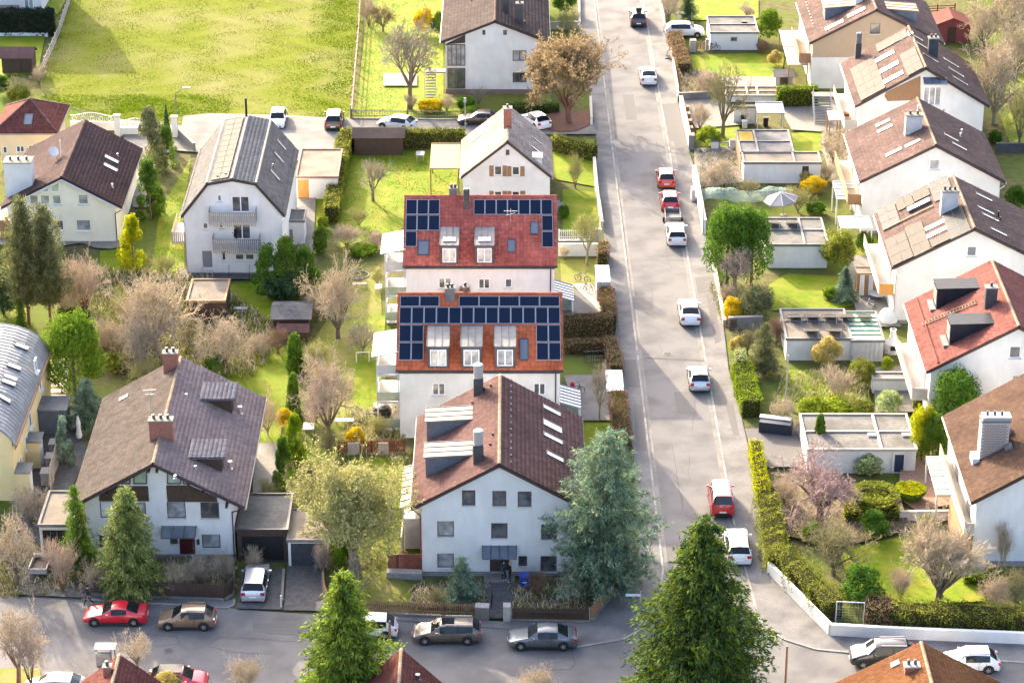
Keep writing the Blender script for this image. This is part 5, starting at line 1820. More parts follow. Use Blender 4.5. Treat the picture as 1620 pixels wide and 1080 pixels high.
for k in range(3):
 part(MB().box(R2.x0 - 1.2, R2.x0 - .5, R2.y0 + .7 + k * 1.5, R2.y0 + 1.3 + k * 1.5, 2.9, 3.3), 'planter', wood_brown, R2.root)

R3 = gable_house('white house with plain rosy brown roof and wide chimney', (1360, 290), (1591, 287), (1332, 212), 5.5, (1481, 230), white_r, t_tan, [
 (1470, 253, 1487, 269, D(pane=glass_cur))], ov=.5, fo=.45, tw=.3, tl=.38, ridge=ridge_m, plinth=(plinth_m, .3))
sl, sr = R3.slopes
for (px, py, l) in ((1397, 195, 1.5), (1400, 204, 1.6), (1414, 241, 1.7), (1444, 227, 1.6)):
 skylight(R3.root, sl, px, py, .62, l, pane=glass_white)
for (px, py) in ((1505, 218), (1518, 232)):
 skylight(R3.root, sr, px, py, .62, 1.6, pane=glass_light)
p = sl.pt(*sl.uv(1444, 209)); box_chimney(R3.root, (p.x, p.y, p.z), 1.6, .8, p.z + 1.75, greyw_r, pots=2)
vent(R3.root, sl, 1452, 176, whitepaint, .6); vent(R3.root, sr, 1521, 212, whitepaint, .5); vent(R3.root, sr, 1519, 218, whitepaint, .5)
side_balcony(R3, 2.9, R3.y0 + .6, R3.y0 + 12, panel=wood_brown, slab=beige_clad)
downpipe(R3.root, R3.x1 - .02, R3.y0 - .1, 5.0, whitepaint, .5)

R4 = gable_house('white house whose left roof slope is almost filled with grey solar panels', (1410, 425), (1672, 425), (1376, 340), 5.5, (1542, 362), white_r, t_tan, [
 (1529, 390, 1546, 406, D(pane=glass_sky))], ov=.5, fo=.45, tw=.3, tl=.38, ridge=ridge_m, plinth=(plinth_m, .3))
sl, sr = R4.slopes
for q, nu, nv, c in (([(1400, 384), (1430, 366), (1445, 405), (1415, 420)], 3, 2, pv_grey), ([(1432, 364), (1456, 349), (1473, 393), (1447, 406)], 3, 2, pv_grey), ([(1387, 334), (1414, 319), (1424, 350), (1401, 364)], 3, 2, pv_slate),
 ([(1416, 318), (1440, 307), (1446, 320), (1422, 334)], 1, 2, pv_grey), ([(1442, 305), (1467, 294), (1472, 308), (1447, 320)], 1, 2, pv_grey), ([(1470, 293), (1498, 278), (1507, 302), (1479, 320)], 3, 2, pv_slate), ([(1490, 342), (1519, 326), (1535, 361), (1505, 379)], 3, 2, pv_slate), ([(1472, 382), (1500, 368), (1503, 376), (1476, 391)], 1, 2, pv_grey)):
 pvq(R4, sl, q, nu, nv, c)
skylight(R4.root, sl, 1455, 327, .8, 2.2, pane=glass_white, up=.35)
for (px, py) in ((1480, 356), (1482, 368)):
 skylight(R4.root, sl, px, py, .8, 2.0, pane=glass_white)
for (px, py) in ((1557, 312), (1560, 333), (1567, 344), (1580, 367)):
 skylight(R4.root, sr, px, py, .6, 1.7, pane=glass_light)
p = sl.pt(*sl.uv(1504, 333)); box_chimney(R4.root, (p.x - .2, p.y, p.z), 1.5, .8, p.z + 1.9, greyw_r, pots=3)
vent(R4.root, sr, 1579, 345, black, .7); vent(R4.root, sr, 1583, 350, black, .4)
part(MB().bar(sl.pt(*sl.uv(1400, 366), .2), sl.pt(*sl.uv(1478, 328), .2), .12, .1), 'snow_rail', wood_brown, R4.root)
side_balcony(R4, 2.8, R4.y0 + .2, R4.y0 + 11.5, panel=balc_m, end=wood_orange)
downpipe(R4.root, R4.x0 + .02, R4.y0 - .1, 5.0, gutter_m, -.3)

R5 = gable_house('white house with bright brick red roof and two dark wedge dormers', (1465, 589), (1752, 589), (1427, 481), 5.5, (1612, 517), white_r, t_brick, [
 (1596, 548, 1616, 567, D(fr=frame_w)), (1602, 595, 1625, 610, D(pane=glass_cur, fr=wood_red))], ov=.45, fo=.35, tw=.28, tl=.36, ridge=ridge_m)
sl, sr = R5.slopes
for (px, py) in ((1481, 491), (1502, 548)):
 u, v = sl.uv(px, py)
 shed_dormer(R5.root, sl, u - 2.0, u, v, 1.9, .03, black_sheet, black_sheet, over=.06)
 q = sl.pt(u, v)
 part(MB().box(q.x - .03, q.x + .01, q.y + .25, q.y + 1.75, q.z + .45, q.z + 1.6), 'dormer_window', glass_light, R5.root)
 part(MB().box(q.x - .5, q.x - .04, q.y - .05, q.y + 2.0, q.z - .1, q.z + .12), 'dormer_apron', zinc, R5.root)
p = sl.pt(*sl.uv(1566, 484)); box_chimney(R5.root, (p.x, p.y, p.z), .95, .75, p.z + 1.7, anthracite, pots=1)
lad = part(MB().bar(sl.pt(*sl.uv(1458, 514), .2), sl.pt(*sl.uv(1545, 478), .2), .06, .06).bar(sl.pt(*sl.uv(1460, 518), .2), sl.pt(*sl.uv(1547, 482), .2), .06, .06), 'roof_ladder', ridge_m, R5.root)
for k in range(18):
 t = (k + .5) / 18
 part(MB().bar(sl.pt(*sl.uv(1458 + 87 * t, 514 - 36 * t), .2), sl.pt(*sl.uv(1460 + 87 * t, 518 - 36 * t), .2), .05, .05), 'rung', ridge_m, lad)
u0, v0 = sl.uv(1441, 480);
part(MB().bar(sl.pt(.3, 1.2, .18), sl.pt(sl.lu - .3, 1.2, .18), .08, .12), 'snow_rail', t_brick, R5.root)
side_balcony(R5, 2.8, R5.y0 + .3, R5.y0 + 11, panel=balc_m, slab=balc_m)

R6 = gable_house('white house with rust brown roof and tall clinker chimney at the bottom right', (1536, 796), (1820, 796), (1489, 659), 5.5, (1680, 722), white_r, t_rust, [], ov=.5, fo=.4, tw=.27, tl=.34, ridge=ridge_m, plinth=(plinth_m, .4))
sl, sr = R6.slopes
p = sl.pt(*sl.uv(1570, 712))
ch = part(MB().box(p.x - 1.05, p.x + 1.05, p.y - .55, p.y + .55, p.z - 1, p.z + 2.6), 'chimney', mortar, R6.root)
bm = cached('brick', lambda: MB().box(-.115, .115, -.012, .012, -.045, .045).mesh('brick', brickc))
for r in range(22):
 z = p.z - .6 + r * .142
 for k in range(8):
  x = p.x - .92 + k * .262 + (.06 if r % 2 else -.06)
  if abs(x - p.x) < .95: inst(bm, 'brick', ch, (x, p.y - .558, z))
part(MB().box(p.x - 1.12, p.x + 1.12, p.y - .62, p.y + .62, p.z + 2.6, p.z + 2.72), 'cap', concrete, ch)
part(MB().box(p.x - 1.0, p.x + 1.15, p.y - .5, p.y + .5, p.z + 2.72, p.z + 3.0), 'cowl_plate', alu, ch)
for k in range(3):
 part(MB().lathe([(.1, 0), (.1, .3), (.13, .34)], 8, (p.x - .6 + k * .55, p.y, p.z + 3.0)), 'flue', anthracite, ch)
q = sl.pt(*sl.uv(1541, 722)); part(MB().box(p.x - 1.6, p.x - 1.06, p.y - .8, p.y + .4, p.z - .9, p.z - .3), 'chimney_apron', whitepaint, ch)
part(MB().box(-.4, .4, -.3, .3, 0, .2, M=Matrix.Translation(sl.pt(*sl.uv(1597, 710), .1)) @ sl.R.to_4x4()), 'roof_hatch', zinc, R6.root)
part(MB().box(-.3, .3, -.3, .3, 0, .5, M=Matrix.Translation(sl.pt(*sl.uv(1597, 686), .1)) @ sl.R.to_4x4()), 'vent_box', zinc, R6.root)
side_balcony(R6, 2.8, R6.y0 - .2, R6.y0 + 12.5, .75, panel=balc_m, slab=balc_m)
part(MB().box(R6.x0 - .9, R6.x0 - .02, R6.y0 + .2, R6.y0 + 6, 0, 2.4), 'low_bay', wood_brown, R6.root)

# ================================================================== LEFT EDGE
# hipped red-brown roof
ze = 4.3
fl_, fr_ = G(-14, 217, ze), G(91, 211, ze)
yF = fr_.y; xl, xr = fl_.x, fr_.x
yB = G(120, 168, ze).y
T = atY(52, 158, (yF + yB) / 2)
H6 = House(); H6.root = thing('house', 'peach coloured house under a dull red hipped roof', 'house', ((xl + xr) / 2, (yF + yB) / 2, 0))
cx, cy = (xl + xr) / 2, (yF + yB) / 2
mb = MB()
H6.y0, H6.x0, H6.x1 = yF + .5, xl + .5, xr - .5
holes = []
for w in ((5, 232, 11, 243), (26, 231, 38, 241), (45, 230, 52, 236)):
 a, b = atY(w[0], w[3], H6.y0), atY(w[2], w[1], H6.y0)
 holes.append((a.x, b.x, a.z, b.z))
wall_with_holes(mb, H6.x0, H6.x1, 0, [(H6.x0, ze), (H6.x1, ze)], H6.y0, holes)
mb.poly([(H6.x1, H6.y0, 0), (H6.x1, yB - .5, 0), (H6.x1, yB - .5, ze), (H6.x1, H6.y0, ze)])
mb.poly([(H6.x0, yB - .5, 0), (H6.x0, H6.y0, 0), (H6.x0, H6.y0, ze), (H6.x0, yB - .5, ze)])
mb.poly([(H6.x1, yB - .5, 0), (H6.x0, yB - .5, 0), (H6.x0, yB - .5, ze), (H6.x1, yB - .5, ze)])
part(mb, 'wall', peach_r, H6.root)
for h in holes:
 add_window(H6.root, ((h[0] + h[1]) / 2, H6.y0 + .08, (h[2] + h[3]) / 2), h[1] - h[0], h[3] - h[2], mull=1 if h[1] - h[0] > .7 else 0)
C4 = [(xl, yF, ze), (xr, yF, ze), (xr, yB, ze), (xl, yB, ze)]
for i in range(4):
 a, b = Vector(C4[i]), Vector(C4[(i + 1) % 4])
 m = (a + b) / 2
 V = Vector((cx, cy, T.z)) - m
 sl = Slope(a, b - a, V)
 lu, lv = sl.lu, sl.lv
 add_roof(H6.root, sl, t_cherry, .3, .38, poly=[(0, 0), (lu, 0), (lu / 2, lv)], clip=lambda u, v, lu=lu, lv=lv: np.abs(u - lu / 2) < (1 - v / lv) * lu / 2 - .05)
 if i == 0: skylight(H6.root, sl, 45, 189, .9, 1.5, pane=glass_sky)
 ridge_caps(H6.root, a + Vector((0, 0, .06)), Vector((cx, cy, T.z + .08)), t_pink)

# barrel-roofed yellow house
YF, XR, ZE = atY(25, 792, 1).y, 0, 0
g = G(25, 792); YF = g.y
e = atY(21, 704, YF); XR, ZE = e.x + .15, e.z
bk = G(75, 553, ZE); YB = bk.y
tp = atY(0, 676, YF)
XL = XR - 9.0
H10 = House(); H10.root = thing('house', 'yellow rendered house with grey barrel roof at the left edge', 'house', ((XL + XR) / 2, (YF + YB) / 2, 0))
N_ARC = 12
arc = []
for i in range(N_ARC + 1):
 t = math.pi * (.06 + .88 * i / N_ARC)
 arc.append(((XL + XR) / 2 - math.cos(t) / math.cos(.06 * math.pi) * (XR - XL) / 2, ZE + (math.sin(t) - math.sin(.06 * math.pi)) * 3.0))
mb = MB()
hol = [(XL + 4.6, XL + 6.0, 1.0, 2.4)]
wall_with_holes(mb, XL + .15, XR - .25, 0, [(x, z - .1) for x, z in arc], YF + .05, hol)
mb.poly([(XR - .25, YF + .05, 0), (XR - .25, YB - .2, 0), (XR - .25, YB - .2, ZE), (XR - .25, YF + .05, ZE)])
mb.poly([(XL + .15, YB - .2, 0), (XL + .15, YF + .05, 0), (XL + .15, YF + .05, ZE), (XL + .15, YB - .2, ZE)])
mb.poly([(XR - .25, YB - .2, 0), (XL + .15, YB - .2, 0)] + [(x, YB - .2, z - .1) for x, z in arc])
part(mb, 'wall', yellow_r, H10.root)
add_window(H10.root, ((hol[0][0] + hol[0][1]) / 2, YF + .13, 1.7), 1.4, 1.4, fr=frame_d)
rb = MB()
for (a, b) in zip(arc[:-1], arc[1:]):
 rb.poly([(a[0], YF - .1, a[1]), (b[0], YF - .1, b[1]), (b[0], YB, b[1]), (a[0], YB, a[1])])
 rb.poly([(a[0], YF - .1, a[1] - .15), (b[0], YF - .1, b[1] - .15), (b[0], YF - .1, b[1]), (a[0], YF - .1, a[1])])
 rb.poly([(a[0], YB, a[1]), (b[0], YB, b[1]), (b[0], YB, b[1] - .15), (a[0], YB, a[1] - .15)])
rf = part(rb, 'roof', barrel_m, H10.root)
nr = int((YB - YF) / .55)
for k in range(nr + 1):
 y = YF + (YB - YF) * k / nr
 s = MB()
 for (a, b) in zip(arc[:-1], arc[1:]):
  s.bar((a[0], y, a[1] + .02), (b[0], y, b[1] + .02), .04, .06, up=(0, 1, 0))
 part(s, 'seam', barrel_m, rf)
part(MB().tube((XR + .08, YF - .1, ZE - .05), (XR + .08, YB, ZE - .05), .1, .1, 6), 'gutter', wood_brown, rf)
part(MB().box(XR - .02, XR + .03, YF - .1, YB, ZE - .35, ZE + .02), 'fascia', wood_brown, rf)
def barrel_pt(px, py):
 best = None
 for (a, b) in zip(arc[:-1], arc[1:]):
  n = Vector((a[1] - b[1], 0, b[0] - a[0])).normalized()
  p = hit_plane(px, py, Vector((a[0], 0, a[1])), n)
  if min(a[0], b[0]) - .01 <= p.x <= max(a[0], b[0]) + .01:
   return p, n, Vector((b[0] - a[0], 0, b[1] - a[1])).normalized()
for (px, py) in ((34, 549), (22, 581), (13, 606), (16, 598), (6, 631)):
 r = barrel_pt(px, py)
 if r:
  p, n, v = r
  s = Slope(p, (0, 1, 0), -v)
  skylight(H10.root, s, 0, 0, .8, 1.2, uv=(0, 0), pane=glass_white)  # white glare on these panes is put into the glass colour
for k, (px, py, w, h) in enumerate(((63, 606, .9, 1.3), (47, 665, .9, 1.3), (41, 700, .9, 1.3), (56, 578, .8, 1.2), (32, 735, .9, 1.2), (46, 740, .9, 1.3))):
 p = hit_plane(px, py, Vector((XR - .24, 0, 0)), Vector((1, 0, 0)))
 add_window(H10.root, (XR - .22, p.y, max(1.2, p.z)), w, h, rot=math.pi / 2, pane=glass_cur)
for (px, py) in ((55, 672), (38, 722)):
 p = hit_plane(px, py, Vector((XR + .5, 0, 0)), Vector((1, 0, 0)))
 o = part(MB().box(XR - .24, XR + .85, p.y - .6, p.y + .9, 0, 2.5), 'porch', yellow_r, H10.root)
 part(MB().box(XR - .24, XR + 1.0, p.y - .75, p.y + 1.05, 2.5, 2.6), 'porch_roof', zinc, o)
 part(MB().box(XR + .86, XR + .9, p.y - .3, p.y + .6, .05, 2.1), 'door', frame_w, o)

# white building at the top left corner
a, b = G(-40, 22), G(68, 20)
H11 = thing('house', 'white building cut by the top left corner behind the dark hedge', 'house', ((a.x + b.x) / 2, a.y + 5, 0))
e11, r11, d11 = 7.4, 12.2, 10.6
mb = MB().poly([(a.x, a.y, 0), (b.x, a.y, 0), (b.x, a.y, e11), (a.x, a.y, e11)]).poly([(b.x, a.y, 0), (b.x, a.y + d11, 0), (b.x, a.y + d11, e11), (b.x, a.y + d11 / 2, r11 - .1), (b.x, a.y, e11)])
mb.poly([(b.x, a.y + d11, 0), (a.x, a.y + d11, 0), (a.x, a.y + d11, e11), (b.x, a.y + d11, e11)]).poly([(a.x, a.y + d11, 0), (a.x, a.y, 0), (a.x, a.y, e11), (a.x, a.y + d11 / 2, r11 - .1), (a.x, a.y + d11, e11)])
part(mb, 'wall', white_r, H11)
for O, U, V in (((a.x - .3, a.y - .4, e11), (b.x - a.x + .7, 0, 0), (0, d11 / 2 + .4, r11 - e11)), ((b.x + .4, a.y + d11 + .4, e11), (a.x - b.x - .7, 0, 0), (0, -d11 / 2 - .4, r11 - e11))):
 add_roof(H11, Slope(O, U, V), t_plum, .34, .4)
part(MB().box(a.x, atY(30, 10, a.y).x, a.y - 1.2, a.y - .02, 0, 1.1), 'plinth_bay', brownplinth, H11)
add_window(H11, (atY(46, 9, a.y).x, a.y - .04, 1.6), 1.1, 2.2, mull=1, pane=glass_cur)

# ================================================================== BOTTOM EDGE: roof tops of three houses below the picture
def roof_top(label, ap, left, right, ze_guess, z_r, ms, wallm, slope_w, ridge=ridge_m, tw=.22):
 T = G(ap[0], ap[1], z_r)
 r = thing('house', label, 'house', (T.x, T.y - 5, 0))
 xl, xr = T.x - slope_w, T.x + slope_w
 yb, yf = T.y, T.y - 10
 A = Slope((xl, yb, ze_guess), (0, yf - yb, 0), (slope_w, 0, z_r - ze_guess))
 B = Slope((xr, yf, ze_guess), (0, yb - yf, 0), (-slope_w, 0, z_r - ze_guess))
 w = .3
 mb = MB()
 P = [(xl + w, 0), (xr - w, 0), (xr - w, ze_guess - .05), (T.x, z_r - .25), (xl + w, ze_guess - .05)]
 for y, rev in ((yf + .3, False), (yb - .3, True)):
  q = [(x, y, z) for x, z in P]
  mb.poly(q[::-1] if rev else q)
 mb.poly([(xl + w, yb - .3, 0), (xl + w, yf + .3, 0), (xl + w, yf + .3, ze_guess - .05), (xl + w, yb - .3, ze_guess - .05)])
 mb.poly([(xr - w, yf + .3, 0), (xr - w, yb - .3, 0), (xr - w, yb - .3, ze_guess - .05), (xr - w, yf + .3, ze_guess - .05)])
 part(mb, 'wall', wallm, r)
 add_roof(r, A, ms, tw, .3)
 add_roof(r, B, ms, tw, .3)
 ridge_caps(r, (T.x, yf, z_r + .05), (T.x, yb, z_r + .05), ridge, .34, .12)
 return r, A, B, T
b1, A, B, T = roof_top('small house with reddish roof at the bottom left edge below the red coupe', (189, 1036), None, None, 2.6, 5.6, t_cherry, white_r, 3.7)
p = A.pt(A.lu - 7.6, A.lv * .82); box_chimney(b1, (T.x - .55, T.y - 1.8, T.z - .6), .5, .5, T.z + .25, redbrick, pots=1)
b2, A, B, T = roof_top('red roofed house at the bottom edge between the spruce and the sedan', (635, 1027), None, None, 2.6, 6.0, t_cherry, white_r, 3.4)
skylight(b2, A, 0, 0, .5, .7, uv=(A.lu * .25, A.lv * .55)); vent(b2, B, 661, 1076, anthracite, .5, .12)
b3, A, B, T = roof_top('house with sunlit terracotta roof at the bottom right edge', (1457, 1016), None, None, 2.6, 6.2, t_tcotta, white_r, 6.3)
box_chimney(b3, (T.x - .95, T.y - 2.6, T.z - .8), .95, .6, T.z - .15, redbrick, pots=2, capm=stone_m)
skylight(b3, A, 0, 0, .5, .6, uv=(1.2, A.lv * .72), pane=glass_white)

# ================================================================== GARAGES, SHEDS, PORCHES
W5 = wood_orange
G1 = flat_garage('flat roofed garage with orange door beside the grey mansard house', (470, 315), (535, 315), (540, 237), 2.35, white_r, felt_gr, brownplinth, door=[(472, 284, 488, 314, W5)])
G1b = flat_garage('little white outhouse with stained flat roof at the mansard house corner', (455, 388), (482, 388), (487, 333), 2.5, white_r, felt, zinc, name='outhouse', cat='shed', door=[(457, 363, 463, 387, frame_g)])
CP = flat_garage('carport with grey flat roof beside the wide timber-gabled house', (377, 888), (456, 888), (462, 782), 2.7, wood_dark, felt, gutter_dk, name='carport', cat='carport', door=[(384, 848, 448, 886, black)])
G2 = flat_garage('white flat roofed garage with dark door next to the carport', (457, 897), (517, 897), (520, 806), 2.3, white_r, felt_gr, concrete, door=[(461, 859, 512, 896, anthracite)])
G3 = flat_garage('dark open garage with gravelled roof on the far left of the timber gable house', (66, 882), (112, 882), (113, 778), 2.8, white_r, felt_gr, concrete, door=[(70, 838, 108, 880, black)])  # black sheet in the open front stands in for the shade inside
G4 = flat_garage('small white garage with one dark window and a bicycle against it at the top', (1123, 80), (1198, 79), (1190, 27), 2.1, white_r, felt, zinc, bars_y=(.5,))
a = atY(1161, 62, G4.y0); add_window(G4.root, (a.x, G4.y0 - .04, a.z), .75, .5, fr=frame_g, sill=False)
part(MB().box(G4.x1 - 1.6, G4.x1 - 1.0, G4.y0 + 3.4, G4.y0 + 3.9, 2.1, 2.28), 'roof_dome', black, G4.root)
G5 = flat_garage('long white garage wall with pale roof and small open doorway', (1176, 290), (1297, 290), (1292, 242), 2.2, white_r, felt_gr, zinc, bars_x=(.66,), door=[(1268, 263, 1280, 288, wood_dark)])
G5b = flat_garage('low garage with dark tarred roof between the pergola yard and the long white garage', (1171, 274), (1254, 274), (1244, 207), 2.2, wood_brown, felt_dk, zinc, bars_x=(.33,), bars_y=(.5,))
part(MB().box(G5b.x0 + .15, G5b.x0 + 1.6, G5b.y0 + 3.2, G5b.y1 - .3, 2.21, 2.26), 'moss_patch', mat('moss', (.3, .17, .02), (.36, .26, .04), 3, .95), G5b.root)
G6 = flat_garage('white double garage with two tilted roof hatches behind the big laurel', (1212, 424), (1308, 424), (1330, 346), 2.35, white_r, felt, zinc, bars_x=(.62,), bars_y=(.55,))
G7 = flat_garage('white garage with seven tilted solar panels on its roof', (1243, 570), (1345, 570), (1338, 490), 2.05, white_r, felt_gr, zinc, bars_y=(.6,))
G7b = flat_garage('garage half with ribbed green metal roof beside the tilted solar panels', (1345.5, 572), (1396, 572), (1389, 494), 2.0, greyw_r, awning_g, zinc)
for k in range(7):
 y = G7b.y0 + .25 + (G7b.y1 - G7b.y0 - .5) * k / 6
 part(MB().box(G7b.x0 + .1, G7b.x1 - .1, y - .06, y + .06, 2.002, 2.08), 'rib', green_p, G7b.root)
for k in range(7):
 x = G7b.x0 + .3 + k * .38
 part(MB().box(x - .16, x + .16, G7b.y0 - .05, G7b.y0 - .01, .05, 1.85), 'plank', greyw_r, G7b.root)
G8 = flat_garage('double garage with felt roof, blue door and white trellis behind the topiary', (1276, 748), (1447, 748), (1432, 656), 2.1, white_r, felt, stone_m, bars_x=(.68,), bars_y=(.5,), door=[(1414, 719, 1431, 747, mat('blue_door', (.02, .035, .08), None, rough=.5))])
for (x0, x1) in ((1409, 1413.5), (1431.5, 1446)):
 a, b = atY(x0, 747, G8.y0), atY(x1, 715, G8.y0)
 t = part(MB().box(a.x, a.x + .04, G8.y0 - .08, G8.y0 - .02, .05, 1.9), 'trellis', whitepaint, G8.root)
 n = max(1, int((b.x - a.x) / .16))
 for i in range(n + 1):
  x = a.x + (b.x - a.x) * i / n
  part(MB().box(x - .015, x + .015, G8.y0 - .08, G8.y0 - .05, .05, 1.85), 'lath', whitepaint, t)
 for i in range(10):
  part(MB().box(a.x, b.x, G8.y0 - .11, G8.y0 - .085, .15 + i * .19, .18 + i * .19), 'lath', whitepaint, t)
for (px, py) in ((1379, 689), (1433, 689)):
 p = G(px, py, 2.1)
 part(MB().box(p.x - .3, p.x + .3, p.y - .25, p.y + .25, 2.102, 2.25), 'roof_outlet', alu, G8.root)

def tilted_panels(H, pts, w, l, cells, ang=.35, names='solar_panel'):
 for (px, py) in pts:
  p = G(px, py, H.h + .35)
  Rm = Matrix.Rotation(math.pi + RND.uniform(-.04, .04), 3, 'Z') @ Matrix.Rotation(ang, 3, 'X')
  o = inst(panel_mesh(w, l, cells), 'solar_panel', H.root, p, R=Rm)
  fr = MB().bar((-w * .4, l * .45, -.02), (-w * .4, l * .45, -l * .33), .04, .04).bar((w * .4, l * .45, -.02), (w * .4, l * .45, -l * .33), .04, .04)
  lpart(fr, 'support', alu, o)
tilted_panels(G7, [(1257, 500), (1285, 500), (1313, 500), (1283, 522), (1320, 522)], 1.25, 1.9, pv_grey, .3)
tilted_panels(G7, [(1340, 500)], 1.25, 1.9, pv_grey, .3)
tilted_panels(G7b, [(1368, 500)], 1.25, 1.9, pv_grey, .3)
tilted_panels(G6, [(1223, 352), (1253, 352)], 1.25, 1.7, pv_grey, .3)

def gable_shed(label, px, w, d, h, hr, wallm, roofm, name='shed', cat='shed', axis='x', group=None, open_front=False):
 g = G(*px)
 r = thing(name, label, cat, (g.x, g.y, 0), group=group)
 b = MB().box(-w / 2, w / 2, 0, d, 0, h)
 if axis == 'x':
  for x, s in ((-w / 2, -1), (w / 2, 1)):
   q = [(x, 0, h), (x, d, h), (x, d / 2, hr - .05)]
   b.poly(q if s > 0 else q[::-1])
 else:
  for y, s in ((0, -1), (d, 1)):
   q = [(-w / 2, y, h), (w / 2, y, h), (0, y, hr - .05)]
   b.poly(q if s < 0 else q[::-1])
 lpart(b, 'wall', wallm, r)
 o = .25
 for s in (0, 1):
  m = MB()
  if axis == 'x':
   e = (-o, h - .08) if s == 0 else (d + o, h - .08)
   q = [(-w / 2 - o, e[0], e[1]), (w / 2 + o, e[0], e[1]), (w / 2 + o, d / 2, hr), (-w / 2 - o, d / 2, hr)]
   if s: q = q[::-1]
  else:
   e = (-w / 2 - o) if s == 0 else (w / 2 + o)
   q = [(e, d + o, h - .08), (e, -o, h - .08), (0, -o, hr), (0, d + o, hr)]
   if s: q = q[::-1]
  m.poly([(x, y, z + .07) for x, y, z in q]); m.poly(q[::-1])
  for i in range(4):
   j = (i + 1) % 4
   m.poly([q[i], q[j], (q[j][0], q[j][1], q[j][2] + .07), (q[i][0], q[i][1], q[i][2] + .07)])
  ro = lpart(m, 'roof', roofm, r)
 lpart(MB().box(-.45, .45, -.05, -.005, 0.02, min(1.9, h - .1)), 'door', wood_dark, r)
 return r
gable_shed('brown garden shed with shallow roof inside the hedge corner', (599, 246), 5.0, 2.8, 2.0, 2.5, wood_dark, t_grown)
gable_shed('dark felt-roofed shed between the laurel clump and the beige shrub', (461, 524), 3.2, 3.4, 1.3, 1.75, wood_dark, felt_dk)
gable_shed('small shed with pinkish roof in front of the dark felt-roofed shed', (464, 540), 2.4, 1.2, 1.0, 1.4, wood_dark, t_pink)
gable_shed('red garden shed under bare trees at the top right', (1505, 68), 4.2, 3.6, 2.1, 3.0, shed_red, t_cherry, axis='y')
gable_shed('garden shed with rosy roof beside the meadow fence', (28, 117), 3.4, 2.6, 1.9, 2.7, wood_dark, t_pink)
gable_shed('tiny shed with pale pink roof on the right of the vegetable patch', (1240, 138), 1.9, 1.4, 1.3, 1.8, wood_grey, t_pale)
pv_lean = flat_garage('flat wooden terrace roof in front of the grey mansard house', (298, 512), (357, 512), (345, 443), 2.2, wood_dark, felt_gr, wood_brown, name='garden_shelter', cat='shelter')

def pergola(label, fl, fr, back, hF, hB, roofm, postm, ribs=5, name='pergola', cat='pergola', ribm=None, cloth=True):
 a, b = G(*fl, hF), G(*fr, hF)
 y0 = a.y; y1 = G(*back, hB).y
 r = thing(name, label, cat, ((a.x + b.x) / 2, (y0 + y1) / 2, 0))
 for x in (a.x + .08, b.x - .08):
  for y, h in ((y0 + .08, hF), (y1 - .08, hB)):
   part(MB().box(x - .06, x + .06, y - .06, y + .06, 0, h), 'post', postm, r)
 q = [(a.x, y0, hF), (b.x, y0, hF), (b.x, y1, hB), (a.x, y1, hB)]
 m = MB().poly([(x, y, z + .06) for x, y, z in q]).poly(q[::-1])
 for i in range(4):
  j = (i + 1) % 4
  m.poly([q[i], q[j], (q[j][0], q[j][1], q[j][2] + .06), (q[i][0], q[i][1], q[i][2] + .06)])
 rf = part(m, 'roof', roofm, r)
 for i in range(ribs + 1):
  y = y0 + (y1 - y0) * i / max(ribs, 1)
  z = hF + (hB - hF) * i / max(ribs, 1)
  part(MB().bar((a.x, y, z + .1), (b.x, y, z + .1), .07, .08), 'rafter', ribm or postm, rf)
 return r, (a.x, b.x, y0, y1)
pergola('pergola with pale yellow awning left of the small white gable house', (680, 268), (727, 266), (727, 228), 2.7, 3.1, awning_y, wood_brown, 1)
pergola('two-part carport roof of white sheets beside the brown clad house', (1247, 104), (1278, 102), (1262, 48), 2.6, 2.9, awning_w, wood_brown, 2, name='carport', cat='carport')
pergola('grey glazed shelter over the bins in the upper right yard', (1198, 180), (1241, 178), (1236, 163), 2.3, 2.5, glass_sky, alu, 1, name='shelter', cat='shelter')
pergola('white conservatory roof left of the plain rosy brown roofed house', (1323, 316), (1355, 314), (1350, 288), 2.6, 3.0, glass_white, whitepaint, 5, name='conservatory', cat='conservatory', ribm=whitepaint)
pergola('white sheet canopy over the gap behind the double garage', (1330, 362), (1380, 360), (1376, 344), 2.5, 2.6, awning_w, whitepaint, 1, name='canopy', cat='canopy')
pergola('pale green striped awning of the bottom right house', (1481, 784), (1512, 784), (1492, 724), 2.2, 2.5, awning_g, whitepaint, 6, name='awning', cat='awning', ribm=awning_g)
pergola('small white garden roof by the stairs of the panel-covered house', (1312, 192), (1330, 190), (1330, 176), 2.3, 2.5, awning_w, wood_brown, 0, name='canopy', cat='canopy')
r, bb = pergola('timber arbour with two white panels on the patio of the panel house', (1356, 434), (1391, 434), (1390, 424), 2.3, 2.3, felt_gr, wood_brown, 1, name='arbour', cat='arbour')
for (x0, x1, m) in ((1356, 1361, wood_brown), (1361.5, 1368, whitepaint), (1368.5, 1375, wood_brown), (1375.5, 1382, whitepaint), (1382.5, 1390, wood_brown)):
 y = bb[2] + .02
 a, b = G(x0, 434, 2.3), G(x1, 434, 2.3)
 part(MB().box(a.x, b.x, y - .06, y, .05, 2.25), 'screen_panel', m, r)
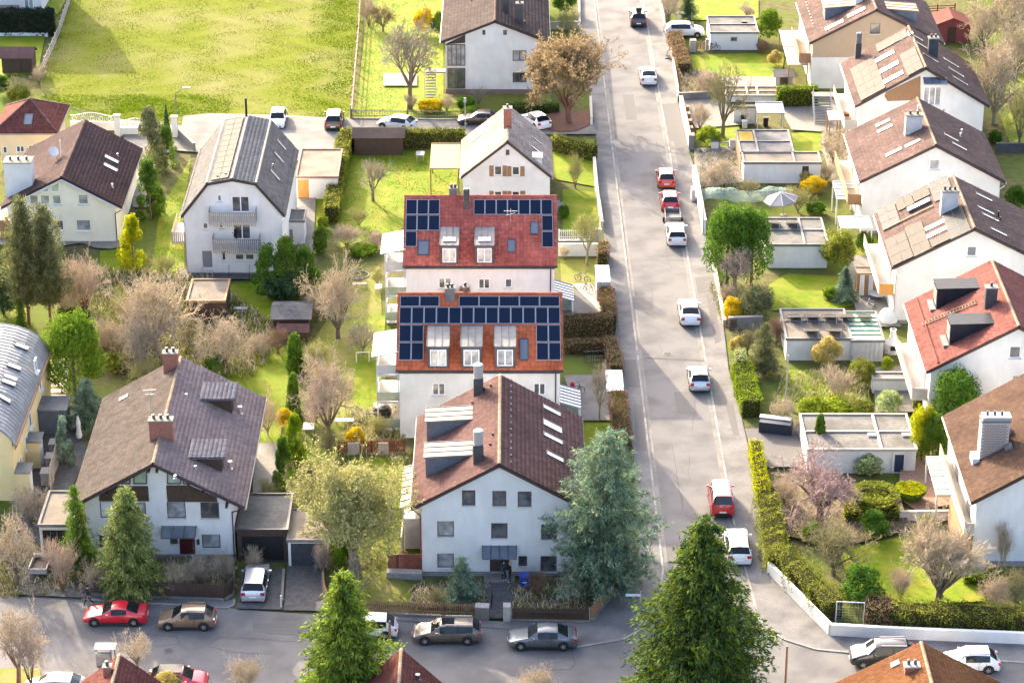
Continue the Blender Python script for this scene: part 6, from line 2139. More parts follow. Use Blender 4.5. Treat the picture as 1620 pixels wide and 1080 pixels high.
# outdoor stairs by R2
g = G(1303, 200)
st = thing('garden_stairs', 'steel outdoor stairs leading up beside the green hedge', 'stairs', (g.x, g.y, 0))
for k in range(10):
 lpart(MB().box(-.9, .9, k * .3, k * .3 + .28, .1 + k * .22, .16 + k * .22), 'tread', bluegrey, st)
for x in (-.95, .95):
 lpart(MB().bar((x, 0, .1), (x, 3, 2.3), .06, .2).bar((x, 0, 1.0), (x, 3, 3.2), .05, .05).bar((x, 0, 0), (x, 0, 1.0), .05, .05).bar((x, 3, 0), (x, 3, 3.2), .05, .05), 'stringer', alu, st)
lpart(MB().box(-.95, 1.6, 3, 4.4, 2.2, 2.3), 'landing', concrete, st)
# G5b's neighbour: white wall and raised beds
bed = flat_garage('raised bed frame with glass cold frames beyond the bare tree', (1150, 163), (1232, 160), (1226, 138), .7, white_r, soil, stone_m, name='raised_bed', cat='raised bed', bars_x=(.4, .6), bars_y=(.5,))
RW = flat_garage('white end wall box of the upper right yard', (1160, 196), (1196, 196), (1192, 168), 1.9, white_r, felt_gr, concrete, name='outhouse', cat='shed')
# white retaining balcony terrace left of the brick red roofed house
RT = flat_garage('white walled terrace in front of the brick red roofed house', (1380, 622), (1457, 621), (1440, 590), 1.3, white_r, slabs, stone_m, name='terrace', cat='terrace')

# ================================================================== TREES, SHRUBS, HEDGES
PT = {}
for _k, _a, _d in (('spread', (3, .25, .035, 7, 5, (5, 4, 4, 4, 4), .45, .75, .62, .3), D(buds=1, bud=.007)), ('spread2', (8, .22, .04, 7, 5, (5, 4, 4, 4, 3), .55, .7, .62, .35), D(buds=1, bud=.008)),
     ('dense', (5, .14, .04, 9, 5, (4, 4, 5, 4, 3), .5, .72, .64, .32), D(buds=1, bud=.008)), ('dense2', (15, .2, .036, 8, 5, (4, 4, 5, 4, 3), .35, .8, .64, .42), D(buds=1, bud=.009)),
     ('vase', (9, .05, .03, 5, 4, (4, 4, 5, 4), .9, .55, .62, .3), D(stems=4, buds=1, bud=.010, limb_len=.5)), ('vase2', (21, .04, .03, 5, 4, (4, 5, 5, 4), .6, .7, .62, .4), D(stems=4, buds=2, bud=.011, limb_len=.5)),
     ('tangle', (31, .1, .035, 9, 5, (4, 5, 4, 4, 3), .2, .95, .68, .6), D(buds=1, bud=.010)), ('weep', (41, .25, .045, 8, 5, (4, 4, 5, 4, 3), .25, .9, .62, .4), D(buds=2, bud=.008, droop=.5)),
     ('budded', (51, .14, .035, 10, 5, (4, 5, 5, 4, 4), .4, .8, .64, .35), D(buds=5, bud=.009)), ('polled', (61, .16, .045, 16, 5, (4, 4, 4, 4, 4), .9, .6, .62, .22), D(buds=1, bud=.006)),
     ('goldtree', (71, .18, .03, 7, 4, (5, 5, 5, 4), .5, .7, .62, .3), D(stems=2, buds=14, bud=.011))):
 PT[_k] = list(zip(('trunk', 'crown'), bare_tree(*_a, **_d), (False, True)))
TR = trunk_mesh()
PT['bush'] = [('foliage', leafy(1, 6500, lobes_round(1), .025), True)]
PT['bush2'] = [('foliage', leafy(2, 5000, lobes_round(2, 20), .03), True)]
PT['bush3'] = [('foliage', leafy(3, 9000, lobes_round(3, 26), .02), True)]
PT['bigbush'] = [('trunk', TR, False), ('foliage', leafy(4, 18000, lobes_round(4, 30), .0155), True)]
PT['tall'] = [('trunk', TR, False), ('foliage', leafy(5, 11000, lobes_tall(5), .019), True)]
PT['tall2'] = [('trunk', TR, False), ('foliage', leafy(6, 11000, lobes_tall(16, 34), .018), True)]
PT['column'] = [('foliage', leafy(7, 3200, [(0, 0, .12 + .1 * i, .42 - .02 * i, .42 - .02 * i, .16) for i in range(8)] + [(0, 0, .9, .2, .2, .12)], .05), True)]
PT['spire'] = [('foliage', leafy(8, 3000, [(0, 0, .08 + .1 * i, .48 * (1 - (i / 10) ** 1.6), .48 * (1 - (i / 10) ** 1.6), .1) for i in range(10)], .05), True)]
PT['lowbush'] = [('foliage', leafy(9, 2200, [(0, 0, .4, .48, .48, .5), (.2, .1, .5, .25, .25, .4), (-.2, -.15, .5, .25, .25, .4)], .05), True)]
PT['fir'] = [('trunk', TR, False), ('crown', conifer(2, 52, 13, 20, .03, .32, .32, .66, .0175, base=.04, inner=.03, tuft=14, spread=.016, nw=.25), True)]
PT['spruce'] = [('trunk', TR, False), ('crown', conifer(4, 42, 11, 15, .03, .5, .35, .68, .025, lift=.12, inner=.03, tuft=13, spread=.02, nw=.22), True)]
PT['spruce2'] = [('trunk', TR, False), ('crown', conifer(14, 40, 9, 9, .03, .3, .4, .6, .028, lift=.15, tuft=12, spread=.026), True)]
PT['cedar'] = [('trunk', TR, False), ('crown', conifer(6, 36, 13, 15, .02, .25, .45, .32, .026, lift=.2, base=.03, tuft=12, spread=.016, nw=.16), True)]
PT['dark'] = [('trunk', TR, False), ('crown', conifer(7, 42, 9, 9, .06, .05, .5, .5, .032, lift=.35, base=.12, tuft=14, spread=.034), True)]
def pl(kind, name, label, cat, px, by, ty, w, lm, bm=None, group=None, **k):
 return plant(PT[kind], name, label, cat, px, by, ty, w, lm, bm, group, **k)
GB, GS, GC, GE, GF, GH = 'bare garden trees', 'leafless garden shrubs', 'conifers in the gardens', 'evergreen garden shrubs', 'forsythia bushes in yellow bloom', 'clipped garden hedges'

# ---- foreground conifers
pl('fir', 'fir_tree', 'huge dark green fir at the street corner, cut by the bottom edge', 'tree', 1103, 1150, 824, 272, L_fir, bark, GC)
pl('spruce', 'spruce_tree', 'bright yellow-green spruce at the bottom edge in front of the hidden white car', 'tree', 550, 1135, 905, 190, L_spruce, bark, GC)
pl('cedar', 'blue_cedar', 'broad blue-green cedar at the right corner of the tall white gabled house', 'tree', 957, 932, 690, 166, L_cedar, bark, GC)
pl('spruce', 'spruce_tree', 'yellow-green spruce in front of the timber-gabled house door', 'tree', 208, 936, 770, 128, L_spruce2, bark, GC)
pl('spruce2', 'spruce_tree', 'slim dark green spruce at the left corner of the timber-gabled house', 'tree', 127, 908, 768, 62, L_thuja, bark, GC)
pl('dark', 'cypress_tree', 'tall dark twin-topped cypress before the cream house', 'tree', 46, 512, 320, 72, L_olive, bark_red, GC)
pl('dark', 'cypress_tree', 'slightly shorter dark cypress joined to the twin-topped one on its right side', 'tree', 80, 510, 330, 66, L_olive, bark_red, GC)
pl('spruce2', 'spruce_tree', 'blue-black conifer at the left edge beside the twin cypress', 'tree', 6, 498, 385, 58, L_dark, bark, GC)
pl('bigbush', 'laurel_tree', 'bright green bushy evergreen between the barrel roof and the bare thicket', 'tree', 120, 635, 492, 98, L_bright, bark, GE)
pl('spruce2', 'conifer', 'low blue-green conifer against the left eave of the mauve roof', 'tree', 140, 676, 600, 72, L_cedar, bark, GC)
pl('tall', 'conifer', 'grey-green shrub tree in the narrow yard beside the yellow house', 'tree', 103, 738, 660, 34, L_cedar, bark, GE)
pl('tall2', 'thuja', 'golden green thuja on the dark lawn right of the cream house', 'tree', 212, 434, 342, 54, L_gold, bark, GC)
pl('tall', 'thuja', 'dark thuja behind the golden one at the cream house corner', 'tree', 239, 348, 252, 52, L_thuja, bark, GC)
pl('tall2', 'thuja', 'tall loose thuja at the meadow gate next to the slim cypress', 'tree', 241, 272, 170, 56, L_olive, bark, GC)
pl('tall', 'thuja', 'green thuja beneath the slim dark cypress', 'tree', 262, 264, 198, 46, L_thuja, bark, GC)
pl('spire', 'cypress_tree', 'pencil-slim dark cypress by the meadow gate pillar', 'tree', 266, 236, 171, 15, L_dark, bark, GC)
pl('tall', 'yew', 'left dark yew of the clump in front of the grey mansard house', 'tree', 425, 470, 388, 58, L_laurel, bark, GE)
pl('tall2', 'yew', 'middle dark yew of the clump in front of the grey mansard house', 'tree', 455, 472, 376, 60, L_thuja, bark, GE)
pl('tall', 'yew', 'right dark yew of the clump in front of the grey mansard house', 'tree', 484, 470, 390, 54, L_laurel, bark, GE)
pl('bush', 'yew', 'low dark yew at the foot of the evergreen clump', 'shrub', 452, 478, 430, 75, L_dark, bark, GE)
pl('column', 'thuja', 'dark thuja column at the top of the row by the bright lawn', 'tree', 467, 588, 527, 34, L_thuja, bark, GC)
pl('column', 'thuja', 'second thuja column down the row beside the pinkish tree', 'tree', 465, 648, 590, 27, L_thuja, bark, GC)
pl('spire', 'thuja', 'little pointed thuja next to the yellow bush in the row', 'tree', 474, 668, 642, 13, L_thuja, bark, GC)
pl('tall', 'juniper', 'sprawling green juniper below the yellow bush in the row', 'shrub', 468, 730, 655, 42, L_hgreen, bark, GE)
pl('tall2', 'juniper', 'darker juniper at the lower end of the evergreen row', 'shrub', 450, 778, 690, 40, L_thuja, bark, GE)
pl('bigbush', 'laurel_tree', 'big glossy green laurel beside the right pavement', 'tree', 1150, 452, 322, 84, L_laurel, bark, GE)
pl('bigbush', 'laurel_tree', 'second half of the big laurel, away from the pavement', 'tree', 1188, 452, 326, 70, L_laurel, bark, GE)
pl('spruce2', 'conifer', 'dark brownish conifer above the clipped green hedge on the right', 'tree', 1208, 592, 510, 56, L_olive, bark, GC)
pl('bigbush', 'evergreen_tree', 'large dense green evergreen between the brick red and rust brown roofs', 'tree', 1508, 696, 582, 88, L_laurel, bark, GE)
pl('tall', 'olive_shrub', 'pale leafy shrub leaning on the right of the large dense evergreen', 'shrub', 1548, 655, 588, 34, L_hedge, bark, GE)
pl('column', 'juniper', 'dark column juniper growing before the double garage roof', 'tree', 1295, 720, 655, 26, L_thuja, bark, GC)
pl('bush', 'round_tree', 'round green clipped tree right of the small white garage at the top', 'tree', 1216, 66, 12, 46, L_bright, bark, GE)
pl('spruce2', 'conifer', 'dark conifer above the white car at the top right', 'tree', 1088, 30, -16, 32, L_dark, bark, GC)
pl('spruce2', 'yew', 'grey-green pointed yew left of the door of the tall gabled house', 'shrub', 731, 956, 880, 62, L_cedar, bark, GE)
pl('bush2', 'laurel', 'bright laurel beside the ivy stump left of the red wooden gate', 'shrub', 545, 900, 848, 44, L_bright, bark, GE)
pl('column', 'ivy_stump', 'ivy covered grey tree stump by the curved fence', 'stump', 561, 915, 872, 26, T_grey, bark, GE)

# ---- leafless trees
pl('spread', 'bare_tree', 'bare grey tree with spreading crown on the lawn left of the big top house', 'tree', 648, 172, 10, 92, T_grey, bark, GB)
pl('vase', 'bare_shrub', 'bare shoots around the foot of the spreading grey tree', 'shrub', 651, 174, 146, 26, T_beige, bark, GS)
pl('goldtree', 'autumn_tree', 'tree still full of golden brown leaves in the round bark bed', 'tree', 897, 196, 44, 142, L_gbrown, bark_red, GB)
pl('spread2', 'bare_tree', 'small bare tree leaning over the lawn left of the pergola', 'tree', 590, 318, 243, 62, T_grey, bark, GB)
pl('dense', 'bare_tree', 'large beige leafless shrub left of the solar roofed houses', 'tree', 535, 535, 398, 106, T_beige, bark, GB)
pl('dense2', 'bare_tree', 'large pinkish beige tree below it, right of the thuja columns', 'tree', 521, 700, 538, 104, T_pink, bark, GB)
pl('budded', 'budding_tree', 'wide pale yellow-green budding tree left of the tall gabled house', 'tree', 556, 900, 704, 186, T_yg, bark, GB)
pl('dense', 'bare_tree', 'wide bare grey-brown tree in the middle of the left thicket', 'tree', 245, 560, 408, 142, T_beige, bark, GB)
pl('tangle', 'bare_tree', 'tangled pale bare tree before the flat terrace roof', 'tree', 355, 584, 484, 98, T_beige, bark_red, GB)
pl('tangle', 'bare_tree', 'tangled grey bush at the lower side of the wide bare tree', 'shrub', 225, 590, 470, 80, T_grey, bark, GS)
pl('vase', 'bare_shrub', 'pinkish leafless shrub in front of the cream house', 'shrub', 134, 495, 390, 76, T_pink, bark_red, GS)
pl('vase2', 'bare_shrub', 'brownish shrub on the bank below the pinkish one', 'shrub', 172, 560, 495, 66, T_beige, bark, GS)
pl('vase2', 'bare_shrub', 'ochre shrub peeping above the back chimney of the mauve roof', 'shrub', 228, 604, 560, 50, T_yg, bark, GS)
pl('vase', 'bare_shrub', 'pale upright shrub at the foot of the mansard house wall', 'shrub', 262, 440, 398, 46, T_yg, bark, GS)
pl('spread', 'bare_tree', 'bare foreground tree at the lower left corner with pale twigs', 'tree', 30, 1090, 942, 92, T_beige, bark_red, GB)
pl('spread2', 'bare_tree', 'second bare trunk beside the lower left corner tree', 'tree', 52, 1110, 975, 62, T_pink, bark_red, GB)
pl('spread2', 'bare_tree', 'small bare tree behind the roof at the bottom left edge', 'tree', 218, 1062, 992, 70, T_beige, bark, GB)
pl('vase', 'bare_shrub', 'pale shrub tips at the bottom edge right of the red car', 'shrub', 390, 1100, 1030, 62, T_beige, bark, GS)
pl('vase2', 'bare_shrub', 'yellowish shrub tips at the bottom edge left of the big fir', 'shrub', 848, 1110, 1046, 62, T_beige, bark, GS)
pl('dense2', 'bare_tree', 'grey bare tree over the driveway at the far left', 'tree', 28, 925, 805, 96, T_beige, bark, GB)
pl('vase', 'bare_shrub', 'reddish bare shrub left of the slim dark spruce', 'shrub', 100, 935, 842, 62, T_pink, bark_red, GS)
pl('vase2', 'bare_shrub', 'tangle of beige stems between the two spruces', 'shrub', 158, 938, 872, 50, T_beige, bark, GS)
pl('vase', 'bare_shrub', 'purplish grey shrub under the kitchen window of the timber gable', 'shrub', 318, 928, 868, 52, T_grey, bark, GS)
pl('vase2', 'bare_shrub', 'beige seedhead shrub right of the yellow-green spruce', 'shrub', 283, 934, 884, 50, T_beige, bark, GS)
pl('vase', 'bare_shrub', 'grey shrub at the driveway corner of the timber gable house', 'shrub', 356, 928, 862, 40, T_grey, bark, GS)
pl('vase', 'bare_shrub', 'pale grass-like shrub in front of the carport', 'shrub', 402, 905, 862, 34, T_beige, bark, GS)
pl('vase2', 'bare_shrub', 'bare reddish shrub right of the white garage with dark door', 'shrub', 510, 905, 850, 34, T_pink, bark, GS)
pl('vase', 'bare_shrub', 'reddish bare shrub behind the brown bin', 'shrub', 850, 945, 895, 40, T_brown, bark_red, GS)
pl('vase2', 'bare_shrub', 'russet shrub under the cedar near the brown fence', 'shrub', 905, 950, 902, 52, T_pink, bark_red, GS)
pl('vase', 'bare_shrub', 'thin bare shrub left of the blue bin behind the low fence', 'shrub', 692, 958, 925, 36, T_olive, bark, GS)
pl('spread2', 'bare_tree', 'bare tree with greenish twigs above the raised beds', 'tree', 1143, 218, 92, 84, T_olive, bark, GB)
pl('vase', 'bare_shrub', 'thin bare shoots left of the greenish tree trunk', 'shrub', 1108, 205, 160, 40, T_beige, bark, GS)
pl('vase', 'bare_shrub', 'reddish twig bush on the brown bed near the parked white car', 'shrub', 1118, 150, 108, 46, T_pink, bark_red, GS)
pl('dense', 'bare_tree', 'big pale bare tree at the right edge near the red shed', 'tree', 1572, 196, 38, 118, T_beige, bark_pale, GB)
pl('dense2', 'bare_tree', 'pale leafless tree in the top right corner', 'tree', 1594, 75, -52, 110, T_beige, bark, GB)
pl('dense', 'bare_tree', 'yellowish bare tree at the right edge below the big pale one', 'tree', 1612, 232, 120, 60, T_yg, bark, GB)
pl('vase2', 'bare_shrub', 'grey bare shrub against the white wall of the panel-covered house', 'shrub', 1519, 205, 172, 30, T_grey, bark, GS)
pl('dense2', 'bare_shrub', 'dense grey-olive shrub beside the left eave of the rosy brown roof', 'shrub', 1318, 262, 202, 48, T_beige, bark, GS)
pl('tangle', 'bare_tree', 'crooked dark tree against the white wall of the rosy brown roofed house', 'tree', 1396, 342, 284, 56, T_olive, bark, GB)
pl('vase2', 'olive_shrub', 'olive shrub at the corner of the conservatory', 'shrub', 1372, 345, 292, 34, T_yg, bark, GS)
pl('weep', 'cherry_tree', 'rosy budding cherry in front of the double garage', 'tree', 1296, 830, 708, 142, T_rose, bark_red, GB)
pl('polled', 'bare_tree', 'round bare tree with fan of pale branches on the lower right lawn', 'tree', 1485, 952, 812, 138, T_beige, bark, GB)
pl('vase', 'bare_shrub', 'thin orange-beige shrub between dark laurel and the fan-shaped tree', 'shrub', 1424, 950, 888, 44, T_pink, bark, GS)
pl('dense', 'bare_shrub', 'wide grey-olive shrub behind the white wall hedge', 'shrub', 1318, 908, 812, 112, T_olive, bark, GS)
pl('vase', 'bare_tree', 'slender bare sapling before the white wall at the lower right', 'tree', 1585, 902, 818, 30, T_beige, bark_pale, GB)
pl('tangle', 'bare_shrub', 'pale tangled shrub in front of the slender sapling', 'shrub', 1572, 958, 900, 56, T_beige, bark_pale, GS)
pl('dense2', 'bare_shrub', 'dark olive shrub at the right edge above the street hedge', 'shrub', 1606, 950, 888, 60, T_olive, bark, GS)
pl('weep', 'bare_shrub', 'mauve leafless shrub in front of the big laurel', 'shrub', 1162, 462, 372, 72, T_pink, bark, GS)
pl('vase', 'bare_shrub', 'grey bare shrub in the middle of the right hand gardens', 'shrub', 1325, 632, 575, 66, T_beige, bark_pale, GS)
pl('dense2', 'bare_shrub', 'beige shrub left of the lime bushes near the black car', 'shrub', 1236, 672, 620, 48, T_beige, bark, GS)
pl('vase2', 'bare_shrub', 'dark reddish shrub beside the tilted panel garage', 'shrub', 1228, 545, 492, 40, T_brown, bark, GS)
pl('vase2', 'bare_shrub', 'brown shrub behind the yellow bush by the pavement gate', 'shrub', 1152, 482, 442, 34, T_beige, bark, GS)
pl('vase', 'bare_shrub', 'beige shrub beside the wire netting and the grey parasol', 'shrub', 1262, 336, 290, 46, T_yg, bark, GS)
pl('vase', 'bare_shrub', 'thin shrub at the long white garage wall', 'shrub', 1186, 312, 280, 40, T_olive, bark, GS)
pl('vase', 'bare_shrub', 'spiky bare bush at the right end of the long white garage', 'shrub', 1308, 286, 256, 34, T_beige, bark, GS)
pl('vase2', 'bare_shrub', 'bare shrub row against the right garden wall near the red cars', 'shrub', 1128, 300, 258, 46, T_beige, bark, GS)
pl('spread', 'bare_tree', 'young bare tree in the yard behind the rectangular red hedge', 'tree', 928, 420, 322, 52, T_yg, bark_pale, GB)
pl('vase', 'bare_shrub', 'small dry bush in the yard of the upper solar house', 'shrub', 893, 412, 385, 22, T_beige, bark, GS)
pl('spread2', 'bare_tree', 'leafless young tree on the paved yard of the lower solar house', 'tree', 948, 665, 565, 46, T_beige, bark_pale, GB)
pl('vase', 'bare_shrub', 'pale bare shrub on the lawn right of the little white gable house', 'shrub', 910, 298, 238, 30, T_yg, bark, GS)
pl('vase2', 'bare_shrub', 'brown shrub behind the left hedge of the pergola lawn', 'shrub', 549, 390, 350, 52, T_pink, bark, GS)
pl('vase', 'bare_shrub', 'yellowish grass bush beside the pinkish shrub', 'shrub', 568, 358, 326, 36, T_yg, bark, GS)
pl('vase2', 'bare_shrub', 'pink-brown shrub next to the upper balcony stack', 'shrub', 595, 392, 362, 36, T_pink, bark, GS)
pl('vase', 'bare_shrub', 'round pale shrub on the lawn by the balcony stack', 'shrub', 597, 450, 424, 26, T_yg, bark, GS)
pl('vase2', 'bare_shrub', 'overgrown pale shrub beside the black cover', 'shrub', 600, 690, 650, 40, T_yg, bark, GS)
pl('tangle', 'bare_shrub', 'bare grey bush between the bright lawn and the juniper', 'shrub', 424, 690, 610, 46, T_beige, bark, GS)
pl('vase', 'bare_shrub', 'brown hedge-like shrub at the top of the meadow fence', 'shrub', 584, 42, -10, 34, T_beige, bark, GS)
pl('dense2', 'bare_shrub', 'second brown shrub by the top of the meadow fence', 'shrub', 606, 50, 0, 46, T_brown, bark, GS)
pl('vase', 'bare_shrub', 'bare bush below the plinth of the big top house', 'shrub', 707, 176, 148, 28, T_beige, bark, GS)
pl('vase', 'bare_shrub', 'grey bush under the wall of the big top house', 'shrub', 757, 166, 134, 30, T_grey, bark, GS)
pl('dense2', 'bare_shrub', 'pale shrub at the top behind the golden brown tree', 'shrub', 896, 62, 8, 44, T_yg, bark, GS)
pl('dense2', 'bare_shrub', 'olive shrub in the corner by the rosy shed', 'shrub', 34, 162, 116, 54, T_olive, bark, GS)
pl('vase', 'bare_shrub', 'thin brown shrub at the foot of the meadow fence', 'shrub', 62, 135, 100, 26, T_beige, bark, GS)
pl('vase2', 'bare_shrub', 'grey shrub in front of the yellow house gable', 'shrub', 52, 830, 760, 74, T_beige, bark, GS)
pl('weep', 'bare_shrub', 'reddish bush right of the conifer at the top right', 'shrub', 1182, 34, 2, 30, T_pink, bark_red, GS)
pl('dense2', 'bare_shrub', 'brown bush at the top of the right pavement', 'shrub', 1058, 36, -20, 40, T_beige, bark, GS)

pl('dense', 'bare_tree', 'pale bare tree in the right edge thicket above the big pale one', 'tree', 1606, 128, 20, 80, T_beige, bark, GB)
pl('dense2', 'bare_tree', 'beige bare tree directly right of the red garden shed', 'tree', 1556, 82, -8, 74, T_beige, bark, GB)
pl('dense', 'bare_shrub', 'brownish shrub at the right edge under the thicket', 'shrub', 1604, 190, 130, 56, T_pink, bark, GS)
for k, (lab, x, b, t, w, m, q) in enumerate((('beige thicket right beside the lower balcony stack', 575, 560, 500, 62, T_beige, 'dense2'), ('pale shrub halfway between the big beige shrub and the thuja columns', 505, 585, 530, 54, T_yg, 'vase2'), ('grey tangle below the pinkish beige tree', 500, 668, 610, 60, T_beige, 'tangle'),
 ('olive bush behind the red-brown paling fence', 520, 716, 672, 46, T_olive, 'dense'), ('beige bush right of the dark felt-roofed shed', 502, 500, 452, 48, T_beige, 'vase2'), ('brown shrub before the small pink shed', 440, 560, 512, 46, T_brown, 'dense2'), ('grey shrub at the upper corner of the bright lawn', 412, 562, 520, 50, T_beige, 'tangle'),
 ('olive shrub between the flat terrace roof and the pale tangled tree', 300, 545, 492, 52, T_olive, 'dense'), ('pale shrub left of the wide bare tree', 195, 520, 448, 60, T_yg, 'dense2'), ('fawn shrub above the bright bushy evergreen', 110, 500, 440, 50, T_beige, 'vase2'), ('thin shrub at the house corner beside the wide timber gable drive', 424, 800, 752, 36, T_yg, 'vase'),
 ('grey shrub between the golden hedge and the rosy cherry', 1240, 800, 748, 50, T_beige, 'dense2'), ('fawn shrub in front of the swollen clipped yews', 1402, 738, 706, 34, T_yg, 'vase2'), ('olive shrub behind the concrete entrance wall', 1182, 560, 512, 40, T_olive, 'dense'), ('beige shrub by the wire cage of the bin store', 1268, 690, 654, 34, T_beige, 'vase2'), ('grey shrub on the gravel by the white garage wall', 1140, 286, 246, 50, T_beige, 'tangle'))):
 pl(q, 'bare_shrub', lab, 'shrub', x, b, t, w, m, bark, GS)
# ---- yellow and evergreen shrubs
pl('bush', 'forsythia', 'round golden yellow forsythia beside the big top house', 'shrub', 672, 54, 12, 38, L_yel, bark, GF)
pl('lowbush', 'forsythia', 'low yellow bush by the fence under the big top house', 'shrub', 681, 176, 155, 40, L_yel, bark, GF)
pl('bush2', 'forsythia', 'yellow bush in the evergreen row beside the bright lawn', 'shrub', 450, 676, 646, 32, L_yel, bark, GF)
pl('bush2', 'forsythia', 'yellow bush above the red garden fence', 'shrub', 564, 706, 676, 36, L_yel, bark, GF)
pl('bush', 'forsythia', 'golden shrub beside the gate at the right pavement', 'shrub', 1158, 508, 470, 40, L_yel, bark, GF)
pl('bush', 'forsythia', 'bright yellow bush in front of the small open doorway of the white garage', 'shrub', 1287, 306, 280, 44, L_yel, bark, GF)
pl('bush', 'spirea', 'pale yellow ball shrub against the tilted panel garage', 'shrub', 1308, 582, 533, 50, L_pyel, bark, GF)
pl('bush2', 'forsythia', 'yellow shrub over the pavement hedge beside the silver hatchback', 'shrub', 1168, 560, 532, 30, L_pyel, bark, GF)
pl('lowbush', 'spirea', 'straw coloured ball bush beside the white garage doorway', 'shrub', 1274, 290, 268, 22, L_pyel, bark, GF)
pl('bush', 'spirea', 'cream coloured bush below the two-part white carport', 'shrub', 1226, 104, 80, 26, L_pyel, bark, GF)
pl('bush2', 'bush', 'orange-brown ball bush at the corner of the small white garage', 'shrub', 1206, 84, 66, 24, L_tanh, bark, GS)
pl('bush3', 'bush', 'olive bush right of the pale yellow ball shrub', 'shrub', 1362, 612, 566, 44, L_hedge, bark, GE)
pl('bush2', 'bush', 'small lime green bush on the grey terrace', 'shrub', 1402, 590, 564, 24, L_lime, bark, GE)
pl('lowbush', 'bush', 'left lime green bush in the strip behind the double garage', 'shrub', 1284, 660, 626, 46, L_lime, bark, GE)
pl('lowbush', 'bush', 'right lime green bush in the strip behind the double garage', 'shrub', 1322, 658, 628, 52, L_lime, bark, GE)
pl('lowbush', 'bush', 'third, duller lime bush next to the white-leaved shrub', 'shrub', 1362, 658, 634, 40, L_hedge, bark, GE)
pl('bush', 'variegated_shrub', 'shrub with white-edged leaves behind the right end of the double garage', 'shrub', 1405, 658, 616, 52, L_white, bark, GE)
pl('lowbush', 'climber', 'leafy climber on the wall of the double garage', 'shrub', 1372, 746, 710, 52, L_white, bark, GE)
pl('bush3', 'bush', 'olive green bushy tree in front of the double garage by the laurel', 'shrub', 1325, 428, 362, 56, L_hedge, bark, GE)
pl('bush', 'bush', 'dark green bush right of the olive tree near the panel house', 'shrub', 1366, 402, 366, 34, L_laurel, bark, GE)
pl('spruce', 'conifer', 'grey-green young conifer on the lawn by the timber arbour', 'shrub', 1336, 476, 422, 44, L_cedar, bark, GC)
pl('lowbush', 'bush', 'low pale-green plant at the foot of the young conifer', 'shrub', 1316, 472, 452, 32, L_bright, bark, GE)
pl('bush3', 'bush', 'olive grey bush at the pavement wall above the dark conifer', 'shrub', 1196, 506, 452, 62, L_olive, bark, GE)
pl('bush', 'rhododendron', 'dark green rhododendron behind the wire frame at the white wall', 'shrub', 1362, 958, 896, 84, L_laurel, bark, GE)
pl('bush2', 'bush', 'leafy green bush in the thicket above the white wall corner', 'shrub', 1288, 858, 826, 40, L_bright, bark, GE)
pl('bush', 'yew', 'dark green block of yew beside the pergola terrace at lower right', 'shrub', 1382, 850, 806, 52, L_laurel, bark, GE)
pl('bush2', 'bush', 'leafy bush on the lawn edge near the white fence of the lower garden', 'shrub', 1462, 852, 815, 40, L_bright, bark, GE)
pl('lowbush', 'bush', 'bright small bush in the shade strip beside the mansard garage', 'shrub', 511, 362, 340, 18, L_lime, bark, GE)
pl('lowbush', 'bush', 'green bush in the shaded strip right of the mansard house', 'shrub', 507, 400, 355, 24, L_thuja, bark, GE)
pl('bush', 'bush', 'dark bush behind the forsythia at the top', 'shrub', 694, 58, 18, 26, L_thuja, bark, GE)
pl('bush', 'bush', 'green bush at the top right of the big top house', 'shrub', 894, 22, -14, 40, L_laurel, bark, GE)
pl('lowbush', 'bush', 'dark low evergreen under the wall of the big top house', 'shrub', 737, 170, 152, 30, L_laurel, bark, GE)
pl('lowbush', 'bush', 'second dark low evergreen behind the post by the parked dark car', 'shrub', 745, 186, 168, 34, L_thuja, bark, GE)
pl('lowbush', 'bush', 'green bush in the left corner of the upper yard', 'shrub', 892, 345, 322, 18, L_laurel, bark, GE)
pl('lowbush', 'bush', 'row of low green plants below the pinkish shrubs', 'shrub', 575, 402, 386, 46, L_bright, bark, GE)
pl('bush', 'bush', 'dark bush on the left edge by the rosy shed', 'shrub', 4, 150, 118, 34, L_thuja, bark, GE)
pl('bush3', 'bush', 'olive green bush right of the rosy shed', 'shrub', 30, 168, 136, 40, L_hedge, bark, GE)
pl('lowbush', 'bush', 'dark green bush at the grey yard fence near the bare pale trees', 'shrub', 1574, 225, 205, 24, L_thuja, bark, GE)
pl('bush', 'bush', 'dark evergreen at the right edge behind the panel house roof', 'shrub', 1606, 335, 292, 40, L_laurel, bark, GE)
pl('bush2', 'bush', 'leafy green clump at the foot of the bare greenish tree', 'shrub', 1120, 232, 200, 44, L_lime, bark, GE)
pl('lowbush', 'bush', 'dark bush under the netting by the grey parasol', 'shrub', 1290, 338, 318, 32, L_laurel, bark, GE)
pl('lowbush', 'bush', 'leafy bush in the lower flower bed of the mauve roofed house bank', 'shrub', 190, 585, 555, 50, L_hedge, bark, GE)
pl('bush2', 'bush', 'green bush on the slope right of the red chimney', 'shrub', 340, 590, 560, 34, L_laurel, bark, GE)
pl('spruce2', 'conifer', 'small dark conifer behind the barrel roof', 'shrub', 34, 520, 470, 22, L_thuja, bark, GC)

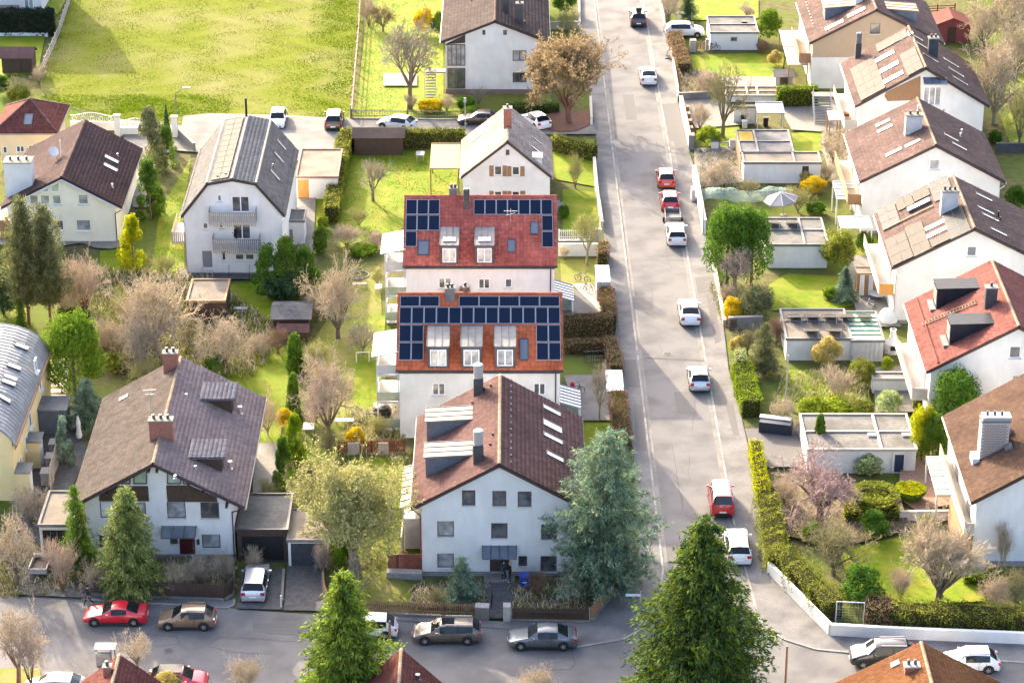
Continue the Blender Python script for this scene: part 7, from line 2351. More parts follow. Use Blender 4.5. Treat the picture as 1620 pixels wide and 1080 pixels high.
def brambles(name, px, n, h, m, w=.03):
 P = [(p.x, p.y) for p in ground_pts(px)]
 A = np.array(P); lo, hi = A.min(0), A.max(0)
 X, Y = NR.uniform(lo[0], hi[0], n * 3), NR.uniform(lo[1], hi[1], n * 3)
 k = in_poly(X, Y, P); X, Y = X[k][:n], Y[k][:n]
 n = len(X)
 V = []
 d = NR.normal(0, 1, (n, 2)); d /= np.linalg.norm(d, axis=1)[:, None]
 L = h * NR.uniform(.5, 1.4, n)
 s = np.stack([-d[:, 1], d[:, 0]], 1) * w / 2
 rows = []
 for t, z in ((0, 0), (.25, .75), (.6, 1.0), (1, .55)):
  x, y = X + d[:, 0] * L * t * .9, Y + d[:, 1] * L * t * .9
  rows += [np.stack([x - s[:, 0], y - s[:, 1], L * z], 1), np.stack([x + s[:, 0], y + s[:, 1], L * z], 1)]
 V = np.stack(rows, 1).reshape(-1, 3)
 F = np.array([(0, 1, 3, 2), (2, 3, 5, 4), (4, 5, 7, 6)])
 Fc = (F[None] + (np.arange(n) * 8)[:, None, None]).reshape(-1, 4)
 o = new(name, np_mesh(name, V, Fc, m))
 o['kind'] = 'stuff'
THK = [(160, 430), (330, 440), (450, 530), (400, 600), (250, 600), (90, 560), (85, 500)]
brambles('undergrowth', THK, 3000, .7, T_beige); brambles('undergrowth', THK, 1500, .6, T_brown); brambles('undergrowth', THK, 6000, .4, L_hedge, .07)
for q in ([(0, 870), (130, 850), (140, 930), (60, 945), (0, 945)], [(255, 890), (372, 890), (372, 936), (145, 930)], [(655, 930), (768, 930), (766, 964), (652, 964)], [(812, 930), (945, 908), (988, 900), (938, 972), (812, 968)],
   [(1225, 770), (1400, 800), (1440, 840), (1330, 870), (1240, 850)], [(1072, 112), (1135, 118), (1142, 156), (1078, 156)], [(1230, 590), (1380, 600), (1372, 650), (1240, 650)], [(1100, 240), (1170, 240), (1180, 300), (1106, 310)],
   [(1300, 210), (1340, 210), (1352, 290), (1318, 296)], [(545, 660), (640, 640), (640, 705), (545, 705)], [(440, 700), (650, 722), (640, 900), (525, 900)], [(1120, 450), (1215, 450), (1215, 520), (1145, 520)], [(1520, -10), (1640, -10), (1640, 130), (1545, 110)]):
 brambles('undergrowth', q, 550, .5, T_beige); brambles('undergrowth', q, 500, .35, L_hedge, .06)
# ---- topiary
g = G(1383, 812)
t = thing('topiary_bowl', 'large bowl-shaped clipped yew with flat top before the blue garage door', 'topiary', (g.x, g.y, 0), group='clipped topiary in the lower right garden')
P = []; N = []
for k in range(5200):
 a = RND.uniform(0, 6.283); z = RND.uniform(.2, 1.9); r = .55 + 1.35 * (z / 1.9) ** .8
 if RND.random() < .35: z = 1.9 + RND.uniform(-.05, .05); r = 1.9 * math.sqrt(RND.uniform(.35, 1)); N.append((0, 0, 1))
 elif RND.random() < .25: z = 1.6 + RND.uniform(-.1, .1); r = 1.15 * math.sqrt(RND.random()); N.append((0, 0, 1))
 else: N.append((math.cos(a), math.sin(a), 0))
 P.append((r * math.cos(a), r * math.sin(a), z))
V, Fc = leaf_quads(np.array(P), np.array(N), .09, .6)
new('foliage', np_mesh('foliage', V, Fc, L_hedge), t)
lpart(MB().lathe([(.35, 0), (.5, .3), (1.5, 1.45), (.3, 1.5)], 16), 'stems', core_m, t)
g = G(1440, 792)
t = thing('topiary_dish', 'small clipped bush with golden flat top on the terracotta terrace', 'topiary', (g.x, g.y, 0), group='clipped topiary in the lower right garden')
P = []; N = []; P2 = []; N2 = []
for k in range(1500):
 a = RND.uniform(0, 6.283)
 r = 1.2 * math.sqrt(RND.random()); P.append((r * math.cos(a), r * math.sin(a), 1.15 + RND.uniform(-.04, .06))); N.append((0, 0, 1))
 z = RND.uniform(.25, 1.1); r = .5 + .7 * z; P2.append((r * math.cos(a), r * math.sin(a), z)); N2.append((math.cos(a), math.sin(a), 0))
V, Fc = leaf_quads(np.array(P), np.array(N), .08, .5); new('flat_top', np_mesh('flat_top', V, Fc, L_gold), t)
V, Fc = leaf_quads(np.array(P2), np.array(N2), .08, .6); new('skirt', np_mesh('skirt', V, Fc, L_thuja), t)
lpart(MB().lathe([(.25, 0), (.4, .25), (1.0, 1.0), (.3, 1.05)], 14), 'stems', core_m, t)

# ---- hedges
hedge('tall hedge with sunlit olive top along the parking lane', [(540, 232), (735, 232)], 1.3, 1.9, L_hedge, group=GH)
hedge('tall hedge running down the left side of the pergola lawn', [(545, 236), (524, 352)], 1.5, 1.7, L_hedge, group=GH)
hedge('clipped hedge right of the small white gable house', [(876, 238), (941, 254)], 1.2, 1.7, L_hedge, group=GH)
hedge('dark clipped hedge under the wall of the big top house', [(806, 178), (884, 178)], 1.2, 1.0, L_thuja, group=GH)
hedge('big blue-black hedge in the top left corner', [(-30, 55), (86, 55)], 1.6, 3.0, L_dhedge, leaf=.12, group=GH)
hedge('tan leafed hedge column at the pavement by the white shed box', [(952, 424), (956, 404)], 1.0, 1.6, L_tanh, group=GH, dens=60)
hedge('brown leafed hedge between the two solar houses', [(893, 532), (968, 530)], 1.2, 2.0, L_bhedge, group=GH, dens=60)
hedge('short brown hedge running along the pavement above the crosswise one', [(958, 478), (966, 525)], 1.2, 1.7, L_bhedge, group=GH, dens=60)
hedge('brown hedge along the pavement above the white patterned cover', [(966, 556), (976, 600)], 1.2, 1.5, L_tanh, group=GH, dens=60)
hedge('brown crosswise hedge behind the metal garden gate', [(893, 558), (962, 556)], 1.1, 1.2, L_bhedge, group=GH, dens=60)
hedge('long brown hedge along the pavement below the white patterned cover', [(977, 640), (985, 712)], 1.4, 1.5, L_bhedge, group=GH, dens=60)
hedge('brown bushy hedge above the lone board by the top right pavement', [(1066, 66), (1082, 118)], 1.5, 1.4, L_tanh, group=GH)
hedge('tall dark green hedge with sunlit top between yard and carport', [(1229, 170), (1292, 168)], 1.3, 2.3, L_hgreen, group=GH)
hedge('olive ragged hedge along the right pavement beside the silver hatchback', [(1163, 592), (1178, 592)], 2.0, 2.0, L_white, group=GH)
hedge('bright green clipped hedge along the right pavement', [(1172, 600), (1188, 660)], 1.7, 1.7, L_hgreen, group=GH)
hedge('golden narrow hedge at the drive of the black car', [(1194, 722), (1206, 800)], 1.0, 1.6, L_gold, group=GH)
hedge('upper hedge strip on the white boundary wall', [(1213, 808), (1226, 905)], 1.7, 1.6, L_hedge, group=GH, wob=.35)
hedge('slanting hedge behind the white boundary wall', [(1230, 898), (1318, 980)], 2.0, 1.8, L_hedge, group=GH, wob=.4)
hedge('brownish end piece of the street hedge beside the wire frame', [(1369, 985), (1408, 986)], 1.8, 1.9, L_tanh, group=GH)
hedge('long green street hedge above the white wall at the lower right', [(1409, 988), (1660, 1000)], 1.8, 1.8, L_hedge, group=GH, wob=.3)
hedge('hedge with flat olive top above the lower right terrace', [(1335, 822), (1420, 822)], 1.4, 1.2, L_hedge, group=GH)
pl('bigbush', 'clipped_yew', 'swollen golden-green clipped yew right of the double garage', 'shrub', 1457, 732, 640, 46, L_gold, bark, GE)
pl('bigbush', 'clipped_yew', 'darker clipped yew wrapped around the garage corner', 'shrub', 1474, 738, 652, 48, L_thuja, bark, GE)
hedge('low yellowish hedge behind the topiary near the dense evergreen', [(1446, 652), (1468, 650)], 1.0, 1.6, L_hedge, group=GH)
hedge('small box hedge beside the white steps at the lower right', [(1525, 920), (1590, 922)], 1.2, .9, L_hgreen, group=GH)
hedge('garden hedge behind the cypress pair', [(95, 505), (140, 512)], .9, 1.2, L_thuja, group=GH)

# ================================================================== VEHICLES
def paint(name, c, metal=0.0, rough=0.3):
 return mat(name, c, None, rough=rough, metal=metal, spec=0.5, coat=0.6)
P_white = paint('white_car_paint', (0.62, 0.62, 0.62)); P_silver = paint('silver_car_paint', (0.5, 0.51, 0.52), .5)
P_red = paint('red_car_paint', (0.5, 0.012, 0.025)); P_orange = paint('orange_red_car_paint', (0.5, 0.07, 0.03)); P_cherry = paint('cherry_car_paint', (0.42, 0.015, 0.03))
P_gold = paint('gold_car_paint', (0.22, 0.155, 0.1), .3); P_brown = paint('grey_brown_car_paint', (0.12, 0.098, 0.08), .3); P_grey = paint('grey_car_paint', (0.11, 0.125, 0.14), .3)
P_dark = paint('dark_car_paint', (0.02, 0.017, 0.018), .1); P_bronze = paint('dark_bronze_car_paint', (0.07, 0.045, 0.035), .4); P_black = paint('black_car_paint', (0.015, 0.016, 0.02), .2)
rubber = mat('tyre_rubber', (0.015, 0.015, 0.015), None, rough=0.9)
rim_m = mat('alloy_rim', (0.55, 0.55, 0.56), None, rough=0.3, metal=0.8)
rim_d = mat('dark_alloy', (0.16, 0.16, 0.165), None, rough=0.4, metal=0.6)
lamp_c = glassmat('headlamp_glass', (0.6, 0.62, 0.65), 0.08); lamp_r = glassmat('tail_lamp_glass', (0.4, 0.012, 0.015), 0.12)
plate_m = mat('number_plate', (0.75, 0.75, 0.72), None, rough=0.5)
trim_b = mat('black_trim', (0.02, 0.02, 0.021), None, rough=0.6)
# stations: distance from the nose (share of length), beltline, top, half-width share
PROF = {
 'hatch': (4.15, 1.78, [(0, .5, .52, .72), (.03, .64, .66, .9), (.12, .8, .83, .98), (.25, .92, .95, 1), (.41, .93, 1.41, 1), (.55, .95, 1.48, 1), (.82, .97, 1.42, 1), (.95, .98, 1.03, .97), (.985, .82, .85, .93), (1, .5, .52, .86)], 3, 4, 6, 7),
 'sedan': (4.9, 1.86, [(0, .5, .52, .7), (.03, .64, .66, .88), (.12, .78, .81, .98), (.29, .92, .95, 1), (.43, .93, 1.37, 1), (.56, .95, 1.45, 1), (.72, .97, 1.38, 1), (.87, 1.0, 1.04, .98), (.97, .98, 1.01, .94), (1, .55, .58, .84)], 3, 4, 6, 7),
 'coupe': (4.6, 1.82, [(0, .5, .52, .7), (.03, .62, .64, .88), (.12, .76, .79, .98), (.30, .9, .93, 1), (.45, .92, 1.3, 1), (.57, .94, 1.37, 1), (.69, .96, 1.3, 1), (.86, .98, 1.01, .98), (.97, .95, .98, .94), (1, .55, .58, .84)], 3, 4, 6, 7),
 'wagon': (4.9, 1.87, [(0, .5, .52, .7), (.03, .64, .66, .88), (.12, .8, .83, .98), (.27, .92, .95, 1), (.40, .93, 1.39, 1), (.52, .95, 1.47, 1), (.88, .98, 1.42, 1), (.97, 1.0, 1.05, .97), (.99, .85, .88, .93), (1, .5, .52, .86)], 3, 4, 6, 7),
 'suv': (4.55, 1.86, [(0, .6, .62, .74), (.03, .8, .83, .9), (.12, .98, 1.01, .98), (.25, 1.08, 1.11, 1), (.37, 1.1, 1.6, 1), (.5, 1.11, 1.68, 1), (.86, 1.13, 1.62, 1), (.96, 1.13, 1.18, .97), (.985, .95, .98, .93), (1, .6, .62, .86)], 3, 4, 6, 7),
 'van': (4.4, 1.82, [(0, .6, .62, .76), (.03, .85, .88, .92), (.09, 1.0, 1.03, .98), (.17, 1.1, 1.13, 1), (.29, 1.12, 1.76, 1), (.42, 1.13, 1.86, 1), (.93, 1.14, 1.84, 1), (.985, 1.14, 1.2, .97), (.993, .9, .93, .95), (1, .55, .58, .9)], 3, 4, 6, 7),
}
def wheel_mesh():
 def mk():
  t = MB().lathe([(.2, -.1), (.31, -.11), (.335, -.07), (.335, .07), (.31, .11), (.2, .1)], 20)
  r = MB().lathe([(.05, -.06), (.2, -.06), (.215, .095), (.19, .1)], 20)
  s = MB()
  for k in range(5):
   a = k * 2 * math.pi / 5
   s.bar((.03 * math.cos(a), .03 * math.sin(a), .09), (.19 * math.cos(a), .19 * math.sin(a), .1), .055, .02)
  s.lathe([(.05, .08), (.05, .115)], 8)
  return t.mesh('tyre', rubber, smooth=True), r.mesh('rim', rim_d), s.mesh('spokes', rim_m)
 return cached('wheel', mk)

def make_car(kind, pm, label, px, py, head, z=0.0, group=None, roof=None, rails=None, sunroof=False, name='parked_car', plates=True, roofm=None, cat='car'):
 L, Wd, st, cw, rf, rr, tl = PROF[kind]
 g = G(px, py)
 root = thing(name, label, cat, (g.x, g.y, z), math.radians(head), group)
 hw = Wd / 2
 rings = []
 big = st[rf + 1][2]
 for i, (t, zb, zt, w) in enumerate(st):
  x = L / 2 - t * L
  h = hw * w
  cab = zt - zb > .2
  wt = h * (.74 if cab else .86)
  lo = .24 if 0 < i < len(st) - 1 else .3
  half = [(h * .88, lo), (h * .985, lo + .1), (h, zb * .72), (h * .965, zb), (wt, zt - (.05 if cab else .01)), (wt * .8, zt), (0, zt + .025)]
  ring = [(x, -y, zz) for y, zz in half] + [(x, y, zz) for y, zz in half[-2::-1]]
  rings.append(ring)
 n = len(rings[0])
 body = MB()
 body.v = [p for r in rings for p in r]
 gls = {}
 for i in range(len(rings) - 1):
  for j in range(n - 1):
   f = (i * n + j, i * n + j + 1, (i + 1) * n + j + 1, (i + 1) * n + j)
   key = None
   if j in (3, n - 5) and rf <= i < rr: key = ('side_window', j)
   if 4 <= j <= 7 and i in (cw, rr): key = ('windscreen' if i == cw else 'rear_window', 0)
   if key: gls.setdefault(key, []).append([body.v[k] for k in f[::-1]])
   else: body.f.append(f[::-1]); body.m.append(0)
 body.f.append(tuple(range(n))); body.m.append(0)
 body.f.append(tuple(range((len(rings) - 1) * n, len(rings) * n))[::-1]); body.m.append(0)
 body.f += [tuple([i * n, (i + 1) * n, (i + 1) * n + n - 1, i * n + n - 1]) for i in range(len(rings) - 1)]; body.m += [0] * (len(rings) - 1)
 b = lpart(body, 'body', pm, root, smooth=True)
 for (gn, _), fs in gls.items():
  gm, ix = MB(), {}
  for f in fs:
   gm.f.append(tuple(ix.setdefault(p, len(ix)) for p in f)); gm.m.append(0)
  gm.v = list(ix)
  lpart(gm, gn, glass_car, root)
 xs = [L / 2 - s[0] * L for s in st]
 # pillars and roof
 pil = MB()
 for tx in ((xs[rf + 1] * .6 + xs[rr] * .4),):
  for s in (-1, 1):
   pil.bar((tx, s * hw * .975, st[rf][1] + .01), (tx, s * hw * .757, big - .07), .1, .02, up=(0, 1, 0))
 lpart(pil, 'pillar', trim_b if kind != 'van' else pm, root)
 if roofm:
  x0, x1 = xs[rf + 0] - .1, xs[rr]
  lpart(MB().box(x1, x0, -hw * .6, hw * .6, big + .0, big + .035), 'roof_panel', roofm, root)
 # wheels and arches
 T, R_, S = wheel_mesh()
 for fx in (L / 2 - L * .185, -L / 2 + L * .2):
  for s in (-1, 1):
   a = lpart(MB().lathe([(.4, -.03), (.4, .03)], 20), 'wheel_arch', trim_b, root, loc=(fx, s * (hw - .026), .36)); a.rotation_euler = (math.pi / 2, 0, 0)
   w = new('wheel', T, root, (fx, s * (hw - .085), .335)); w.rotation_euler = (math.pi / 2 * (-s), 0, 0)
   new('rim', R_, w); new('spokes', S, w)
 # lamps, bumpers, plates, mirrors, handles
 zb = st[2][1]
 for s in (-1, 1):
  lpart(MB().box(xs[1] - .16, xs[1] + .02, s * hw * .64 - .19, s * hw * .64 + .16, st[1][1] - .13, st[1][1] + .015), 'headlight', lamp_c, root)
  zt = st[tl][1]
  lpart(MB().box(xs[-1] + .02, xs[-1] + .28, s * hw * .76 - .16, s * hw * .76 + .16, zt - .3, zt - .06), 'taillight', lamp_r, root)
  m = lpart(MB().box(-.07, .06, -.1, .08, -.05, .07), 'wing_mirror', pm, root, loc=(xs[cw] - .42, s * (hw + .09), st[cw][1] + .08))
  for q in (xs[rf + 1] - .15, xs[rr] + .7):
   lpart(MB().box(q - .1, q + .1, s * (hw + .0) - .02, s * (hw + .0) + .02, st[rf][1] - .2, st[rf][1] - .16), 'door_handle', pm if kind != 'van' else trim_b, root)
  for q in (xs[cw] - .1, xs[rf + 1] - .35, xs[rr] + .25):
   lpart(MB().box(q - .012, q + .012, s * hw - .012 if s > 0 else -hw - .006, s * hw + .006 if s > 0 else -hw + .012, .34, st[rf][1] - .04), 'door_seam', trim_b, root)
  lpart(MB().box(xs[-2] + .2, xs[1] - .3, s * hw * .97 - .03, s * hw * .97 + .03, .2, .33), 'sill', trim_b, root)
  if rails:
   lpart(MB().bar((xs[rf + 1] + .2, s * hw * .66, big + .05), (xs[rr] + .05, s * hw * .66, big + .03), .04, .05), 'roof_rail', rails, root)
 lpart(MB().box(xs[-1] - .03, xs[-1] + .06, -hw * .7, hw * .7, .3, .5), 'bumper', trim_b if kind in ('suv', 'van') else pm, root)
 lpart(MB().box(xs[0] - .05, xs[0] + .02, -hw * .55, hw * .55, .32, .52), 'grille', trim_b, root)
 if plates:
  lpart(MB().box(xs[-1] - .045, xs[-1] - .028, -.26, .26, .56, .68), 'number_plate', plate_m, root)
  lpart(MB().box(xs[0] + .021, xs[0] + .035, -.26, .26, .36, .47), 'number_plate', plate_m, root)
 if sunroof:
  lpart(MB().box(-.55, .35, -.42, .42, big + .005, big + .035), 'sunroof', glass_car, root)
 if roof:
  lpart(MB().box(-.95, .75, -.42, .3, big + .1, big + .42), 'roof_box', roof, root)
 lpart(MB().bar((-L * .32, 0, big - .02), (-L * .32 - .15, 0, big + .12), .03, .03), 'aerial', trim_b, root)
 return root
KZ = KH * .5
GM, GSs, GL = 'cars along the main road', 'cars along the street at the bottom', 'cars in the parking court'
make_car('suv', P_dark, 'dark car with roof box, farthest up the main road', 1009, 36, 90, 0, GM, roof=trim_b)
make_car('sedan', P_white, 'white saloon driving up the main road above the bare tree shadow', 1025, 126, 90, 0, GM)
make_car('hatch', P_orange, 'orange-red car, upper one of two reddish cars on the main road', 1053, 289, 90, KZ, GM)
make_car('hatch', P_cherry, 'red hatchback between the orange-red car and the small trailer', 1059, 325, 90, KZ, GM)
make_car('wagon', P_white, 'white estate car parked behind the small grey trailer', 1069, 377, 90, KZ, GM)
make_car('sedan', P_white, 'white fastback parked alone beside the yellow bush at the pavement', 1090, 501, 90, KZ, GM)
make_car('hatch', P_silver, 'silver-white hatchback beside the bright green clipped hedge', 1105, 606, 90, KZ, GM)
make_car('van', P_red, 'bright red boxy van parked on the main road above the fir', 1140, 800, 90, KZ, GM, roofm=mat('pink_roof_paint', (.55, .2, .2), None, rough=.5), cat='van')  # paler pink panel on the van roof
make_car('wagon', P_white, 'white car half hidden behind the fir at the end of the main road', 1166, 872, 90, KZ, GM)
make_car('hatch', P_white, 'white car facing the camera at the meadow edge by the mansard house', 440, 196, 270, .02, GL)
make_car('suv', P_bronze, 'dark bronze off-roader with sunlit roof in the parking court', 529, 198, 90, .02, GL, rails=trim_b)
make_car('hatch', P_white, 'white hatchback parked askew in front of the iron fence', 628, 203, 158, .02, GL)
make_car('sedan', P_bronze, 'dark bronze car half hidden behind the pale roof of the little gable house', 760, 196, 180, .02, GL)
make_car('hatch', P_white, 'white car under the golden brown tree behind the pale roof', 847, 198, 120, .02, GL)
make_car('suv', P_white, 'white small off-roader parked beside the small white garage at the top', 1083, 57, 0, .02)
make_car('coupe', P_red, 'bright red coupe parked at the left end of the street', 184, 981, 180, .01, GSs)
make_car('hatch', P_gold, 'gold brown hatchback parked behind the red coupe', 297, 988, 180, .01, GSs, rails=P_gold)
make_car('wagon', P_silver, 'silver estate car standing in the driveway of the carport', 405, 929, 90, .02)
make_car('hatch', P_white, 'white car almost hidden behind the yellow-green spruce at the bottom', 583, 1002, 180, .01, GSs)
make_car('wagon', P_brown, 'grey-brown estate car with glass roof in front of the picket fence', 707, 1010, 180, .03, GSs, sunroof=True, rails=alu)
make_car('sedan', P_grey, 'blue-grey saloon in front of the tall white gabled house', 858, 1019, 180, .04, GSs)
make_car('suv', P_dark, 'dark brown off-roader half behind the terracotta roof', 1395, 1047, 180, .01, GSs, rails=alu)
make_car('hatch', P_white, 'white hatchback right of the terracotta roof at the bottom edge', 1532, 1056, 180, .01, GSs, roofm=P_white)
make_car('hatch', P_cherry, 'red car with dark roof at the bottom edge beside the yellow bush', 283, 1086, 0, .01, GSs, roofm=trim_b)
make_car('hatch', P_white, 'white car just peeping over the bottom edge left of the reddish roof', 85, 1098, 180, .01, GSs)
pl('bush2', 'forsythia', 'golden bush at the bottom edge hiding the red car', 'shrub', 264, 1100, 1062, 42, L_pyel, bark, GF)

def trailer(label, px, py, head, bm, bed, w=1.35, l=2.3, hgt=.45, cover=None):
 g = G(px, py)
 r = thing('car_trailer', label, 'trailer', (g.x, g.y, 0.02), math.radians(head))
 b = MB()
 z0 = .5
 b.box(-l / 2, l / 2, -w / 2, w / 2, z0, z0 + .06)
 b.box(-l / 2, l / 2, -w / 2, -w / 2 + .04, z0 + .06, z0 + hgt).box(-l / 2, l / 2, w / 2 - .04, w / 2, z0 + .06, z0 + hgt)
 b.box(-l / 2, -l / 2 + .04, -w / 2 + .04, w / 2 - .04, z0 + .06, z0 + hgt).box(l / 2 - .04, l / 2, -w / 2 + .04, w / 2 - .04, z0 + .06, z0 + hgt)
 lpart(b, 'box', bm, r)
 lpart(MB().box(-l / 2 + .05, l / 2 - .05, -w / 2 + .05, w / 2 - .05, z0 + .065, z0 + .1), 'bed', bed, r)
 lpart(MB().bar((l / 2, 0, z0 - .03), (l / 2 + 1.2, 0, .42), .07, .07).tube((l / 2 + 1.1, 0, .42), (l / 2 + 1.1, 0, 0), .03, .03), 'drawbar', zinc, r)
 T, R_, S = wheel_mesh()
 for s in (-1, 1):
  w_ = new('wheel', T, r, (0, s * (w / 2 + .13), .3)); w_.rotation_euler = (math.pi / 2 * (-s), 0, 0); w_.scale = (.88, .88, .88)
  new('rim', R_, w_)
  lpart(MB().box(-.42, .42, s * (w / 2 + .13) - .12, s * (w / 2 + .13) + .12, .62, .65), 'mudguard', trim_b, r)
  lpart(MB().box(-l / 2 - .03, -l / 2 - .005, s * w * .4 - .08, s * w * .4 + .08, z0 - .02, z0 + .1), 'taillight', lamp_r, r)
 if cover: lpart(MB().box(-l / 2 - .02, l / 2 + .02, -w / 2 - .02, w / 2 + .02, z0 + hgt, z0 + hgt + .04), 'cover', cover, r)
trailer('small trailer with grey bed between the red hatchback and the white estate', 1064, 351, 90, zinc, felt_dk, w=1.5, l=2.4)
trailer('open box trailer with brown bed in the driveway at the far left', 65, 905, 268, alu, wood_dark)

# ================================================================== PEOPLE
def person(label, px, py, head, jacket, trousers, hair, pose='stand', z=0.0, hgt=1.74, name='person', carry=None):
 g = G(px, py, z)
 s = hgt / 1.75
 J = {'pelvis': (0, 0, .95), 'belly': (0, 0, 1.08), 'chest': (.01, 0, 1.28), 'neck': (.0, 0, 1.46), 'head': (.02, 0, 1.56), 'crown': (.02, 0, 1.69)}
 R = {'pelvis': .14, 'belly': .135, 'chest': .155, 'neck': .058, 'head': .095, 'crown': .07}
 stride = .32 if pose == 'walk' else .03
 for sd, n in ((1, 'l'), (-1, 'r')):
  f = stride * sd
  J['hip' + n] = (0, .09 * sd, .9); R['hip' + n] = .1
  J['knee' + n] = (f * .55 + (.06 if pose == 'walk' else .01), .1 * sd, .5); R['knee' + n] = .062
  J['ank' + n] = (f - (.05 if sd < 0 and pose == 'walk' else 0), .1 * sd, .09); R['ank' + n] = .045
  J['toe' + n] = (J['ank' + n][0] + .17, .11 * sd, .035); R['toe' + n] = .036
  J['sho' + n] = (0, .185 * sd, 1.39); R['sho' + n] = .07
  a = -f * .7
  J['elb' + n] = (a * .5 - .02, .25 * sd, 1.13); R['elb' + n] = .047
  bend = .22 if pose in ('lean', 'talk') else .08
  J['wri' + n] = (a + bend, .24 * sd, .92 if pose != 'lean' else 1.1); R['wri' + n] = .033
  J['han' + n] = (a + bend + .05, .24 * sd, .84 if pose != 'lean' else 1.1); R['han' + n] = .03
  for k in range(4):
   J['fin%d%s' % (k, n)] = (a + bend + .05 + (k - 1.5) * .022, .243 * sd, (.765 if k in (1, 2) else .778) if pose != 'lean' else 1.06); R['fin%d%s' % (k, n)] = .0095
  J['thu' + n] = (a + bend + .1, .235 * sd, .83 if pose != 'lean' else 1.08); R['thu' + n] = .011
 E = [('pelvis', 'belly'), ('belly', 'chest'), ('chest', 'neck'), ('neck', 'head'), ('head', 'crown')]
 for n in 'lr':
  E += [('pelvis', 'hip' + n), ('hip' + n, 'knee' + n), ('knee' + n, 'ank' + n), ('ank' + n, 'toe' + n), ('chest', 'sho' + n), ('sho' + n, 'elb' + n), ('elb' + n, 'wri' + n), ('wri' + n, 'han' + n), ('han' + n, 'thu' + n)] + [('han' + n, 'fin%d%s' % (k, n)) for k in range(4)]
 K = list(J)
 me = bpy.data.meshes.new('body')
 me.from_pydata([tuple(c * s for c in J[k]) for k in K], [(K.index(a), K.index(b)) for a, b in E], [])
 tmp = bpy.data.objects.new('body_tmp', me)
 COL.objects.link(tmp)
 sk = tmp.modifiers.new('skin', 'SKIN')
 for i, k in enumerate(K):
  v = me.skin_vertices[0].data[i]
  v.radius = (R[k] * s, R[k] * s * (.8 if k in ('chest', 'belly', 'pelvis') else 1))
  v.use_root = k == 'pelvis'
 ss = tmp.modifiers.new('sub', 'SUBSURF'); ss.levels = 1
 dg = bpy.context.evaluated_depsgraph_get()
 m2 = bpy.data.meshes.new_from_object(tmp.evaluated_get(dg))
 bpy.data.objects.remove(tmp)
 skin = MATS.get('skin') or mat('skin', (0.5, 0.3, 0.22), None, rough=.6)
 shoe = MATS.get('white_shoes') or mat('white_shoes', (.65, .65, .65), None, rough=.6)
 m2.materials.clear()
 for m in (skin, jacket, trousers, shoe): m2.materials.append(m)
 for p in m2.polygons:
  c = p.center / s
  far = abs(c.y) > .16
  p.material_index = 3 if c.z < .085 else (0 if c.z > 1.44 or (far and c.z < .9) else (1 if c.z > .93 or far else 2))
  p.use_smooth = True
 root = thing(name, label, 'person', (g.x, g.y, z), math.radians(head))
 new('body', m2, root)
 h = MB().lathe([(.1, -.06), (.112, .0), (.1, .07), (.05, .11)], 10, (-.01, 0, 1.63), sy=.9)
 h.v = [tuple(c * s for c in v) for v in h.v]
 lpart(h, 'hair', hair, root, smooth=True)
 f = MB().box(.1, .125, -.012, .012, 1.565, 1.6).box(.095, .112, -.045, -.02, 1.605, 1.62, 1).box(.095, .112, .02, .045, 1.605, 1.62, 1).box(.092, .11, -.025, .025, 1.53, 1.542, 1)
 f.v = [tuple(c * s for c in v) for v in f.v]
 lpart(f, 'face', [skin, trim_b], root)
 return root
cl_dk = mat('dark_cloth', (0.02, 0.022, 0.03), None, rough=.9); cl_bk = mat('black_cloth', (0.012, 0.012, 0.014), None, rough=.9); cl_gn = mat('slate_cloth', (0.04, 0.06, 0.065), None, rough=.9)
hair_d = mat('dark_hair', (0.03, 0.02, 0.015), None, rough=.7); hair_b = mat('blond_hair', (0.35, 0.22, 0.1), None, rough=.7)
person('person in slate jacket and white shoes on the doorstep, left of a pair', 797, 917, 300, cl_gn, cl_dk, hair_d, 'talk', .18)
person('person in black with fair hair on the doorstep, right of a pair', 807, 920, 190, cl_bk, cl_bk, hair_b, 'talk', .18)
person('person in dark clothes walking behind the red coupe', 140, 957, 200, cl_dk, cl_dk, hair_d, 'walk', KH)
person('person in black leaning on the lower slatted balcony', (bx0 and 373), 384, 270, cl_bk, cl_bk, hair_d, 'lean', bz + .05)

# ================================================================== FENCES AND WALLS
picket_fence('brown picket fence on a concrete base left of the grey gate pillar', [(511, 905), (512, 940), (520, 961), (545, 970), (752, 978)], .95, .15, .07, wood_brown, base=concrete, baseh=.2)
low_wall('grey concrete gate pillar left of the garden path', [(752, 979), (774, 980)], 1.15, .5, concrete, stone_m, name='gate_pillar', cat='pillar')
low_wall('pale gate pillar with letter slot right of the garden path', [(796, 981), (808, 981)], 1.25, .5, stone_m, stone_m, name='gate_pillar', cat='pillar')
picket_fence('dark board fence with pale rails in front of the tall gabled house', [(810, 983), (932, 985)], .95, .11, .09, wood_dark, alu, base=concrete, baseh=.2, every=5)
picket_fence('brown board fence slanting along the corner pavement', [(935, 984), (1010, 886)], 1.0, .14, .12, wood_brown, base=concrete, baseh=.2)
g0, g1 = G(777, 968), G(779, 950)
mb = MB()
r = thing('garden_gate', 'dark metal gate standing open beside the grey pillar', 'gate', (g0.x, g0.y, 0))
for i in range(9):
 p = g0.lerp(g1, i / 8); part(MB().box(p.x - .015, p.x + .015, p.y - .015, p.y + .015, .1, 1.1), 'bar', black, r)
part(MB().bar(g0 + Vector((0, 0, 1.1)), g1 + Vector((0, 0, 1.1)), .05, .05).bar(g0 + Vector((0, 0, .15)), g1 + Vector((0, 0, .15)), .05, .05), 'rail', black, r)
picket_fence('iron railing with concrete posts along the lane below the big lawn', [(556, 190), (645, 191), (735, 192)], .95, .17, .04, anthracite, concrete, base=concrete, baseh=.25, every=6)
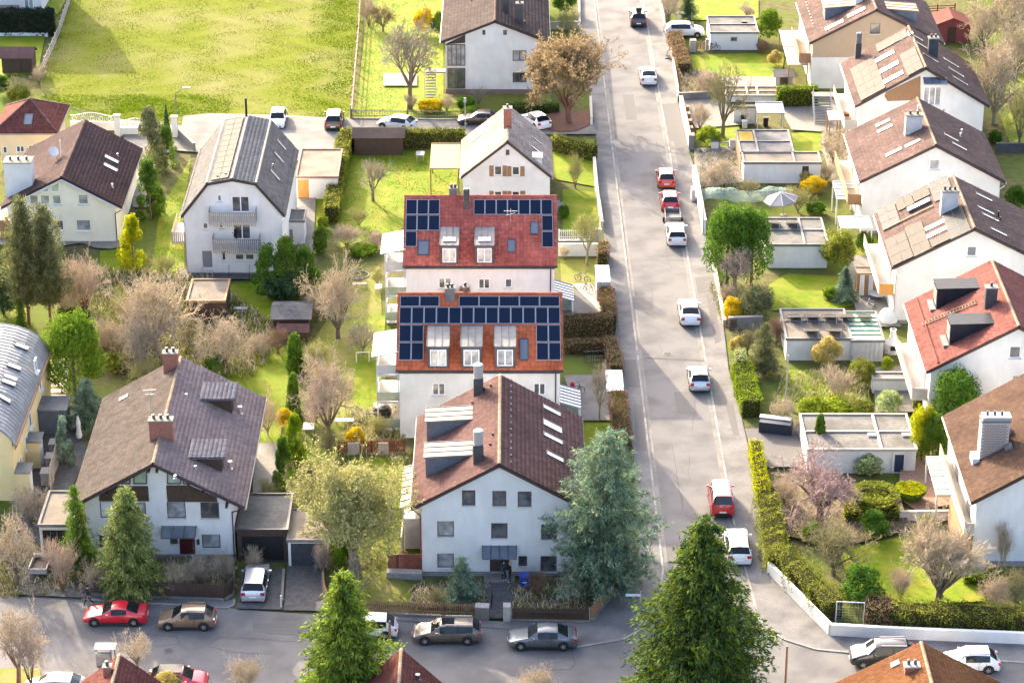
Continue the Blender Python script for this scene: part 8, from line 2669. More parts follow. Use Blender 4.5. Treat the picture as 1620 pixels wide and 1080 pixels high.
def rail_fence(label, px, h, rails, pm, rm, every=2.4, name='rail_fence'):
 P = ground_pts(px)
 r = thing(name, label, 'fence', (P[0].x, P[0].y, 0))
 for a, b in zip(P[:-1], P[1:]):
  n = max(1, round((b - a).length / every))
  for i in range(n + 1):
   p = a.lerp(b, i / n); part(MB().box(p.x - .07, p.x + .07, p.y - .07, p.y + .07, -.1, h + .08), 'post', pm, r)
  for i in range(n):
   p, q = a.lerp(b, i / n), a.lerp(b, (i + 1) / n)
   for z in rails: part(MB().bar(p + Vector((.08, 0, z)), q + Vector((.08, 0, z)), .05, .12), 'rail', rm, r)
 return r
rail_fence('weathered post and rail fence down the right edge of the meadow', [(555, 188), (566, 60), (571, -30)], 1.5, (.45, .95, 1.4), wood_grey, wood_brown, 3)
rail_fence('old grey wooden fence along the left edge of the meadow', [(62, 128), (92, 60), (112, 0), (120, -40)], 1.3, (.4, .8, 1.2), wood_grey, wood_grey, 2)
picket_fence('red-brown paling fence with two grey panels below the yellow bush', [(536, 718), (640, 715)], 1.1, .14, .09, wood_red, every=2.6)
for (x0, x1) in ((551, 569), (599, 615)):
 a, b = G(x0, 718.6), G(x1, 718.2)
 mono(MB().bar((a.x, a.y - .16, .62), (b.x, b.y - .16, .62), .06, 1.05), 'fence_panel', wood_grey, 'grey board panel, %s one on the red-brown paling fence' % ('left' if x0 < 580 else 'right'), 'fence', 'grey panels on the paling fence')
gp = picket_fence('oxblood red wooden fence beside the wall of the tall gabled house', [(615, 908), (628, 908)], 1.6, .12, .11, wood_red, every=1)
gp = picket_fence('wide oxblood red wooden gate against the wall of the tall gabled house', [(630, 908), (666, 908)], 1.65, .12, .11, wood_red, every=2, name='wooden_gate')
low_wall('low stone planter below the oxblood red gate', [(612, 912), (668, 914)], .5, .5, plinth_m, stone_m, name='planter', cat='planter')
picket_fence('dark board fence in front of the timber-gabled house', [(142, 941), (355, 950), (368, 942), (370, 925)], 1.1, .125, .12, wood_dark, base=concrete, baseh=.2)
low_wall('white bollard post between the two driveways', [(444, 962), (446, 962)], 1.1, .16, whitepaint, None, name='bollard', cat='post')
low_wall('low kerb wall between the two driveways', [(449, 905), (446, 955)], .35, .2, concrete)
picket_fence('white picket fence by the white off-roader at the top', [(1050, 51), (1096, 49)], 1.0, .13, .08, whitepaint, every=2)
picket_fence('brown slatted gate between two stone pillars below the small garage', [(1102, 80), (1114, 80)], 1.0, .22, .1, wood_brown, every=1, name='garden_gate')
low_wall('left stone pillar of the brown slatted gate', [(1091, 81), (1101, 81)], 1.3, .7, stone_m, concrete, name='gate_pillar', cat='pillar')
low_wall('right stone pillar of the brown slatted gate', [(1116, 80), (1121, 80)], 1.3, .6, stone_m, concrete, name='gate_pillar', cat='pillar')
rail_fence('leaning brown stakes at the pavement above the brown bed', [(1068, 105), (1078, 135)], .9, (.3, .7), wood_brown, wood_brown, 1.2)
picket_fence('white fence with grey gate in the upper solar house yard', [(884, 381), (934, 381)], 1.0, .18, .07, whitepaint, every=2.2, base=white_r, baseh=.15)
low_wall('grey gate pillar block at the right end of the white fence', [(937, 381), (951, 380)], 1.2, .6, greyw_r, stone_m, name='gate_pillar', cat='pillar')
low_wall('long white garden wall across the yard behind the tan hedge column', [(883, 404), (946, 404)], 1.15, .25, white_r, whitepaint)
low_wall('pale low wall along the left pavement below the lane', [(940, 262), (943, 302), (952, 365)], .9, .25, stone_m, stone_m)
low_wall('low wall along the left pavement by the round bark bed', [(934, 165), (936, 200)], .9, .2, white_r, stone_m)
low_wall('pale kerb wall at the top of the left pavement', [(915, -20), (917, 42)], .5, .2, white_r, stone_m)
low_wall('pale wall across the front of the top yard behind the golden tree', [(868, 46), (915, 45)], .8, .2, stone_m, stone_m)
low_wall('low pale wall at the top of the right pavement', [(1043, 0), (1050, 36), (1051, 48)], .7, .2, stone_m, stone_m)
low_wall('low pale wall along the right pavement beside the brown bed', [(1062, 82), (1071, 140), (1073, 160)], .5, .2, stone_m, stone_m)
low_wall('concrete retaining wall across from the brown bed to the bare tree', [(1073, 160), (1124, 158)], .9, .3, concrete, concrete)
low_wall('pale pavement wall with brick planters beside the gravel yard', [(1077, 166), (1091, 232)], 1.0, .3, white_r, stone_m)
for k in range(5):
 g = G(1085 + k * 2.2, 180 + k * 11)
 mono(MB().box(g.x - .3, g.x + .3, g.y - .35, g.y + .35, 0, .9), 'planter', wood_brown, '%s brown wooden box down the row beside the pale pavement wall' % ('top', 'second', 'middle', 'fourth', 'lowest')[k], 'planter', 'brown boxes beside the pale pavement wall')
low_wall('concrete gate pillar at the lower end of the brown boxes', [(1089, 236), (1098, 236)], 1.6, .7, concrete, concrete, name='gate_pillar', cat='pillar')
low_wall('white pillar of the low yard gate, left one', [(1125, 237), (1136, 237)], 1.0, .6, white_r, concrete, name='gate_pillar', cat='pillar')
low_wall('white pillar of the low yard gate, right one', [(1154, 236), (1163, 236)], 1.0, .6, white_r, concrete, name='gate_pillar', cat='pillar')
rail_fence('low mesh gate between the two white yard pillars', [(1138, 236), (1152, 236)], .8, (.2, .75), alu, alu, 1, name='yard_gate')
low_wall('tall whitewashed garden wall along the pavement above the big laurel', [(1097, 284), (1104, 315), (1114, 372)], 1.5, .3, white_r, stone_m)
mono(MB().box(*(lambda g: (g.x - .3, g.x + .1, g.y - .5, g.y + .5, .1, 1.3))(G(1098, 317))), 'meter_box', greyw_r, 'grey meter box on the whitewashed garden wall', 'box')
low_wall('low pale wall along the pavement from the laurel down to the yellow bush', [(1124, 398), (1133, 445), (1146, 515)], .5, .25, stone_m, stone_m)
low_wall('concrete wall at the pavement entrance below the golden bush', [(1152, 520), (1206, 518)], 1.1, .25, concrete, stone_m)
r = thing('slatted_gate', 'small dark slatted gate panel in the concrete wall below the golden bush', 'gate', tuple(G(1158, 522)))
for k in range(7): part(MB().bar(G(1150, 522) + Vector((0, -.15, .3 + k * .13)), G(1165, 522) + Vector((0, -.15, .3 + k * .13)), .03, .09), 'slat', wood_dark, r)
low_wall('white boundary wall curving round the lower right corner garden', [(1216, 906), (1240, 930), (1313, 1004), (1400, 1009), (1620, 1018), (1760, 1024)], .95, .3, white_r, None)
low_wall('white garden wall behind the lower right terrace', [(1418, 822), (1528, 820)], .7, .25, white_r, stone_m)
low_wall('sunlit white terrace wall left of the bottom right house', [(1512, 905), (1556, 903)], .9, .5, white_r, stone_m)
low_wall('dark garden wall at the right edge below the big pale tree', [(1575, 240), (1640, 240)], .9, .25, anthracite, anthracite)
low_wall('sliver of wall with white cap under the blue-black hedge', [(-20, 58), (76, 58)], .4, .3, whitepaint, whitepaint)
low_wall('sunlit concrete wall by the yard across from the gravel parking', [(546, 228), (735, 229)], .3, .2, concrete)
rail_fence('red-brown fence behind the red garden shed', [(1455, 22), (1510, 20)], 1.1, (.3, .6, .9), wood_red, wood_red, 2)
# tall plank wall with pale lids beside the yellow house
P0, P1 = G(80, 778), G(98, 712)
r = thing('plank_wall', 'tall grey plank wall between the yellow house yard and the brown roof', 'fence', (P0.x, P0.y, 0))
for i in range(26):
 p, q = P0.lerp(P1, i / 26), P0.lerp(P1, (i + .93) / 26)
 part(MB().bar((p.x, p.y, 1), (q.x, q.y, 1), .05, 2.0), 'plank', wood_grey, r)
for k, (px, py) in enumerate(((79, 766), (86, 742), (92, 720))):
 g = G(px, py); mono(MB().box(g.x - .6, g.x + .3, g.y - .5, g.y + .5, 0, 1.2).box(g.x - .65, g.x + .35, g.y - .55, g.y + .55, 1.201, 1.27, 1), 'bin_box', [wood_grey, stone_m], 'bin box with pale lid against the tall plank wall, %s of three' % ('lowest', 'middle', 'upper')[k], 'bin box', 'bin boxes along the plank wall')
r = thing('blue_shed', 'blue-grey boarded shed in the passage beside the yellow house', 'shed', tuple(G(79, 690)))
g = G(79, 690)
for k in range(12): part(MB().box(g.x - 1.6, g.x + 1.4, g.y - .02, g.y + .02, .05 + k * .2, .24 + k * .2), 'board', bluegrey, r)
part(MB().box(g.x - 1.6, g.x + 1.4, g.y + .03, g.y + 2.2, 0, 2.4), 'wall', bluegrey, r)
part(MB().box(g.x - 1.8, g.x + 1.6, g.y - .3, g.y + 2.4, 2.45, 2.55), 'roof', zinc, r)
# stepping boards behind it
for k in range(7):
 g = G(84 - k * .6, 586 + k * 7.5)
 mono(MB().box(g.x - 1.5, g.x + 1.4, g.y - .35, g.y + .35, 0.0, .25 + .12 * (6 - k)), 'garden_step', stone_m, '%s broad pale step of the stairway behind the yellow house' % ('highest', 'second', 'third', 'middle', 'fifth', 'sixth', 'lowest')[k], 'step', 'broad pale steps behind the yellow house')
# ornate white gate and pillars on the meadow side
def ornate(label, a, b, ph):
 A, B = G(*a), G(*b)
 r = thing('ornate_railing', label, 'fence', (A.x, A.y, 0), group='white arched railings beside the meadow')
 part(MB().bar(A + Vector((0, 0, .45)), B + Vector((0, 0, .45)), .25, .9), 'base_wall', white_r, r)
 n = 22
 pts = []
 for i in range(n + 1):
  t = i / n
  p = A.lerp(B, t) + Vector((0, 0, 1.55 + .35 * math.sin(math.pi * t) ** 2))
  pts.append(p)
 tr = MB()
 for p, q in zip(pts[:-1], pts[1:]): tr.bar(p, q, .05, .06)
 part(tr, 'top_rail', whitepaint, r)
 for i in range(1, n):
  p = A.lerp(B, i / n); part(MB().box(p.x - .018, p.x + .018, p.y - .018, p.y + .018, .9, pts[i].z), 'bar', whitepaint, r)
 for k in range(5):
  p = A.lerp(B, (k + .5) / 5) + Vector((0, 0, 1.25))
  q = MB()
  for j in range(12):
   a0, a1 = j * math.pi / 6, (j + 1) * math.pi / 6
   q.bar(p + Vector((math.cos(a0) * .22, 0, math.sin(a0) * .22)), p + Vector((math.cos(a1) * .22, 0, math.sin(a1) * .22)), .03, .03, up=(0, 1, 0))
  part(q, 'scroll', whitepaint, r)
ornate('white arched iron railing left of the white meadow pillar', (112, 204), (182, 206), 0)
ornate('white arched iron railing between the meadow pillar and the thujas', (192, 214), (238, 214), 1)
for (px, py, lab) in ((186.5, 216, 'white capped pillar between the two arched meadow railings'), (277, 218, 'white pillar at the drive entrance beside the slim cypress')):
 g = G(px, py)
 r = thing('gate_pillar', lab, 'pillar', (g.x, g.y, 0))
 lpart(MB().box(-.28, .28, -.28, .28, 0, 2.3), 'shaft', white_r, r); lpart(MB().box(-.38, .38, -.38, .38, 2.3, 2.42), 'cap', stone_m, r)
low_wall('slanting grey drive wall beside the mansard house', [(284, 218), (308, 240)], .9, .25, concrete, stone_m)

# ================================================================== STREET FURNITURE AND GARDEN THINGS
g = G(281, 214)
r = thing('street_lamp', 'grey street lamp with curved arm at the meadow edge', 'street lamp', (g.x, g.y, 0))
lpart(MB().tube((0, 0, 0), (0, 0, 4.6), .07, .05, 8), 'pole', zinc, r)
mb = MB(); pv_ = Vector((0, 0, 4.6))
for i in range(6):
 a = (i + 1) / 6 * 1.2
 q = Vector((math.sin(a) * 1.0, 0, 4.6 + .7 * math.sin(a * 1.1))); mb.tube(pv_, q, .045, .04, 6); pv_ = q
lpart(mb, 'arm', zinc, r)
lpart(MB().box(pv_.x - .1, pv_.x + .65, -.13, .13, pv_.z - .05, pv_.z + .1), 'lamp_head', alu, r)
def post(label, px, py, h, rr, m, name='post', cat='post'):
 g = G(px, py)
 r = thing(name, label, cat, (g.x, g.y, 0))
 lpart(MB().tube((0, 0, 0), (0, 0, h), rr, rr * .85, 8), 'pole', m, r)
 return r
r = post('street name sign on a pole at the corner pavement', 1012, 991, 3.1, .045, alu, 'street_sign', 'street sign')
lpart(MB().box(-1.05, .05, -.03, -.005, 2.55, 2.75), 'sign_plate', mat('sign_blue', (.55, .62, .72), None, rough=.4), r); lpart(MB().lathe([(.06, 3.1), (.02, 3.2)], 8), 'finial', black, r)
post('brown timber pole at the kerb near the lower right corner', 1242, 1092, 3.6, .09, wood_brown, 'timber_pole', 'pole')
r = post('reddish timber post beside the hidden white car', 617, 1014, 1.7, .1, wood_brown, 'timber_post', 'post')
post('slender grey pole among the right hand garden shrubs', 1243, 640, 4.6, .08, wood_grey, 'timber_pole', 'pole')
post('thin dark pole on the pavement beside the whitewashed wall', 1112, 372, 3.0, .04, gutter_dk, 'sign_pole', 'pole')
post('short dark stump post in the gravel parking by the laurel net', 1145, 306, 1.1, .08, wood_dark, 'stump_post', 'post')
r = post('white pole with square head beside the parked dark bronze car', 736, 208, 3.3, .05, alu, 'sign_pole', 'pole'); lpart(MB().box(-.14, .14, -.06, .06, 3.3, 3.75), 'sign_head', alu, r)
r = post('tall green mast pole in the thicket below the flat terrace roof', 276, 585, 5.2, .04, alu, 'mast', 'pole')
# bins
def bin_(label, px, py, m, w=.55, h=1.05, z=0.0):
 g = G(px, py)
 r = thing('wheelie_bin', label, 'bin', (g.x, g.y, z))
 b = MB().prism([(-w * .42, -w * .42), (w * .42, -w * .42), (w * .42, w * .42), (-w * .42, w * .42)], .06, h * .9)
 b.v = [(x * (1 if zz < .5 else 1.15), y * (1 if zz < .5 else 1.15), zz) for x, y, zz in b.v]
 lpart(b, 'body', m, r)
 lid = MB().box(-w * .54, w * .54, -w * .56, w * .5, h * .9, h * .96).box(-w * .45, w * .45, -w * .45, w * .4, h * .96, h); lpart(lid, 'lid', m, r)
 lpart(MB().tube((-w * .5, w * .5, .1), (w * .5, w * .5, .1), .1, .1, 10), 'wheels', black, r)
 lpart(MB().bar((-w * .4, w * .58, h * .9), (w * .4, w * .58, h * .9), .04, .04), 'handle', m, r)
 return r
r = bin_('blue wheelie bin with white sticker beside the front steps', 830, 929, blue_p, .72, 1.15)
lpart(MB().box(-.15, .15, -.36, -.352, .6, .68), 'sticker', plate_m, r)
bin_('brown wheelie bin right of the blue one', 845, 927, brown_p)
bin_('black wheelie bin left of the shelter in the upper right yard', 1176, 198, black)
bin_('second black bin under the shelter in the upper right yard', 1211, 200, black)
bin_('white lidded bin in the yard left of the shelter', 1178, 203, greyw_r, .6, .9)
# bicycles
def bicycle(label, px, py, head, m, lean=0.0, lie=False, z=0.0, bag=None):
 g = G(px, py)
 r = thing('bicycle', label, 'bicycle', (g.x, g.y, z))
 r.rotation_euler = ((-1.35 if lie else lean), 0, math.radians(head)) if not lie else (1.35, 0, math.radians(head))
 W_m = cached('bikewheel', lambda: (lambda b: ([b.bar((math.cos(a) * .33, 0, math.sin(a) * .33), (math.cos(a + .42) * .33, 0, math.sin(a + .42) * .33), .04, .04, up=(0, 1, 0)) for a in [k * .418879 for k in range(15)]], [b.bar((0, 0, 0), (math.cos(k * .785) * .32, 0, math.sin(k * .785) * .32), .012, .012, up=(0, 1, 0)) for k in range(8)], b)[2])(MB()).mesh('wheel', rubber))
 for x in (-.52, .52): new('wheel', W_m, r, (x, 0, .35))
 f = MB()
 for a, b in (((-.52, 0, .35), (-.08, 0, .32)), ((-.08, 0, .32), (-.22, 0, .85)), ((-.22, 0, .85), (-.52, 0, .35)), ((-.2, 0, .78), (.36, 0, .85)), ((-.08, 0, .32), (.38, 0, .78)), ((.34, 0, .95), (.52, 0, .35))):
  f.tube(a, b, .028, .028, 6)
 lpart(f, 'frame', m, r)
 lpart(MB().box(-.36, -.1, -.08, .08, .88, .94), 'saddle', black, r)
 lpart(MB().tube((.34, 0, .93), (.32, 0, 1.02), .02, .02, 6).tube((.3, -.28, 1.03), (.3, .28, 1.03), .02, .02, 6), 'handlebar', black, r)
 if bag: lpart(MB().lathe([(.12, 0), (.2, .15), (.18, .5), (.05, .6)], 10, (-.3, 0, .75)), 'pannier', bag, r)
 return r
bicycle('dark bicycle leaning on the small white garage at the top', 1128, 81, 5, black)
bicycle('pale bicycle standing on the sunlit grass behind the white cabinet', 922, 446, 330, alu, .1)
bicycle('bicycle lying on the pale path beside the white cabinet', 930, 464, 325, zinc, 0, False)
bicycle('bicycle with big red bag beside the glass canopy of the lower solar house', 910, 624, 20, black, .1, bag=P_cherry)
# cabinets and covers
g = G(958, 477); a = G(940, 477)
r = thing('white_cabinet', 'tall white cabinet shed at the left pavement between the brown hedges', 'shed', (g.x, g.y, 0))
x0, x1 = G(943.5, 477).x, G(964, 477).x
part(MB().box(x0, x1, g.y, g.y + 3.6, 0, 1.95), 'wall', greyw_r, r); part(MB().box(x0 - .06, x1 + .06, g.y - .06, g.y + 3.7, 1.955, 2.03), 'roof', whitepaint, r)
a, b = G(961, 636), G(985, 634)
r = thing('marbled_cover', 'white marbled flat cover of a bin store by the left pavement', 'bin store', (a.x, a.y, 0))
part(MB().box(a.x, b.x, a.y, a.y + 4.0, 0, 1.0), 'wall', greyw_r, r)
part(MB().box(a.x - .08, b.x + .08, a.y - .08, a.y + 4.1, 1.0, 1.06), 'roof', mat('marbled_sheet', (.62, .62, .6), (.8, .8, .78), 3.5, .5, lo=.45, hi=.5), r)
# iron garden gate
A, B = G(924, 576), G(962, 574)
r = thing('iron_gate', 'black wrought iron gate in front of the brown crosswise hedge', 'gate', (A.x, A.y, 0))
for i in range(11):
 p = A.lerp(B, i / 10); part(MB().box(p.x - .02, p.x + .02, p.y - .02, p.y + .02, .05, 1.25 + .3 * math.sin(math.pi * i / 10)), 'bar', black, r)
for z in (.15, .7, 1.2): part(MB().bar(A + Vector((0, 0, z)), B + Vector((0, 0, z)), .04, .04), 'rail', black, r)
# parasols
g = G(1239, 341)
r = thing('parasol', 'open grey parasol behind the garage with roof hatches', 'parasol', (g.x, g.y, 0))
mb = MB(); apx = Vector((0, 0, 2.5)); n = 8
rim = [Vector((math.cos(i * math.pi / 4) * 1.75, math.sin(i * math.pi / 4) * 1.75, 1.75)) for i in range(8)]
for i in range(8): mb.poly([apx, rim[i], rim[(i + 1) % 8]])
for i in range(8): mb.poly([rim[i], rim[(i + 1) % 8], rim[(i + 1) % 8] - Vector((0, 0, .14)), rim[i] - Vector((0, 0, .14))])
o = lpart(mb, 'canopy', tarp, r);
for i in range(8): lpart(MB().bar(apx + Vector((0, 0, .01)), rim[i] + Vector((0, 0, .01)), .04, .03), 'rib', whitepaint, o)
o.rotation_euler = (0, -.15, 0)
lpart(MB().tube((0, 0, 0), (0, 0, 2.65), .03, .025, 6), 'pole', zinc, r); lpart(MB().lathe([(.35, 0), (.35, .08), (.08, .12)], 12), 'foot', concrete, r)
g = G(126, 700)
r = thing('parasol', 'closed white parasol in the passage beside the brown roof', 'parasol', (g.x, g.y, 0))
lpart(MB().lathe([(.22, .5), (.26, .8), (.17, 1.3), (.2, 1.8), (.1, 2.3), (.02, 2.5)], 9), 'canopy', whitepaint, r); lpart(MB().tube((0, 0, 0), (0, 0, 2.5), .03, .03, 6), 'pole', zinc, r); lpart(MB().lathe([(.3, 0), (.3, .1), (.05, .12)], 10), 'foot', concrete, r)
# tables, chairs
def round_table(label, px, py, rr, m, h=.73):
 g = G(px, py)
 r = thing('garden_table', label, 'table', (g.x, g.y, 0))
 lpart(MB().lathe([(rr, h), (rr, h + .04)], 18), 'tabletop', m, r)
 for k in range(3):
  a = k * 2.09
  lpart(MB().tube((math.cos(a) * rr * .7, math.sin(a) * rr * .7, 0), (math.cos(a) * .06, math.sin(a) * .06, h), .025, .025, 6), 'leg', zinc, r)
 return r
def chair(label, px, py, head, m, group=None):
 g = G(px, py)
 r = thing('garden_chair', label, 'chair', (g.x, g.y, 0), math.radians(head), group)
 lpart(MB().box(-.24, .24, -.24, .24, .42, .46), 'seat', m, r); lpart(MB().box(-.24, .24, .2, .24, .46, .95), 'backrest', m, r)
 for x in (-.21, .21):
  for y in (-.21, .21): lpart(MB().box(x - .02, x + .02, y - .02, y + .02, 0, .42), 'leg', m, r)
  lpart(MB().box(x - .025, x + .025, -.22, .22, .64, .68), 'armrest', m, r)
 return r
round_table('round white garden table on the patio below the timber arbour', 1388, 476, .75, whitepaint)
chair('garden chair left of the round white patio table', 1378, 488, 70, alu);
round_table('small white table among the white chairs at the top right', 1083, 30, .5, whitepaint)
chair('white garden chair left of the small table at the top', 1075, 33, 80, whitepaint, 'white chairs around the small table'); chair('white garden chair right of the small table at the top', 1091, 32, 280, whitepaint, 'white chairs around the small table')
def slab_table(label, px, py, w, d, h, m, name='garden_table', cat='table', leg=alu, head=0):
 g = G(px, py)
 r = thing(name, label, cat, (g.x, g.y, 0), math.radians(head))
 lpart(MB().box(-w / 2, w / 2, -d / 2, d / 2, h - .05, h), 'tabletop', m, r)
 for x in (-w / 2 + .08, w / 2 - .08):
  for y in (-d / 2 + .08, d / 2 - .08): lpart(MB().box(x - .03, x + .03, y - .03, y + .03, 0, h - .05), 'leg', leg, r)
 return r
slab_table('blue-grey folding table on the lawn by the brown garden shed', 665, 254, .85, 1.3, .8, bluegrey)
slab_table('white bench table on the lawn right of the big pinkish tree', 545, 672, 1.5, .6, .5, whitepaint)
slab_table('white table at the end of the evergreen row', 489, 686, .9, 1.2, .75, whitepaint)
slab_table('white lounger tray below the round pale shrub', 599, 462, .6, 1.0, .6, whitepaint)
slab_table('pale wooden bench on the shaded lawn below the ring', 569, 455, 1.3, .45, .45, wood_grey, 'garden_bench', 'bench')
slab_table('white bench on the lawn before the flat terrace roof', 381, 494, 1.2, .45, .45, whitepaint, 'garden_bench', 'bench')
slab_table('light garden chest on the terrace of the mansard house', 332, 440, .7, .5, .7, stone_m)
slab_table('dark sun bed beside the yard of the cream house', 16, 352, .8, 1.9, .4, brown_p, 'sun_lounger', 'lounger', head=20)
slab_table('white sun bed on the terrace of the cream house', 8, 366, .8, 1.9, .4, whitepaint, 'sun_lounger', 'lounger', head=60)
# ring, cover, goal
g = G(569, 436)
mb = MB()
for k in range(28): mb.bar((math.cos(k * .2244) * .85, math.sin(k * .2244) * .85, .08), (math.cos((k + 1) * .2244) * .85, math.sin((k + 1) * .2244) * .85, .08), .07, .1)
r = thing('pool_ring', 'thin pale ring lying on the shaded lawn', 'ring', (g.x, g.y, 0)); lpart(mb, 'ring', zinc, r)
g = G(605, 662)
r = thing('covered_grill', 'round black covered grill beside the lower balconies', 'grill', (g.x, g.y, 0))
lpart(MB().lathe([(.55, .05), (.75, .4), (.8, .8), (.6, 1.15), (.2, 1.28)], 12), 'cover', black, r)
for k in range(3): lpart(MB().tube((math.cos(k * 2.09) * .5, math.sin(k * 2.09) * .5, 0), (math.cos(k * 2.09) * .4, math.sin(k * 2.09) * .4, .3), .03, .03, 5), 'leg', alu, r)
def goal(label, a, b, h, d, m, net):
 A, B = G(*a), G(*b)
 r = thing('wire_frame', label, 'frame', (A.x, A.y, 0))
 part(MB().tube(A, A + Vector((0, 0, h)), .04, .04, 6).tube(B, B + Vector((0, 0, h)), .04, .04, 6).tube(A + Vector((0, 0, h)), B + Vector((0, 0, h)), .04, .04, 6).tube(A + Vector((0, d, 0)), A + Vector((0, 0, h)), .03, .03, 6).tube(B + Vector((0, d, 0)), B + Vector((0, 0, h)), .03, .03, 6), 'frame', m, r)
 n = int((B - A).length / .22)
 nb = MB()
 for i in range(1, n):
  p = A.lerp(B, i / n); nb.bar(p, p + Vector((0, 0, h)), .012, .012)
 for k in range(1, int(h / .22)): nb.bar(A + Vector((0, 0, k * .22)), B + Vector((0, 0, k * .22)), .012, .012)
 o = part(nb, 'netting', net, r); o['kind'] = 'stuff'
goal('green lawn goal frame between the balconies and the pinkish tree', (564, 574), (584, 573), 1.0, .6, whitepaint, green_p)
goal('white framed wire panel standing on the boundary wall', (1322, 984), (1366, 986), 1.75, .4, whitepaint, alu)
goal('thin white wire frame near the covered grill', (575, 668), (598, 668), .9, .4, stone_m, alu)
# bird netting by the laurel
netm, nt, N_, L_, B_ = _nt('bird_netting')
B_.inputs['Base Color'].default_value = (.55, .72, .62, 1); B_.inputs['Alpha'].default_value = .22; B_.inputs['Roughness'].default_value = .8
A, B = G(1112, 326), G(1256, 322)
mb = MB(); nx, ny = 26, 5
for j in range(ny + 1):
 for i in range(nx + 1):
  t, u = i / nx, j / ny
  mb.v.append((A.x + (B.x - A.x) * t, A.y + u * 2.6, .2 + .95 * math.sin(math.pi * (.12 + .7 * u)) + .16 * math.sin(i * .9) * math.cos(j + i * .3) + .2 * math.sin(i * .37)))
for j in range(ny):
 for i in range(nx):
  k = j * (nx + 1) + i; mb.f.append((k, k + 1, k + nx + 2, k + nx + 1)); mb.m.append(0)
mono(mb, 'bird_net', netm, 'pale green bird netting draped behind the big laurel', 'net', org=(A.x, A.y, 0))
# bin store by the dark drive, cage, chimneyed oven, stones
a, b = G(1203, 688), G(1253, 694)
r = thing('bin_store', 'long black bin store with pale lid on the drive beside the double garage', 'bin store', (a.x, a.y, 0))
part(MB().bar(a + Vector((0, .6, .6)), b + Vector((0, .6, .6)), 1.2, 1.2), 'box', mat('blue_black_board', (.02, .025, .04), None, rough=.5), r); part(MB().bar(a + Vector((0, 1.05, 1.26)), b + Vector((0, 1.05, 1.26)), .6, .06), 'lid', greyw_r, r)
goal('small wire cage at the end of the black bin store', (1254, 692), (1270, 694), 1.0, .5, alu, alu)
g = G(1411, 556)
r = thing('garden_oven', 'white chimneyed garden oven on the dry grass by the red roof', 'oven', (g.x, g.y, 0))
lpart(MB().lathe([(.75, 0), (.8, .5), (.75, .9), (.4, 1.2), (.25, 1.6), (.25, 2.1), (.3, 2.15)], 12), 'body', whitepaint, r); lpart(MB().box(-.25, .25, -.82, -.7, .45, .85), 'mouth', black, r); lpart(MB().lathe([(.16, 2.15), (.16, 2.2)], 10), 'flue', black, r)
for k, (px, py, s) in enumerate(((1405, 792, .5), (1412, 797, .55), (1419, 794, .5), (1428, 776, .45), (1432, 782, .5), (1408, 788, .4), (1422, 788, .4))):
 g = G(px, py)
 mb = MB().lathe([(s * .7, 0), (s * (.9 + .1 * RND.random()), s * .3), (s * .7, s * .7), (s * .25, s * .9)], 7)
 mb.v = [(x * RND.uniform(.85, 1.15), y * RND.uniform(.85, 1.15), z * RND.uniform(.9, 1.1)) for x, y, z in mb.v]
 mb.v = [(x + g.x, y + g.y, z) for x, y, z in mb.v]
 mono(mb, 'rock', stone_m, ('pale rockery stone in front, left end of the front row', 'pale rockery stone in front, middle of the front row', 'pale rockery stone in front beside the lime potted plant', 'pale rockery stone by the foot of the golden dish topiary', 'pale rockery stone on the terracotta edge behind the front row', 'small pale rockery stone at the back left of the heap', 'small pale rockery stone at the back right of the heap')[k], 'rock', 'rockery stones by the topiary', org=(g.x, g.y, 0))
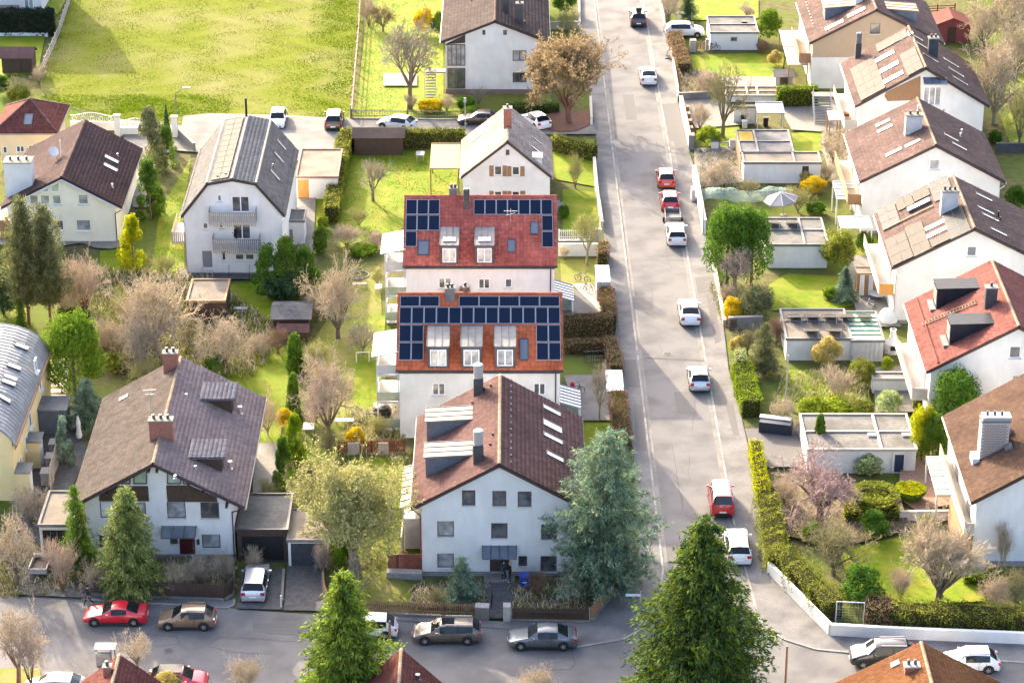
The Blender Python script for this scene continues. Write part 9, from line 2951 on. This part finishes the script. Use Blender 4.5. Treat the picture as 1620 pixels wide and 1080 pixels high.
for k, (px, py, m, lab) in enumerate(((1425, 784, L_lime, 'yellow-green potted plant between the topiary shrubs'), (1433, 572, L_lime, 'potted yellow-green bush by the brick red roofed house'), (1208, 770, L_yel, 'yellow pansies in a pot by the rosy cherry'))):
 g = G(px, py)
 r = thing('potted_plant', lab, 'potted plant', (g.x, g.y, 0))
 lpart(MB().lathe([(.2, 0), (.3, .45), (.32, .5)], 10), 'pot', redbrick, r)
 o = new('foliage', PT['bush2'][0][1], r, (0, 0, .4)); o.scale = (.9, .9, .9); slot(o, m)
r = thing('sign_board', 'small grey notice board leaning at the right pavement near the top', 'board', tuple(G(1056, 92)), math.radians(80))
lpart(MB().box(-.5, .5, -.03, .03, .15, 1.1), 'board', greyw_r, r); lpart(MB().box(-.5, -.45, -.25, .25, 0, .15).box(.45, .5, -.25, .25, 0, .15), 'foot', black, r)
lpart(MB().box(-.42, .42, -.045, -.031, .25, 1.0), 'poster', plate_m, r)
g = G(165, 1048)
r = thing('bin_shelter', 'little shelter with bluish lid at the corner of the bottom left roof', 'shelter', (g.x, g.y, 0))
lpart(MB().box(-.5, .5, -.4, .4, 0, 1.0), 'box', plinth_m, r); lpart(MB().box(-.6, .9, -.4, .5, 1.3, 1.36), 'roof', bluegrey, r)
for x in (-.5, .8): lpart(MB().box(x - .03, x + .03, -.03, .03, 0, 1.3), 'post', black, r)
g = G(1404, 510)
r = thing('covered_furniture', 'white sheet over garden furniture under the panel house balcony', 'covered furniture', (g.x, g.y, 0))
lpart(MB().lathe([(.9, 0), (.95, .5), (.7, 1.0), (.5, 1.25), (.15, 1.4)], 9), 'sheet', whitepaint, r)
g = G(708, 455, 0)
for (px, lab) in ((712, 'white flower box with pink flowers under the upper solar house windows'), (735, 'flower pot with orange plants in front of the upper solar house')):
 p = atY(px, 460, H1.Yw - .3)
 r = thing('flower_box', lab, 'flower box', (p.x, p.y, 0))
 lpart(MB().box(-.5, .5, -.18, .18, 0, p.z), 'stand', stone_m, r)
 o = new('foliage', PT['lowbush'][0][1], r, (0, 0, p.z)); o.scale = (.9, .5, .5); slot(o, T_rose if px == 712 else L_gbrown)
print('OBJECTS', len(bpy.data.objects), 'TRIS', sum(len(m.polygons) for m in bpy.data.meshes))
